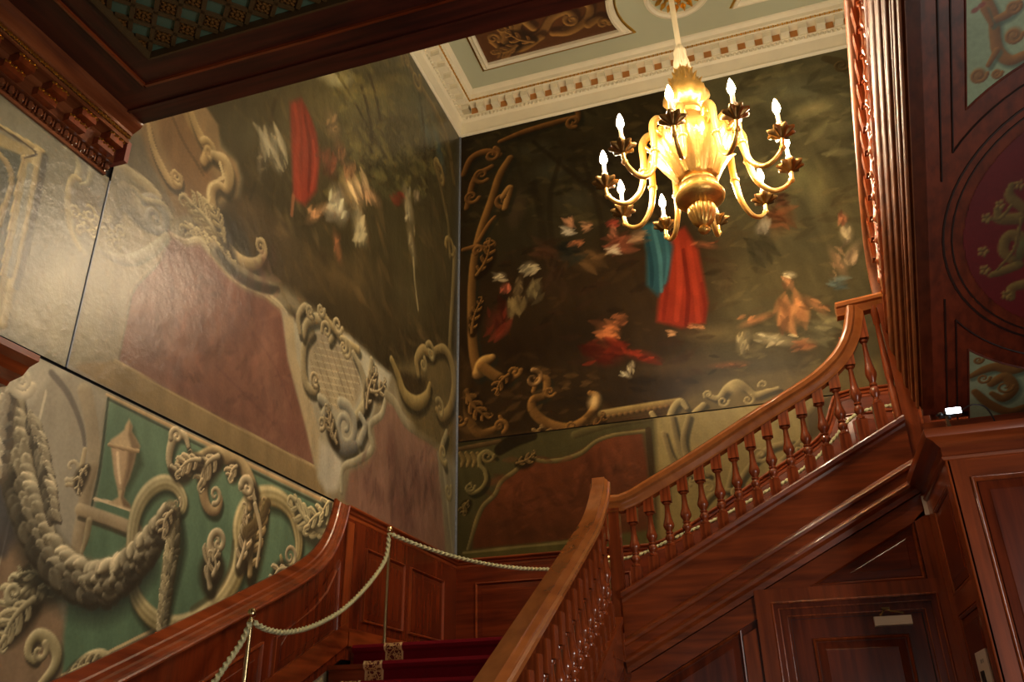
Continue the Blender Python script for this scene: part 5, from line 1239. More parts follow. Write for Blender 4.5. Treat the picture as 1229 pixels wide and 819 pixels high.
# ------------------------------------------------------------------ staircase ceiling, its panels and cornice
ce = struct(obj('ceiling', MB().box(XL, XR, 2.5, YB, ZC, ZC+.2), M['ceil_green']))
def ceil_panel(flip):
    cx, cy, r = -.23, 7.45, .80
    s = -1 if flip else 1
    x0 = -2.79 if not flip else -.23+2.56
    th0 = math.asin((7.86-cy)/r)
    arc = [(cx-s*r*math.cos(t), cy+r*math.sin(t)) for t in np.linspace(th0, -th0, 11)]
    return [(x0, 7.04), (x0, 7.86)]+arc
def frame_loop(mb, pts, prof, z):
    mb.sweep(prof, [(p[0], p[1], z) for p in pts], (0, 0, 1), closed=True)
for k, flip in enumerate((False, True)):
    pts = ceil_panel(flip)
    t = thing('ceiling_panel', ('brown scroll-painted ceiling panel with cream moulding, left of the round rosette', 'small visible corner of a brown ceiling panel right of the round rosette')[k], 'panel', (pts[0][0], pts[0][1], ZC), 'painted ceiling panels')
    mb = MB(); frame_loop(mb, pts, [(0, -.05), (-.05, -.05), (-.06, -.02), (-.035, .0), (-.03, .035), (0, .05)], ZC); obj('moulding', mb, M['cream'], t, 35)
    mb = MB(); frame_loop(mb, pts, [(0, .05), (-.022, .045), (-.022, .06), (0, .07)] if not flip else [(0, -.05), (-.022, -.045), (-.022, -.06), (0, -.07)], ZC); obj('gilt_fillet', mb, M['gilt'], t, 35)
    xs = [p[0] for p in pts]
    pt = Paint(min(xs), max(xs), 7.04, 7.86, .012, (84, 50, 24)); pt.run(PAINT['ceil'] if not flip else []); pt.age(.1, 0)
    cxp, cyp = -.23, 7.45
    pt.build('painted_field', lambda u, v: np.stack([u, v, np.full_like(u, ZC-.004)], 1), M['panel_paint'], t,
             mask=lambda U, V: (U-cxp)**2+(V-cyp)**2 > .80**2)
t = thing('ceiling_rosette', 'round gilded ceiling rosette in a cream ring above the chandelier cord', 'rosette', (-.23, 7.45, ZC))
def circ(x, y, z, r, n=40): return [(x+r*math.cos(2*PI*i/n), y+r*math.sin(2*PI*i/n), z) for i in range(n)]
mb = MB(); mb.sweep([(0, -.03), (-.04, -.03), (-.05, 0), (-.03, .03), (0, .04)], circ(-.23, 7.45, ZC, .37), (0, 0, 1), closed=True); obj('ring', mb, M['cream'], t, 35)
mb = MB(); mb.lathe([(.001, -.05), (.05, -.06), (.07, -.04), (.07, -.005)], (-.23, 7.45, ZC), 16); obj('hub', mb, M['black'], t, 35)
for r, n, s in ((.13, 12, .05), (.24, 18, .045)):
    lf = MB(); lf.loft([[(-.3*s, -.9*s, -.01), (.3*s, -.9*s, -.01), (0, -.9*s, -.03)], [(-.8*s, 0, -.02), (.8*s, 0, -.02), (0, 0, -.07)], [(-.2*s, 1.2*s, -.04), (.2*s, 1.2*s, -.04), (0, 1.2*s, -.06)]])
    me = lf.mesh('petal', M['gilt'])
    for i in range(n):
        a = 2*PI*i/n; o = obj('petal', me, None, t, loc=(-.23+r*math.cos(a), 7.45+r*math.sin(a), ZC)); o.rotation_euler = (0, 0, a-PI/2)

CP = [(0, 9.12), (.012, 9.12), (.035, 9.14), (.035, 9.16), (.02, 9.175), (.045, 9.32), (.06, 9.34), (.075, 9.35), (.075, 9.385), (.09, 9.40), (.09, 9.50), (.20, 9.505), (.215, 9.515), (.215, 9.545), (.24, 9.56), (.25, 9.60), (.29, 9.63), (.30, 9.65), (0, 9.65)]
tl = struct(obj('trim_1', MB().ext([(p, q) for p, q in CP], (XL, 2.5, 0), (XL, YB, 0), (1, 0, 0), (0, 0, 1), 0, -1), M['cream'], smooth=25))
tb = struct(obj('trim_2', MB().ext([(p, q) for p, q in CP], (XL, YB, 0), (XR, YB, 0), (0, -1, 0), (0, 0, 1), 1, 0), M['cream'], smooth=25))
mod = MB().box(-.05, .05, -.055, .055, 9.42, 9.50)
mod.box(-.058, .058, -.06, .062, 9.488, 9.503)
mme = mod.mesh('modillion_block', M['cream'])
gap_me = MB().box(-.045, .045, .0, .006, 9.405, 9.5).mesh('gilt_recess', simple('recess_gilt', (176, 120, 62), 0.5, 0.3))
for k in range(26):
    y = YB-.15-.21*k
    if y > 4.6: obj('modillion_block', mme, None, tl, loc=(XL+.145, y, 0)).rotation_euler = (0, 0, PI/2)
for k in range(26):
    x = XL+.15+.21*k
    if x < 2.2:
        obj('modillion_block', mme, None, tb, loc=(x, YB-.145, 0))
        obj('gilt_recess', gap_me, None, tb, loc=(x+.105, YB-.098, 0))
mb1, mb2, g1, g2 = MB(), MB(), MB(), MB()
for k in range(90):
    y = YB-.1-.055*k
    if y > 4.4: mb1.ball((XL+.082, y, 9.368), .021, 6, 4, 1.2); g1.ball((XL+.222, y, 9.53), .017, 5, 3); g1.ball((XL+.222, y-.0275, 9.53), .012, 5, 3)
    x = XL+.1+.055*k
    if x < 2.0: mb2.ball((x, YB-.082, 9.368), .021, 6, 4, 1.2); g2.ball((x, YB-.222, 9.53), .017, 5, 3); g2.ball((x+.0275, YB-.222, 9.53), .012, 5, 3)
for mb, par in ((mb1, tl), (mb2, tb)): o = obj('egg_moulding', mb, M['cream'], par, True); o['kind'] = 'stuff'
for mb, par in ((g1, tl), (g2, tb)): o = obj('gilt_bead_row', mb, M['gilt'], par, True); o['kind'] = 'stuff'

# ------------------------------------------------------------------ hall ceiling with its diagonal lattice field
hc = struct(obj('ceiling.001', MB().box(XL, XR, -4.0, YH, ZH+.05, ZH+.25), M['dark_x']))
mb = MB().box(XL, XR, 2.745, YH, ZH, ZH+.05).box(XL, XR, 2.585, 2.735, ZH+.006, ZH+.05); obj('front_board', mb, M['dark_x'], hc)
mb = MB().box(XL, -2.965, -4, 2.745, ZH, ZH+.05).box(-2.955, -2.80, -4, 2.585, ZH+.006, ZH+.05); obj('side_board', mb, M['dark_y'], hc)
mb = MB().box(-2.965, XR, 2.733, 2.748, ZH-.012, ZH+.04); obj('bead', mb, M['mahog_x'], hc)
mb = MB().box(-2.968, -2.953, -4, 2.748, ZH-.012, ZH+.04); obj('bead', mb, M['mahog_y'], hc)
mb = MB().box(-2.80, XR, 2.578, 2.590, ZH-.008, ZH+.04); obj('gilt_bead', mb, M['diaper_slat'], hc)
mb = MB().box(-2.806, -2.794, -4, 2.588, ZH-.008, ZH+.04); obj('gilt_bead', mb, M['diaper_slat'], hc)
obj('front_moulding', MB().ext([(0, 0), (.012, 0), (.02, .012), (.02, .05), (0, .06)], (XL, YH-.13, ZH), (XR, YH-.13, ZH), (0, 1, 0), (0, 0, -.25)), M['dark_x'], hc)
s2 = math.sqrt(.5); pit = .105; cx0, cy0 = -2.736, 2.288
gme = MB().box(-.046, .046, -.046, .046, ZH+.042, ZH+.05).mesh('coffer_panel', M['diaper_green'])
bm_ = MB().box(-.046, .046, -.046, .046, ZH+.040, ZH+.05)
bme = bm_.mesh('coffer_panel', M['diaper_brown'])
rm_ = MB()
for i in range(8):
    a = i*PI/4; rm_.ball((.024*math.cos(a), .024*math.sin(a), ZH+.036), .012, 5, 3)
for i in range(4):
    a = PI/4+i*PI/2; rm_.ball((.036*math.cos(a)*1.1, .036*math.sin(a)*1.1, ZH+.037), .009, 5, 3)
rm_.ball((0, 0, ZH+.034), .013, 6, 4)
rme = rm_.mesh('carved_rosette', M['carved'])
for i in range(-2, 22):
    for j in range(-16, 12):
        x = cx0+(i-j)*pit*s2; y = cy0+(i+j)*pit*s2
        if -2.86 < x < -1.15 and 1.93+max(0, (x+2.2))*.42 < y < 2.62:
            green = (i+j) % 2 == 0
            o = obj('coffer_panel', gme if green else bme, None, hc, loc=(x, y, 0)); o.rotation_euler = (0, 0, PI/4)
            if not green:
                q = obj('carved_rosette', rme, None, o); q.location = (0, 0, 0)
slat = MB().box(-.011, .011, -1.1, 1.1, ZH+.028, ZH+.05).mesh('lattice_slat', M['diaper_slat'])
for i in range(-9, 24):
    a = (i-.5)*pit
    for sg in (1, -1):
        # line through cell borders, running along +-45 degrees
        nx, ny = (s2, s2) if sg > 0 else (-s2, s2)
        px, py = cx0+nx*a, cy0+ny*a; dx, dy = (-s2, s2) if sg > 0 else (s2, s2)
        # clip to field x -2.8..-1.0, y 1.8..2.585
        ts = []
        t0, t1 = -3, 3
        for p_, d_, lo, hi in ((px, dx, -2.79, -1.05), (py, dy, 1.8, 2.575)):
            aa, bb = (lo-p_)/d_, (hi-p_)/d_; t0 = max(t0, min(aa, bb)); t1 = min(t1, max(aa, bb))
        if t1-t0 > .1:
            tm = (t0+t1)/2; o = obj('lattice_slat', slat, None, hc, loc=(px+dx*tm, py+dy*tm, 0))
            o.rotation_euler = (0, 0, math.atan2(dy, dx)-PI/2); o.scale = (1, (t1-t0)/2.2, 1)

# hall cornice on the left wall
HP = [(0, 4.585), (.014, 4.585), (.02, 4.60), (.012, 4.61), (.02, 4.65), (.055, 4.655), (.055, 4.715), (.06, 4.775), (.135, 4.778), (.135, 4.803), (.125, 4.806), (.135, 4.822), (.15, 4.826), (.155, 4.84), (.175, 4.85), (.20, 4.865), (.212, 4.88), (.216, 4.90), (0, 4.90)]
hcn = struct(obj('trim_3', MB().ext(HP, (XL, -4, 0), (XL, YH, 0), (1, 0, 0), (0, 0, 1)), M['corn_y'], smooth=30))
blk1 = MB().box(0, .08, -.05, .05, 4.722, 4.772).mesh('modillion_block', M['mahog_z'])
blk2 = MB().box(0, .045, -.06, .06, 4.662, 4.708).mesh('modillion_block', M['mahog_z'])
def zig(w, z, p):
    m = MB()
    for i in range(7):
        a = -w+2*w*i/6; m.ball((p, a, z+(.004 if i % 2 else -.004)), .0085, 4, 3)
    return m
z1 = zig(.05, 4.764, .082).mesh('gilt_edge', M['gilt']); z2 = zig(.055, 4.70, .047).mesh('gilt_edge', M['gilt'])
for k in range(9):
    y = 2.74+.21-.21*k-.03
    for b_, z_ in ((blk1, z1), (blk2, z2)):
        o = obj('modillion_block', b_, None, hcn, loc=(XL+.054, y-(.03 if b_ is blk2 else 0), 0)); q = obj('gilt_edge', z_, None, o); q.location = (0, 0, 0)
e1, e2 = MB(), MB()
for k in range(64):
    y = 2.98-.03*k
    if k % 2 == 0: e1.ball((XL+.03, y, 4.628), .021, 6, 4, 1.2)
    else: e1.box(XL+.015, XL+.036, y-.004, y+.004, 4.605, 4.65)
    e2.ball((XL+.142, 2.99-.02*k*1.6, 4.814), .0115, 5, 3); e2.ball((XL+.142, 2.974-.02*k*1.6, 4.812), .008, 5, 3)
o = obj('egg_and_dart', e1, M['corn_y'], hcn, True); o['kind'] = 'stuff'
o = obj('gilt_leaf_band', e2, M['gilt'], hcn, True); o['kind'] = 'stuff'
obj('end_board', MB().box(XL-.01, XL+.13, YH, YH+.03, 4.66, 4.80), simple('red_lit_end', (128, 60, 46), 0.5), hcn)  # added board, coloured in the red of the lit cornice end
struct(obj('trim_4', MB().ext([(0, 0), (.20, .0), (.20, .03), (.15, .05), (.12, .09), (.05, .11), (.04, .13), (0, .13)], (XL, .4, 3.29), (XL, 2.72, 3.29), (1, 0, 0), (0, 0, -1)), M['mahog_y']))

# ------------------------------------------------------------------ wall paintings
def board(name, label, ops, u0, u1, v0, v1, step, base, side, mat, key, gain):
    loc = (XL, (u0+u1)/2, v0) if side == 'L' else ((u0+u1)/2, YB, v0)
    t = thing(name, label, 'painting', loc, 'painted wall boards')
    pt = Paint(u0, u1, v0, v1, step, base); pt.run(ops); pt.age()
    if side == 'L':
        pt.build('painted_face', lambda u, v: np.stack([np.full_like(u, XL), u, v], 1), mat, t, gain=gain)
        obj('board', MB().box(XL-.02, XL-.003, u0, u1, v0, v1), M['gap'], t)
    else:
        pt.build('painted_face', lambda u, v: np.stack([u, np.full_like(u, YB), v], 1), mat, t, gain=gain)
        obj('board', MB().box(u0, u1, YB+.003, YB+.02, v0, v1), M['gap'], t)
    return t
board('wall_painting', 'painted scrolls, leaf garland and urn on green, on the lower left wall', PAINT['L1'], 2.0, 6.03, 1.5, 3.384, .0075, (140, 130, 104), 'L', M['canvas_low'], 'L1', GAIN['L1'])
board('wall_painting', 'tall dark landscape painting with red drapery, scrolls and lattice shield on the left wall', PAINT['L2'], 3.062, YB, 3.402, 9.12, .0125, (140, 128, 98), 'L', M['canvas'], 'L2', GAIN['L2'])
board('wall_painting', 'grey-brown painted panel with a framed picture at the far left edge, under the wooden cornice', PAINT['L0'], 1.9, 3.048, 3.402, 4.60, .0095, (122, 115, 90), 'L', M['canvas'], 'L0', GAIN['L0'])
board('wall_painting', 'large dark brown landscape painting with red and teal drapery behind the chandelier', PAINT['B1'], XL+.01, 1.9, 4.735, 9.12, .0115, (44, 31, 17), 'B', M['canvas_back'], 'B1', GAIN['B1'])
board('wall_painting', 'brown painted panel in olive scroll border behind the second flight balusters', PAINT['B2'], XL+.01, 1.9, 3.2, 4.722, .0115, (60, 52, 28), 'B', M['canvas_back'], 'B2', GAIN['B2'])
struct(obj('trim_5', MB().box(XL+.002, XL+.022, YB-.022, YB-.002, 3.38, 9.12), M['steel']))
struct(obj('trim_6', MB().ext([(0, -.007), (.006, -.004), (.006, .004), (0, .007)], (XL, 3.055, 3.402), (XL, 3.055, 4.585), (1, 0, 0), (0, 1, 0)), M['steel']))

# ------------------------------------------------------------------ wainscot along the left and back walls
def strip(pts, d, off): # polygon on a wall from lists
    return pts
CAPP = [(0, 0), (.07, 0), (.075, -.012), (.07, -.022), (.05, -.03), (.045, -.05), (.03, -.06), (.028, -.085), (.02, -.095), (.018, -.15), (0, -.15)]
capL = [(2.2, 1.265)]+[tuple(p) for p in spline([(3.0, 1.585), (3.861, 1.960), (4.5, 2.245), (5.1, 2.52), (5.365, 2.645), (5.6, 2.775), (5.78, 2.92), (5.90, 3.085), (5.97, 3.24), (6.01, 3.375)], 4)]
wl = struct(obj('trim_7', MB().poly([(XL+.003, y, z-.02) for y, z in capL]+[(XL+.003, 6.05, 3.36), (XL+.003, YB, 3.36), (XL+.003, YB, ZL-.1), (XL+.003, 6.1, ZL-.1), (XL+.003, 2.2, .4)], (.025, 0, 0)), M['panel_z']))
obj('cap_rail', MB().sweep([(-p, q) for p, q in CAPP], [(XL+.004, y, z) for y, z in capL], (-1, 0, 0)), M['mahog_y'], wl, 30)
obj('cap_rail', MB().ext(CAPP, (XL+.004, 6.0, 3.39), (XL+.004, YB, 3.39), (1, 0, 0), (0, 0, 1), 0, -1), M['mahog_y'], wl, 30)
X1 = XL+.028
def frame_panel(par, corners, axis, face, depth, mat_panel, mat_frame, name='panel'):
    """raised panel: corners (a,z) TL TR BR BL on plane; axis 'x' plane const Y=face looking to -Y, 'y' plane const X=face looking to +X, 'n' looking to -X"""
    def P3(a, z, d):
        if axis == 'y': return (face+d, a, z)
        if axis == 'n': return (face-d, a, z)
        return (a, face-d, z)
    c = np.array(corners, float); m = c.mean(0)
    n = len(c)
    def inset(k):
        out = []
        for i in range(n):
            p, a, b = c[i], c[i-1], c[(i+1) % n]
            e1 = (a-p)/np.linalg.norm(a-p); e2 = (b-p)/np.linalg.norm(b-p)
            sn = abs(e1[0]*e2[1]-e1[1]*e2[0]); out.append(p+(e1+e2)*k/max(sn, .25))
        return out
    mb = MB()
    prof = [(0, 0.0), (.004, depth*.9), (.012, depth), (.02, depth*.6), (.024, .001)]
    mb.loft([[P3(a, z, d) for a, z in inset(k)] for k, d in prof], caps=False)
    fr = obj('panel_moulding', mb, mat_frame, par, 30)
    pn = MB(); pn.loft([[P3(a, z, d) for a, z in inset(k)] for k, d in ((.03, .0), (.03, .002), (.075, .010), (.08, .013))]); obj(name, pn, mat_panel, par, 20)
zr = lambda y: np.interp(y, [p[0] for p in capL], [p[1] for p in capL])
# sloping panels beside the first flight
def slope_panel(ya, yb, top=.27, bot=.62):
    ys = np.linspace(ya, yb, 7 if yb > 5.3 else 3)
    tp = [(y, min(zr(y)-top, 2.985)) for y in ys]
    return tp[::1]+[(yb, 1.13+.475*(yb-4.0)+.33), (ya, 1.13+.475*(ya-4.0)+.33)]
frame_panel(wl, [(5.16, 2.285), (5.4, 2.40), (5.62, 2.52), (5.80, 2.665), (5.92, 2.85), (5.965, 2.95), (5.985, 2.40), (5.16, 2.0)], 'y', X1, .022, M['panel_z'], M['mahog_z'])
frame_panel(wl, [(4.0, 1.76), (5.03, 2.245), (5.03, 1.93), (4.0, 1.45)], 'y', X1, .022, M['panel_z'], M['mahog_z'])
for a, b in ((6.39, 7.17), (7.295, 8.11)):
    frame_panel(wl, [(a, 3.12), (b, 3.12), (b, 2.52), (a, 2.52)], 'y', X1, .02, M['panel_z'], M['mahog_z'])
obj('corner_stile', MB().box(X1, X1+.018, 6.03, 6.15, ZL, 3.27), M['mahog_z'], wl)
obj('skirting', MB().box(X1, X1+.02, 6.17, YB, ZL, ZL+.11).box(X1, X1+.012, 6.17, YB, ZL+.11, ZL+.135), M['mahog_y'], wl)
obj('skirting', MB().poly([(X1, 3.0, 1.02), (X1, 6.15, 2.50), (X1, 6.15, 2.32), (X1, 3.0, .82)], (.022, 0, 0)), M['mahog_y'], wl)
# back wall
capB = [(XL, 3.39), (-1.30, 3.39)]+[tuple(p) for p in spline([(-1.15, 3.42), (-.854, 3.56), (-.243, 3.888), (.30, 4.19), (.41, 4.255), (.50, 4.335), (.58, 4.48), (.64, 4.62), (.70, 4.71), (.83, 4.745)], 4)]+[(1.9, 4.75)]
Y1 = YB-.028
wb = struct(obj('trim_8', MB().poly([(x, YB-.003, z-.02) for x, z in capB]+[(1.9, YB-.003, ZL-.1), (XL+.03, YB-.003, ZL-.1)], (0, -.025, 0)), M['panel_x']))
obj('cap_rail', MB().sweep([(p, q) for p, q in CAPP][::-1], [(x, YB-.004, z) for x, z in capB], (0, -1, 0)), M['mahog_x'], wb, 30)
frame_panel(wb, [(-3.155, 3.14), (-2.39, 3.14), (-2.39, 2.52), (-3.155, 2.52)], 'x', Y1, .02, M['panel_x'], M['mahog_x'])
frame_panel(wb, [(-2.26, 3.14), (-1.5, 3.14), (-1.5, 2.52), (-2.26, 2.52)], 'x', Y1, .02, M['panel_x'], M['mahog_x'])
frame_panel(wb, [(-1.05, 3.23), (-.30, 3.60), (-.30, 3.05), (-1.05, 2.70)], 'x', Y1, .02, M['panel_x'], M['mahog_x'])
frame_panel(wb, [(-.16, 3.68), (.56, 4.04), (.56, 3.5), (-.16, 3.12)], 'x', Y1, .02, M['panel_x'], M['mahog_x'])
frame_panel(wb, [(.74, 4.50), (1.45, 4.50), (1.45, 3.85), (.74, 3.85)], 'x', Y1, .02, M['panel_x'], M['mahog_x'])
obj('skirting', MB().box(XL+.03, -1.2, Y1-.02, Y1, ZL, ZL+.12), M['mahog_x'], wb)

# ------------------------------------------------------------------ stairs
RUN1, RISE1 = .325, .156
f1 = thing('stair_flight', 'first flight of wooden steps under red carpet, rising from the hall to the landing', 'stairs', (-2.3, 4, 0), 'flights of the staircase')
for k in range(1, 15):
    z = ZL-RISE1*k; y = YN-RUN1*k
    if z < .05: break
    obj('tread', MB().ext([(0, 0), (RUN1+.03, 0), (RUN1+.03, -.04), (.012, -.04), (0, -.03)], (XL+.03, y, z-.003), (-1.20, y, z-.003), (0, 1, 0), (0, 0, 1)), M['mahog_x'], f1)
    obj('riser', MB().box(XL+.03, -1.20, y+.03, y+.05, max(0, z-RISE1), z-.04), M['mahog_x'], f1)
STR = .06
s1 = lambda y: ZL+(RISE1/RUN1)*(y-YN)
obj('outer_string', MB().poly([(-1.285, 1.9, s1(1.9)+STR), (-1.285, 6.25, s1(6.25)+STR), (-1.285, 6.25, s1(6.25)-.25), (-1.285, 1.9, max(0, s1(1.9)-.25))], (.075, 0, 0)), M['mahog_y'], f1)
obj('string_cap', MB().poly([(-1.305, 1.9, s1(1.9)+STR+.03), (-1.305, 6.25, s1(6.25)+STR+.03), (-1.305, 6.25, s1(6.25)+STR-.01), (-1.305, 1.9, s1(1.9)+STR-.01)], (.115, 0, 0)), M['mahog_y'], f1)
obj('side_panelling', MB().poly([(-1.25, 1.9, 0), (-1.25, 6.3, 0), (-1.25, 6.3, s1(6.3)-.2), (-1.25, 1.95, s1(1.95)-.1)], (.03, 0, 0)), M['panel_z'], f1)
ld = thing('stair_landing', 'half landing between the red carpeted flight and the rising balustrade', 'landing', (-2.3, 7.3, ZL), 'landings of the staircase')
obj('landing_floor', MB().box(XL+.03, -1.2, YN+.052, YB-.03, ZL-.2, ZL-.004), M['mahog_x'], ld)
obj('nosing', MB().ext([(0, 0), (.05, 0), (.05, -.04), (.012, -.04), (0, -.03)], (XL+.03, YN, ZL-.003), (-1.30, YN, ZL-.003), (0, 1, 0), (0, 0, 1)), M['mahog_x'], ld)
obj('riser', MB().box(XL+.03, -1.3, YN+.03, YN+.05, ZL-RISE1, ZL-.04), M['mahog_x'], ld)
# carpet
cp = thing('stair_carpet', 'dark red velvet carpet with patterned border strips, laid over the steps', 'carpet', (-2.2, 5.5, ZL))
TH = .012
def steps_path(n0, n1, x, extra=0.0):
    p = []
    for k in range(n0, n1):
        z = ZL-RISE1*k; y = YN-RUN1*k
        p += [(x, y+.05-.016, z-RISE1+TH), (x, y+.05-.016, z-.05), (x, y-.004, z-.035), (x, y-.012, z-.008), (x, y+.01, z+TH)]
    return p
mb = MB()
def carpet(mb, xa, xb, off, k0, k1):
    rows = []
    for k in range(k1, k0-1, -1):
        z = ZL-RISE1*k; y = YN-RUN1*k
        rows += [(y+.024-off, z-RISE1+TH+off), (y+.022-off, z-.052), (y-.006-off, z-.036), (y-.014-off, z-.012), (y-.004, z+TH+off)]
    rows.append((YB-.06, ZL+TH+off) if k0 == 0 else (YN-RUN1*k0+.3, ZL-RISE1*k0+TH+off))
    mb.loft([[(xa, y, z), (xb, y, z)] for y, z in rows], close=False)
m0 = MB(); carpet(m0, -2.92, -1.36, 0, 0, 12); carpet(m0, XL+.06, -3.06, 0, 0, 0); obj('pile', m0, M['velvet'], cp)
m1 = MB(); carpet(m1, -3.06, -2.92, .001, 0, 12)
bm2, nt, b = new_mat('carpet_border'); N, L = nt.nodes, nt.links
tc = N.new('ShaderNodeTexCoord'); vo = N.new('ShaderNodeTexVoronoi'); vo.inputs['Scale'].default_value = 38; vo.feature = 'DISTANCE_TO_EDGE'
nz = N.new('ShaderNodeTexNoise'); nz.inputs['Scale'].default_value = 26
mxv = N.new('ShaderNodeMix'); mxv.data_type = 'VECTOR'; mxv.inputs[0].default_value = .06
L.new(tc.outputs['Object'], mxv.inputs[4]); L.new(tc.outputs['Object'], nz.inputs['Vector']); L.new(nz.outputs['Color'], mxv.inputs[5]); L.new(mxv.outputs[1], vo.inputs['Vector'])
rp = N.new('ShaderNodeValToRGB'); rp.color_ramp.interpolation = 'CONSTANT'
rp.color_ramp.elements[0].color = lin((196, 158, 104))+(1,); rp.color_ramp.elements[1].position = .12; rp.color_ramp.elements[1].color = lin((92, 22, 20))+(1,)
L.new(vo.outputs['Distance'], rp.inputs[0]); L.new(rp.outputs[0], b.inputs['Base Color']); b.inputs['Roughness'].default_value = .9
bo = obj('border_strip', m1, bm2, cp); bo['label'] = 'cream and red patterned border strip'
m2 = MB(); carpet(m2, -3.066, -3.05, .003, 0, 12); carpet(m2, -2.93, -2.914, .003, 0, 12); obj('border_edge', m2, simple('border_cream', (206, 176, 128), .9), cp)

# second flight
RUN2, RISE2 = .31, (ZU-ZL)/8
f2 = thing('stair_flight', 'second flight rising to the right along the back wall, with deep moulded wooden string', 'stairs', (0, 7.4, ZL), 'flights of the staircase')
for k in range(1, 8):
    x = -1.20+RUN2*(k-1); z = ZL+RISE2*k
    obj('tread', MB().box(x-.02, x+RUN2, YD+.06, YB-.05, z-.04, z), M['mahog_y'], f2)
    obj('riser', MB().box(x, x+.02, YD+.06, YB-.05, z-RISE2, z-.04), M['mahog_y'], f2)
zs = lambda x: 2.575+.51*(x+1.207)
SP = [(-.10, .02), (.055, .02), (.06, .008), (.055, -.02), (.03, -.035), (.022, -.055), (.022, -.30), (.04, -.315), (.05, -.335), (.045, -.355), (.028, -.365), (.028, -.425), (.04, -.44), (.05, -.455), (.045, -.475), (.02, -.50), (.012, -.54), (-.05, -.54), (-.05, -.1), (-.10, -.06)]
def slant(prof, xa, xb): # vertical cut section of a raked moulding
    mb = MB(); mb.loft([[(xa, YS-p, zs(xa)+q) for p, q in prof], [(xb, YS-p, zs(xb)+q) for p, q in prof]]); return mb
obj('string_cap', slant([(-.10, .02), (.055, .02), (.06, .008), (.055, -.02), (.03, -.035), (.022, -.055), (-.10, -.055)], -1.2, .955), M['mahog_x'], f2, 30)
obj('string_fascia', slant([(-.05, -.055), (.022, -.055), (.022, -.30), (-.05, -.30)], -1.2, .955), M['mahog_x'], f2)
obj('string_moulding', slant([(-.05, -.30), (.022, -.30), (.04, -.315), (.05, -.335), (.045, -.355), (.028, -.365), (.028, -.425), (.04, -.44), (.05, -.455), (.045, -.475), (.02, -.50), (.012, -.54), (-.05, -.54)], -1.2, .955), M['mahog_x'], f2, 30)
lu = thing('stair_landing', 'upper landing behind the tall moulded string at right', 'landing', (2.1, 7.4, ZU), 'landings of the staircase')
obj('landing_floor', MB().box(.97, XR, YS+.03, YB-.05, ZU-.15, ZU), M['mahog_x'], lu)

# third flight, coming back towards the hall overhead
T3 = .65
zt = lambda y: 5.18-T3*(y-5.0)
zb = lambda y: 4.53-T3*(y-5.0)
f3 = thing('stair_flight', 'third flight overhead at right, with reeded string and red painted soffit', 'stairs', (2.1, 4.4, 4.9), 'flights of the staircase')
Y3a, Y3b = 3.0, 6.26
def rake(prof): # (x, dz from string top)
    mb = MB(); mb.loft([[(x, Y3a, zt(Y3a)+q) for x, q in prof], [(x, Y3b, zt(Y3b)+q) for x, q in prof]]); return mb
obj('string_cap', rake([(.965, .02), (1.075, .02), (1.075, -.03), (.99, -.05), (.975, -.035), (.962, -.01)]), M['mahog_y'], f3, 30)
reeds = [(.988, -.05)]; q = -.05
for x, wd, dp in ((.985, .17, .022), (.992, .03, .006), (1.0, .10, .018), (1.008, .025, .005), (1.016, .09, .016), (1.03, .03, .006), (1.04, .07, .012), (1.052, .05, .008)):
    for a in (.05, .25, .5, .75, .95): reeds.append((x-dp*math.sin(PI*a), q-wd*a))
    q -= wd+.004; reeds.append((x+.012, q+.004)); reeds.append((x+.012, q))
reeds += [(1.065, -.615), (1.08, -.65), (1.16, -.65), (1.16, -.05)]
obj('reeded_string', rake(reeds), M['string'], f3, 50)
nst = 13
for k in range(nst):
    y = Y3b-.27*k-.05; z = zb(y)+.13
    if y < Y3a: break
    obj('tread', MB().box(1.16, XR-.01, y, y+.29, z-.04, z), M['mahog_x'], f3)
    obj('riser', MB().box(1.16, XR-.01, y+.27, y+.29, z-.175, z-.04), M['mahog_x'], f3)
# soffit plane
cs, sn = 1/math.hypot(1, T3), T3/math.hypot(1, T3)
O3 = Vector((0, 5.16, zb(5.16)))
def S3(u, v, d=0.0): # u = x, v up the slope, d = below the soffit
    return (u, O3.y-v*cs-d*sn, O3.z+v*sn-d*cs)
vA, vB = (O3.y-Y3a)/cs, (O3.y-6.31)/cs
mb = MB(); mb.loft([[S3(1.085, vA), S3(XR-.01, vA), S3(XR-.01, vA, -.05), S3(1.085, vA, -.05)], [S3(1.085, vB), S3(XR-.01, vB), S3(XR-.01, vB, -.05), S3(1.085, vB, -.05)]])
sf = obj('painted_soffit', mb, M['soffit'], f3); sf['label'] = 'dark red-brown boarded soffit with a painted roundel and green spandrels'
SC = 2.15
def ring(r, w_, h, mat, nm='ring_moulding'):
    mb = MB(); n = 64; rings = []
    for i in range(n):
        a = 2*PI*i/n
        rings.append([S3(SC+(r+p)*math.cos(a), (r+p)*math.sin(a), q) for p, q in ((-w_, -.002), (-w_*.6, h), (w_*.6, h), (w_, -.002))])
    rings.append(rings[0]); mb.loft(rings, caps=False); return obj(nm, mb, mat, sf, 30)
M['groove'] = simple('dark_painted_line', (34, 14, 10), .5)
RC = [SC-1.256, SC-1.295, SC-1.357]
ring(RC[0]+.012, .009, .006, M['groove']); ring(RC[1], .007, .006, M['groove'])
pt = Paint(SC-.80, SC+.80, -.80, .80, .011, (96, 22, 26)); pt.run(PAINT['disc']); pt.age(.15, 0)
pt.build('painted_roundel', lambda u, v: np.array([S3(a, b_, .004) for a, b_ in zip(u, v)]), M['panel_paint'], sf, mask=lambda U, V: (U-SC)**2+V**2 < RC[2]**2)
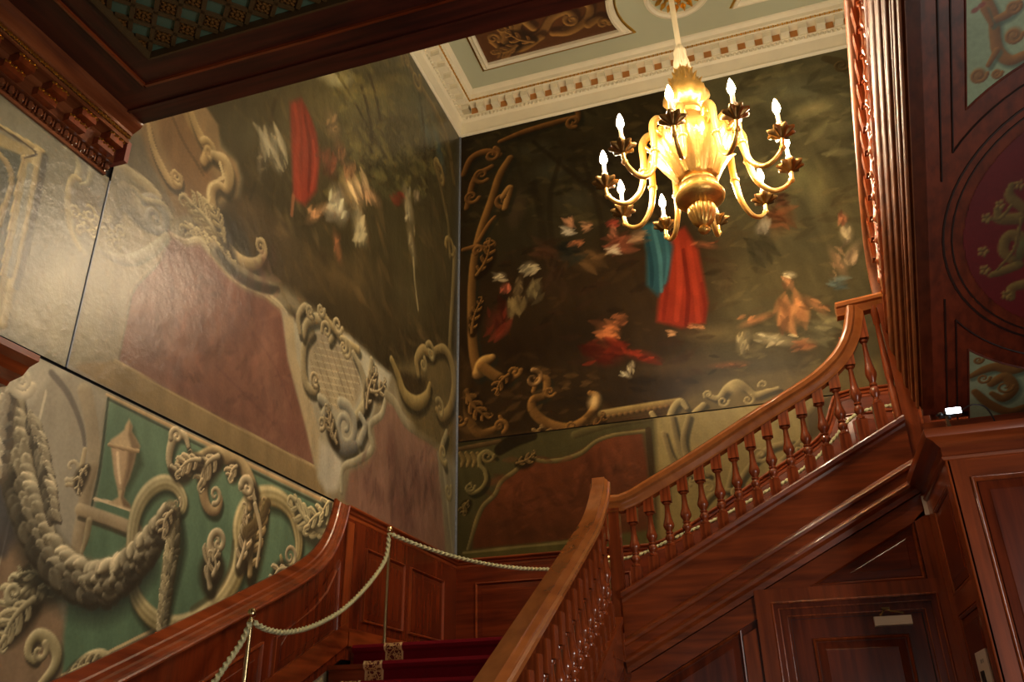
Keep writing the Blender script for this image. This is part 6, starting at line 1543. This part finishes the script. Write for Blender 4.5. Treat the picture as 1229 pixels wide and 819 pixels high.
for sg in (1, -1):
    v1 = 1.62; vv = (.72, v1) if sg > 0 else (-v1, -.80)
    pt = Paint(1.385, SC+.765, vv[0], vv[1], .0065, (138, 156, 124)); pt.run(PAINT['spanT'] if sg > 0 else PAINT['spanB']); pt.age(.15, 0)
    o = pt.build('painted_spandrel', lambda u, v: np.array([S3(a, b_, .004) for a, b_ in zip(u, v)]), M['panel_paint'], sf, mask=lambda U, V: (U-SC)**2+V**2 > 1.14**2)
    rim = [S3(SC+1.14*math.cos(a), sg*1.14*math.sin(a), .003) for a in np.linspace(PI*.735, PI*.265, 24)]
    mb = MB(); mb.tube(rim, .008, 5); obj('arc_bead', mb, M['soffit'], sf)
    mb = MB(); mb.tube([S3(1.385, sg*.84, .003), S3(1.385, sg*1.62, .003)], .006, 5); obj('edge_bead', mb, M['soffit'], sf)
    # lines framing the spandrel
    arc = [(SC+1.03*math.cos(a), sg*1.03*math.sin(a)) for a in np.linspace(PI*.805, PI*.19, 26)]
    for off, dd in ((0, 0),):
        mb = MB(); P_ = [S3(u, v, .004) for u, v in arc]; mb.tube(P_, .006, 5); obj('line_moulding', mb, M['groove'], sf)
    mb = MB(); mb.tube([S3(1.31, sg*(.60), .004), S3(1.31, sg*1.75, .004)], .006, 5); obj('line_moulding', mb, M['groove'], sf)
    mb = MB(); mb.tube([S3(1.245, sg*.42, .004), S3(1.245, sg*1.75, .004)], .0065, 5); obj('line_moulding', mb, M['groove'], sf)

# ------------------------------------------------------------------ balusters
sq = .040
def baluster_parts(h, top):
    """turned baluster, base at z 0, total height h; square blocks at both ends"""
    k = [(.0, .0)]
    mb = MB()
    zb_, zt_ = .22*h, h-.215*h
    mb.box(-sq, sq, -sq, sq, -.06, zb_); mb.box(-sq, sq, -sq, sq, zt_, h+.05)
    H = zt_-zb_
    pr = [(.026, 0), (.034, .02), (.034, .05), (.023, .07), (.021, .10), (.034, .15), (.037, .19), (.030, .24), (.021, .265), (.029, .285), (.029, .31), (.021, .325), (.028, .36), (.040, .42), (.043, .47), (.037, .54), (.028, .63), (.022, .75), (.0195, .86), (.019, .93), (.030, .95), (.030, .985), (.022, 1.0)]
    mb.lathe([(r, zb_+q*H) for r, q in pr], (0, 0, 0), 12)
    return mb
def rail_prof(wd, h):
    a = wd/2
    return [(-a*.55, 0), (a*.55, 0), (a*.85, -.012), (a, -.03), (a*.97, -h*.45), (a*.8, -h*.55), (a*.78, -h*.7), (a*.62, -h*.85), (a*.6, -h), (-a*.6, -h), (-a*.62, -h*.85), (-a*.78, -h*.7), (-a*.8, -h*.55), (-a*.97, -h*.45), (-a, -.03), (-a*.85, -.012)]
# first flight balustrade
b1 = thing('stair_balustrade', 'near balustrade with thick shiny handrail sweeping up beside the carpeted steps', 'balustrade', (-1.25, 4.2, .9), 'balustrades of the staircase')
XH = -1.25
r1 = [(XH, 2.0, .924), (XH, 3.0, 1.461)]+[(XH, y, z) for y, z in spline([(3.72, 1.849), (4.5, 2.268), (5.38, 2.745), (5.68, 2.925), (5.88, 3.09), (6.02, 3.23), (6.075, 3.335)], 6)]
obj('handrail', MB().sweep(rail_prof(.155, .115), r1, (-1, 0, 0)), M['rail'], b1, 35)
bme = baluster_parts(.60, 0).mesh('baluster', M['turned'], 35)
zr1 = lambda y: np.interp(y, [p[1] for p in r1], [p[2] for p in r1])
def put_bal(par, x, y, z0, z1, rot=0):
    o = obj('baluster', bme, None, par, loc=(x, y, z0)); o.scale = (1, 1, (z1-z0)/.60); o.rotation_euler = (0, 0, rot); return o
for k in range(25):
    y = 6.02-.155*k
    if y < 2.2: break
    put_bal(b1, XH, y, s1(y)+STR+.02, min(zr1(y)-.135, 3.2))
# second flight balustrade with newel
b2 = thing('stair_balustrade', 'far balustrade climbing right below the chandelier, fifteen turned balusters', 'balustrade', (0, 6.38, 2.6), 'balustrades of the staircase')
YR = 6.38
nm = MB().box(-1.275, -1.185, YR-.045, YR+.045, 1.3, 3.30).box(-1.285, -1.175, YR-.055, YR+.055, 3.215, 3.235); obj('newel_post', nm, M['mahog_z'], b2)
obj('newel_base', MB().box(-1.285, -1.175, YR-.055, YR+.055, ZL-.3, ZL+.28), M['mahog_z'], b2)
r2 = [(-1.26, YR, 3.345), (-1.17, YR, 3.345)]+[(x, YR, z) for x, z in spline([(-1.08, 3.375), (-.583, 3.622), (-.123, 3.868), (.30, 4.085), (.45, 4.178), (.575, 4.29), (.66, 4.42), (.705, 4.55), (.725, 4.65)], 6)]
obj('handrail', MB().sweep(rail_prof(.15, .135), r2, (0, -1, 0)), M['rail'], b2, 35)
obj('handrail_cap', MB().ext(rail_prof(.15, .125), (.66, YR, 4.70), (1.04, YR, 4.735), (0, -1, 0), (0, 0, 1)), M['rail'], b2, 35)
zr2 = lambda x: np.interp(x, [p[0] for p in r2], [p[2] for p in r2])
for k in range(15):
    x = -1.085+.1355*k
    put_bal(b2, x, YR, zs(x)+.015, (zr2(x) if x < .70 else 4.70)-.125)
# third flight balustrade
b3 = thing('stair_balustrade', 'overhead balustrade at right seen edge-on, square baluster tops under a smooth handrail', 'balustrade', (1.02, 4.6, 5.5), 'balustrades of the staircase')
nw = MB().box(.955, 1.055, YR-.05, YR+.05, 3.06, 4.70); obj('newel_post', nw, M['mahog_z'], b3)
pd = MB(); pd.lathe([(.06, 0), (.06, -.02), (.04, -.03), (.045, -.05), (.03, -.08), (.005, -.10)], (1.005, YR, 3.06), 14); obj('pendant_drop', pd, M['mahog_z'], b3, 35)
obj('half_newel', MB().lathe([(.03, 0), (.03, .25), (.02, .28), (.028, .34), (.03, .42), (.022, .6), (.018, .78), (.026, .80), (.026, .86), (.03, .87), (.03, 1.0)], (.93, YR-.02, 3.68), 12), M['turned'], b3, 35)
XB = 1.012
r3 = [(XB, y, zt(y)+.74) for y in (3.0, 4.0, 5.0, 5.6, 5.95)]
r3 += [(XB, y, z) for y, z in ((6.1, 5.19), (6.2, 5.10), (6.28, 4.98), (6.325, 4.84), (6.335, 4.69))]
r3 = r3[::-1]
obj('handrail', MB().sweep(rail_prof(.13, .11), r3, (1, 0, 0)), M['string'], b3, 35)
for k in range(22):
    y = 6.15-.147*k
    if y < 3.05: break
    put_bal(b3, XB, y, zt(y)+.015, zt(y)+.74-.13)

# ------------------------------------------------------------------ panelled wall and door under the second flight
YD = 6.37
ws = struct(obj('wall_stair', MB().poly([(-1.2, YD, 0), (XR, YD, 0), (XR, YD, ZU-.15), (.955, YD, ZU-.15), (.955, YD, 3.10), (-1.2, YD, 2.03)], (0, .04, 0)), M['panel_x']))
zf = lambda x: 2.245+.51*(x+.784)
Yf = YD-.028
def piece(nm, pts, mat, par, d=.03, y0=YD): return obj(nm, MB().poly([(x, y0, z) for x, z in pts], (0, -d, 0)), mat, par)
piece('rail', [(-1.2, zf(-1.2)), (.955, zf(.955)), (.955, zf(.955)-.15), (-1.2, zf(-1.2)-.15)], M['mahog_x'], ws)
piece('stile', [(-.376, 0), (-.276, 0), (-.276, 2.30), (-.376, 2.25)], M['mahog_z'], ws)
piece('stile', [(-1.2, 0), (-1.1, 0), (-1.1, 1.93), (-1.2, 1.88)], M['mahog_z'], ws)
piece('stile', [(.876, 2.55), (.99, 2.55), (.99, 3.05), (.876, 2.95)], M['mahog_z'], ws)
frame_panel(ws, [(-1.09, 1.935), (-.378, 2.305), (-.378, .9), (-1.09, .9)], 'x', YD-.001, .026, M['panel_z'], M['mahog_z'])
frame_panel(ws, [(.085, 2.553), (.872, 2.955), (.872, 2.553)], 'x', YD-.001, .026, M['panel_x'], M['mahog_x'])
# door casing and door
dr = struct(obj('door_1', MB().box(-.262, -.15, YD-.06, YD, 0, 2.55).box(.905, .99, YD-.06, YD, 0, 2.55).box(-.262, .99, YD-.061, YD, 2.455, 2.55), M['mahog_z']), 'dark panelled door with moulded casing under the second flight')
arc_ = MB()
for k_, (ins_, dp_) in enumerate(((0, .05), (.035, .034), (.085, .02))):
    x0_, x1_, zt_ = -.15+ins_, .905-ins_*.95, 2.455-ins_
    nx_ = (.035, .05, .025)[k_]
    arc_.box(x0_, x0_+nx_, YD-dp_, YD-.001, 0, zt_).box(x1_-nx_, x1_, YD-dp_, YD-.001, 0, zt_).box(x0_+nx_, x1_-nx_, YD-dp_, YD-.001, zt_-nx_, zt_)
obj('architrave', arc_, M['panel_z'], dr)
bd_ = MB()
for xa_, xb_, zt_, dp_, r_ in ((-.15, .905, 2.455, .058, .009), (-.112, .869, 2.417, .040, .007), (-.062, .821, 2.367, .026, .007)):
    bd_.tube([(xa_, YD-dp_, 0), (xa_, YD-dp_, zt_)], r_, 8); bd_.tube([(xb_, YD-dp_, 0), (xb_, YD-dp_, zt_)], r_, 8); bd_.tube([(xa_, YD-dp_, zt_), (xb_, YD-dp_, zt_)], r_, 8)
obj('bead', bd_, M['turned'], dr, 50)
obj('door_gap_shade', MB().box(-.048, -.038, YD-.014, YD-.010, 0, 2.352).box(.793, .803, YD-.014, YD-.010, 0, 2.352).box(-.048, .803, YD-.014, YD-.010, 2.343, 2.353), M['gap'], dr)  # dark strips standing in for shade the shallow door joint lacks
dl = obj('door_leaf', MB().box(-.04, .795, YD-.012, YD-.001, 0, 2.345), M['panel_z'], dr)
frame_panel(dl, [(.08, 2.216), (.69, 2.216), (.69, 1.1), (.08, 1.1)], 'x', YD-.013, .02, M['panel_z'], M['mahog_z'])
dc = obj('door_closer', MB().box(.49, .72, YD-.085, YD-.012, 2.268, 2.325), M['white_plastic'], dr); dc['label'] = 'pale box door closer with a bent arm'
obj('closer_arm', MB().tube([(.53, YD-.05, 2.325), (.57, YD-.05, 2.375), (.60, YD-.06, 2.36), (.68, YD-.05, 2.345)], .006, 6).box(.55, .60, YD-.06, YD-.03, 2.37, 2.385), M['bronze'], dc)

# panelled lobby at right
lb = thing('panelled_lobby', 'glossy wooden panelled lobby with moulded cornice at the right edge', 'enclosure', (2.0, 5.8, 0))
XA, YF = .97, 5.30
obj('casing', MB().box(XA+.02, XR, YF+.03, YD-.05, 0, 3.10), M['panel_z'], lb)
LP = [(0, 3.055), (.012, 3.06), (.02, 3.075), (.012, 3.085), (.012, 3.135), (.03, 3.15), (.05, 3.17), (.085, 3.185), (.09, 3.20), (.09, 3.235), (-.05, 3.24), (-.05, 3.055)]
obj('cornice', MB().ext(LP, (XA, YF, 0), (XR, YF, 0), (0, -1, 0), (0, 0, 1), -1, 0), M['mahog_x'], lb, 30)
obj('cornice', MB().ext(LP, (XA, YF, 0), (XA, YD-.05, 0), (-1, 0, 0), (0, 0, 1), -1, 0), M['mahog_y'], lb, 30)
obj('top_board', MB().box(XA-.02, XR, YF-.02, YD-.05, 3.22, 3.24), M['mahog_x'], lb)
obj('stile', MB().box(XA, 1.08, YF, YF+.03, 0, 3.06), M['mahog_z'], lb)
obj('rail', MB().box(1.08, XR, YF, YF+.03, 2.945, 3.06), M['mahog_x'], lb)
obj('stile', MB().box(2.0, 2.12, YF, YF+.03, 0, 2.945), M['mahog_z'], lb)
frame_panel(lb, [(1.08, 2.945), (2.0, 2.945), (2.0, .5), (1.08, .5)], 'x', YF+.012, .022, M['panel_z'], M['mahog_z'])
obj('highlight_bead', MB().tube([(1.083, YF-.004, .5), (1.083, YF-.004, 2.945), (2.0, YF-.004, 2.945)], .009, 8), M['turned'], lb, 50)  # polished bead added to carry a highlight along the panel edge
obj('corner_bead', MB().tube([(XA+.004, YF+.004, 0), (XA+.004, YF+.004, 3.06)], .008, 8), M['mahog_z'], lb, True)
for a, b_ in ((YF, YF+.13), (6.1, YD-.05)): obj('stile', MB().box(XA, XA+.02, a, b_, 0, 3.06), M['mahog_z'], lb)
for a, b_ in ((2.95, 3.06), (2.28, 2.40)): obj('rail', MB().box(XA, XA+.02, YF+.13, 6.1, a, b_), M['mahog_y'], lb)
frame_panel(lb, [(YF+.13, 2.95), (6.1, 2.95), (6.1, 2.40), (YF+.13, 2.40)], 'n', XA+.012, .012, M['panel_z'], M['mahog_z'])
frame_panel(lb, [(YF+.13, 2.28), (6.1, 2.28), (6.1, .9), (YF+.13, .9)], 'n', XA+.012, .012, M['panel_z'], M['mahog_z'])

# small fittings
fl = thing('floodlight', 'small lit white LED floodlight standing on top of the wooden lobby', 'lamp', (1.06, 5.34, 3.24))
obj('stand', MB().poly([(1.028, 5.31, 3.241), (1.052, 5.31, 3.241), (1.045, 5.31, 3.33), (1.03, 5.31, 3.33)], (0, .02, 0)), M['brass'], fl)
obj('bracket', MB().box(1.0, 1.09, 5.315, 5.335, 3.325, 3.335).box(1.045, 1.06, 5.30, 5.32, 3.31, 3.36), M['black'], fl)
hd = obj('lamp_head', MB().box(1.035, 1.125, 5.295, 5.35, 3.335, 3.375), M['black'], fl)
obj('led_panel', MB().box(1.04, 1.12, 5.288, 5.296, 3.338, 3.372), M['led'], hd)
obj('clamp', MB().ball((1.01, 5.32, 3.345), .018, 8, 6).box(.985, 1.035, 5.315, 5.325, 3.34, 3.35), M['black'], fl)
obj('cable', MB().tube([Vector(p) for p in spline([(1.12, 5.34, 3.36), (1.2, 5.36, 3.40), (1.27, 5.37, 3.38), (1.30, 5.38, 3.30), (1.30, 5.38, 3.246)], 5)], .005, 6), M['black'], fl)
tag(obj('sensor_box', MB().loft([[(.945+a*.9, 6.29-.02+b_*.02, z) for a, b_ in ((0, 0), (.055, 0), (.055, 1), (0, 1))] for z in (2.965, 3.095)]), M['white_plastic']), 'white sensor box under the pendant drop of the upper newel', 'sensor')
cpl = tag(obj('call_plate', MB().box(XA-.006, XA+.002, 5.50, 5.83, 1.78, 2.035), M['white_plastic']), 'white wall plate with black button on the lobby side, bottom right', 'switch')
obj('button', MB().box(XA-.012, XA-.006, 5.66, 5.76, 1.87, 1.93), M['black'], cpl)
obj('lettering', MB().box(XA-.0075, XA-.006, 5.60, 5.63, 1.97, 1.99).box(XA-.0075, XA-.006, 5.65, 5.70, 1.97, 1.99), simple('grey_print', (150, 140, 135), .5), cpl)

# ------------------------------------------------------------------ rope barrier
def post(loc, h, label):
    t = thing('barrier_post', label, 'post', loc, 'barrier posts')
    x, y, z = loc
    obj('rod', MB().lathe([(.016, .01), (.016, h-.06)], loc, 12), M['brass'], t, True)
    obj('finial', MB().lathe([(.016, h-.06), (.022, h-.055), (.022, h-.045), (.014, h-.04), (.014, h-.03), (.023, h-.022), (.028, h-.003), (.021, h+.018), (.003, h+.027)], loc, 14), M['brass'], t, 40)
    obj('base_flange', MB().lathe([(.035, 0), (.035, .006), (.015, .014), (.012, .03)], loc, 16), M['brass'], t, 40)
    return t
post((-3.10, 6.28, ZL+.012), .90, 'brass barrier post at the landing edge on the patterned carpet border')
zp2 = ZL-RISE1*6+.01
post((-3.11, 4.50, zp2), 2.345-zp2, 'brass barrier post lower on the first flight beside the wall panelling')
post((-1.66, 8.18, ZL+.012), .90, 'brass barrier post hidden behind the corner newel')
post((1.25, 8.2, ZU), .92, 'brass barrier post on the upper landing behind the newel')
def rope(pts, label):
    P = [Vector(p) for p in spline(pts, 40)]; rings = []; acc = 0
    a = Vector((0, 0, 1)); n = 12
    for i, p in enumerate(P):
        t = (P[min(i+1, len(P)-1)]-P[max(0, i-1)]).normalized()
        if i: acc += (p-P[i-1]).length
        s = t.cross(Vector((0, 0, 1))).normalized(); u = s.cross(t)
        ph = acc*2*PI/.13
        rings.append([p+(s*math.cos(2*PI*k/n)+u*math.sin(2*PI*k/n))*(.0150+.0045*math.cos(3*(2*PI*k/n)-3*ph)) for k in range(n)])
    return tag(obj('barrier_rope', MB().loft(rings), M['rope'], smooth=60), label, 'rope', 'barrier ropes')
def subdiv(A, B, sag, n=9):
    A, B = Vector(A), Vector(B); return [tuple(A.lerp(B, i/n)-Vector((0, 0, sag*4*(i/n)*(1-i/n)))) for i in range(n+1)]
rope(ROPE1, 'pale green twisted rope sagging between the two brass posts on the first flight')
rope(subdiv((-3.09, 6.29, 3.19), (-1.66, 8.18, 3.19), .16, 12), 'pale green twisted rope sagging across the landing corner')
rope(ROPE0, 'pale green twisted rope dropping steeply down the first flight at bottom left')
rope([(-1.66, 8.18, 3.19), (-1.35, 8.18, 3.235), (-1.1, 8.19, 3.33), (-.917, 8.2, 3.40), (-.5, 8.2, 3.55), (-.09, 8.2, 3.737), (.107, 8.2, 3.82), (.4, 8.2, 4.0), (.589, 8.2, 4.17), (.85, 8.2, 4.40), (1.25, 8.2, 4.45)], 'pale green twisted rope rising behind the second flight balusters')

# ------------------------------------------------------------------ chandelier
CX, CY = -.222, 5.63
ch = thing('chandelier', 'ten-armed gilded chandelier with lit candle bulbs hanging on a cream cord', 'chandelier', (CX, CY, 5.1))
C0 = (CX, CY, 0)
gad = lambda n, a: (lambda t, z: 1+a*abs(math.cos(n*t/2)))
obj('finial', MB().lathe([(.002, 5.10), (.03, 5.115), (.045, 5.14), (.03, 5.17), (.045, 5.18), (.075, 5.22), (.095, 5.28), (.10, 5.33), (.085, 5.36)], C0, 40, gad(20, .12)), M['gold'], ch, 60)
obj('lower_collar', MB().lathe([(.10, 5.36), (.17, 5.40), (.19, 5.42), (.195, 5.45), (.18, 5.475), (.15, 5.485), (.15, 5.53), (.16, 5.545), (.15, 5.56), (.13, 5.575), (.135, 5.60)], C0, 36), M['gold'], ch, 40)
obj('bowl', MB().lathe([(.13, 5.59), (.15, 5.62), (.20, 5.70), (.26, 5.80), (.30, 5.88), (.315, 5.94), (.305, 5.98), (.28, 6.01), (.25, 6.03), (.235, 6.07), (.215, 6.12), (.17, 6.16), (.12, 6.18)], C0, 60, gad(20, .07)), M['gold'], ch, 60)
obj('neck', MB().lathe([(.12, 6.17), (.09, 6.20), (.085, 6.26), (.11, 6.28), (.11, 6.31), (.08, 6.33)], C0, 24), M['gold'], ch, 40)
obj('crown', MB().lathe([(.08, 6.32), (.13, 6.36), (.17, 6.42), (.165, 6.47), (.14, 6.52), (.12, 6.58), (.085, 6.66), (.06, 6.74), (.04, 6.80)], C0, 40, gad(10, .16)), M['gold'], ch, 60)
obj('tassel', MB().lathe([(.055, 6.72), (.065, 6.76), (.06, 6.84), (.045, 6.92), (.05, 6.95), (.04, 6.99), (.03, 7.02)], C0, 30, gad(15, .14)), M['wax'], ch, 60)
obj('cord', MB().tube([(CX, CY, 7.0), (CX-.01, CY, 7.6), (CX-.02, CY, 8.6), (CX-.03, CY, ZC)], .024, 12), M['wax'], ch, True)
# carved leaves on bowl and crown
def leaf_mesh(h, wd, curl):
    m = MB(); rings = []
    for i in range(9):
        t = i/8; ww = wd*math.sin(PI*min(1, t*.85+.12))*(1+.18*math.cos(t*6*PI))
        y = curl*(t**3)*1.0; rings.append([(-ww, y+.25*ww, h*t-curl*max(0, t-.8)*1.5), (-ww*.5, y+.02, h*t), (0, y+.03, h*t), (ww*.5, y+.02, h*t), (ww, y+.25*ww, h*t-curl*max(0, t-.8)*1.5), (0, y-.01, h*t)])
    m.loft(rings); return m
lme = leaf_mesh(.36, .055, .05).mesh('acanthus_leaf', M['gold'], 50)
for i in range(10):
    a = math.radians(-151+36*i)
    o = obj('acanthus_leaf', lme, None, ch, loc=(CX+.145*math.cos(a), CY+.145*math.sin(a), 5.62)); o.rotation_euler = (-math.radians(25), 0, a-PI/2)
cme = leaf_mesh(.17, .036, .045).mesh('crown_leaf', M['gold'], 50)
for z_, r_, n_, sc_, tl_ in ((6.34, .10, 10, 1.0, 2), (6.42, .125, 12, .95, 10), (6.52, .105, 10, .85, 14), (6.62, .075, 8, .75, 16), (6.70, .055, 6, .6, 14)):
    for i in range(n_):
        a = 2*PI*i/n_+z_*9
        o = obj('crown_leaf', cme, None, ch, loc=(CX+r_*math.cos(a), CY+r_*math.sin(a), z_)); o.rotation_euler = (math.radians(tl_), 0, a-PI/2); o.scale = (sc_, sc_, sc_)
sme = leaf_mesh(.16, .045, .03).mesh('shoulder_leaf', M['gold'], 50)
for i in range(10):
    a = math.radians(-169+36*i)
    o = obj('shoulder_leaf', sme, None, ch, loc=(CX+.27*math.cos(a), CY+.27*math.sin(a), 5.86)); o.rotation_euler = (math.radians(-6), 0, a-PI/2)
# arm in its own frame: x outwards
RB = .725
ap = spline([(.20, 5.93, .03), (.27, 6.06, .034), (.345, 6.085, .033), (.40, 6.0, .032), (.405, 5.86, .028), (.415, 5.70, .027), (.455, 5.545, .024), (.545, 5.45, .021), (.64, 5.46, .019), (.71, 5.53, .017), (RB, 5.615, .016)], 5)
am = MB(); am.tube([(p[0], 0, p[1]) for p in ap], [p[2] for p in ap], 10)
am.tube([(p[0], 0, p[1]) for p in spline([(.40, 6.0), (.34, 5.93), (.29, 5.96), (.30, 6.01), (.33, 6.0)], 5)], .02, 8)
for q, r_ in ((.41, .036), (.402, .040)): pass
am.lathe([(.016, 5.72), (.038, 5.735), (.038, 5.755), (.024, 5.77)], (.413, 0, 0), 12)
am.ball((.715, 0, 5.53), .026, 8, 6)
arm_me = am.mesh('arm', M['gold'], 60)
pet = lambda t, z: 1+.16*math.cos(8*t)
pan_me = MB().lathe([(.012, 5.60), (.03, 5.615), (.05, 5.63), (.07, 5.645), (.088, 5.655), (.092, 5.675), (.075, 5.668), (.04, 5.66), (.022, 5.665), (.022, 5.70), (.034, 5.71), (.034, 5.72), (.02, 5.73)], (RB, 0, 0), 48, lambda t, z: 1+(.2*math.cos(8*t) if 5.62 < z < 5.69 else 0)).mesh('drip_pan', M['bronze'], 60)
can_me = MB().lathe([(.016, 5.725), (.026, 5.735), (.026, 5.75), (.017, 5.755), (.0165, 5.845), (.012, 5.85)], (RB, 0, 0), 14).mesh('candle', M['wax'], 40)
bulb_me = MB().lathe([(.012, 5.85), (.022, 5.862), (.030, 5.885), (.028, 5.91), (.017, 5.95), (.003, 5.985)], (RB, 0, 0), 12).mesh('bulb', M['flame'], True)
for i in range(10):
    a = math.radians(-169+36*i)
    o = obj('arm', arm_me, None, ch, loc=C0); o.rotation_euler = (0, 0, a)
    o.location = (0, 0, -5.1)
    for nm_, me in (('drip_pan', pan_me), ('candle', can_me), ('bulb', bulb_me)):
        q = obj(nm_, me, None, o); q.location = (0, 0, 0)
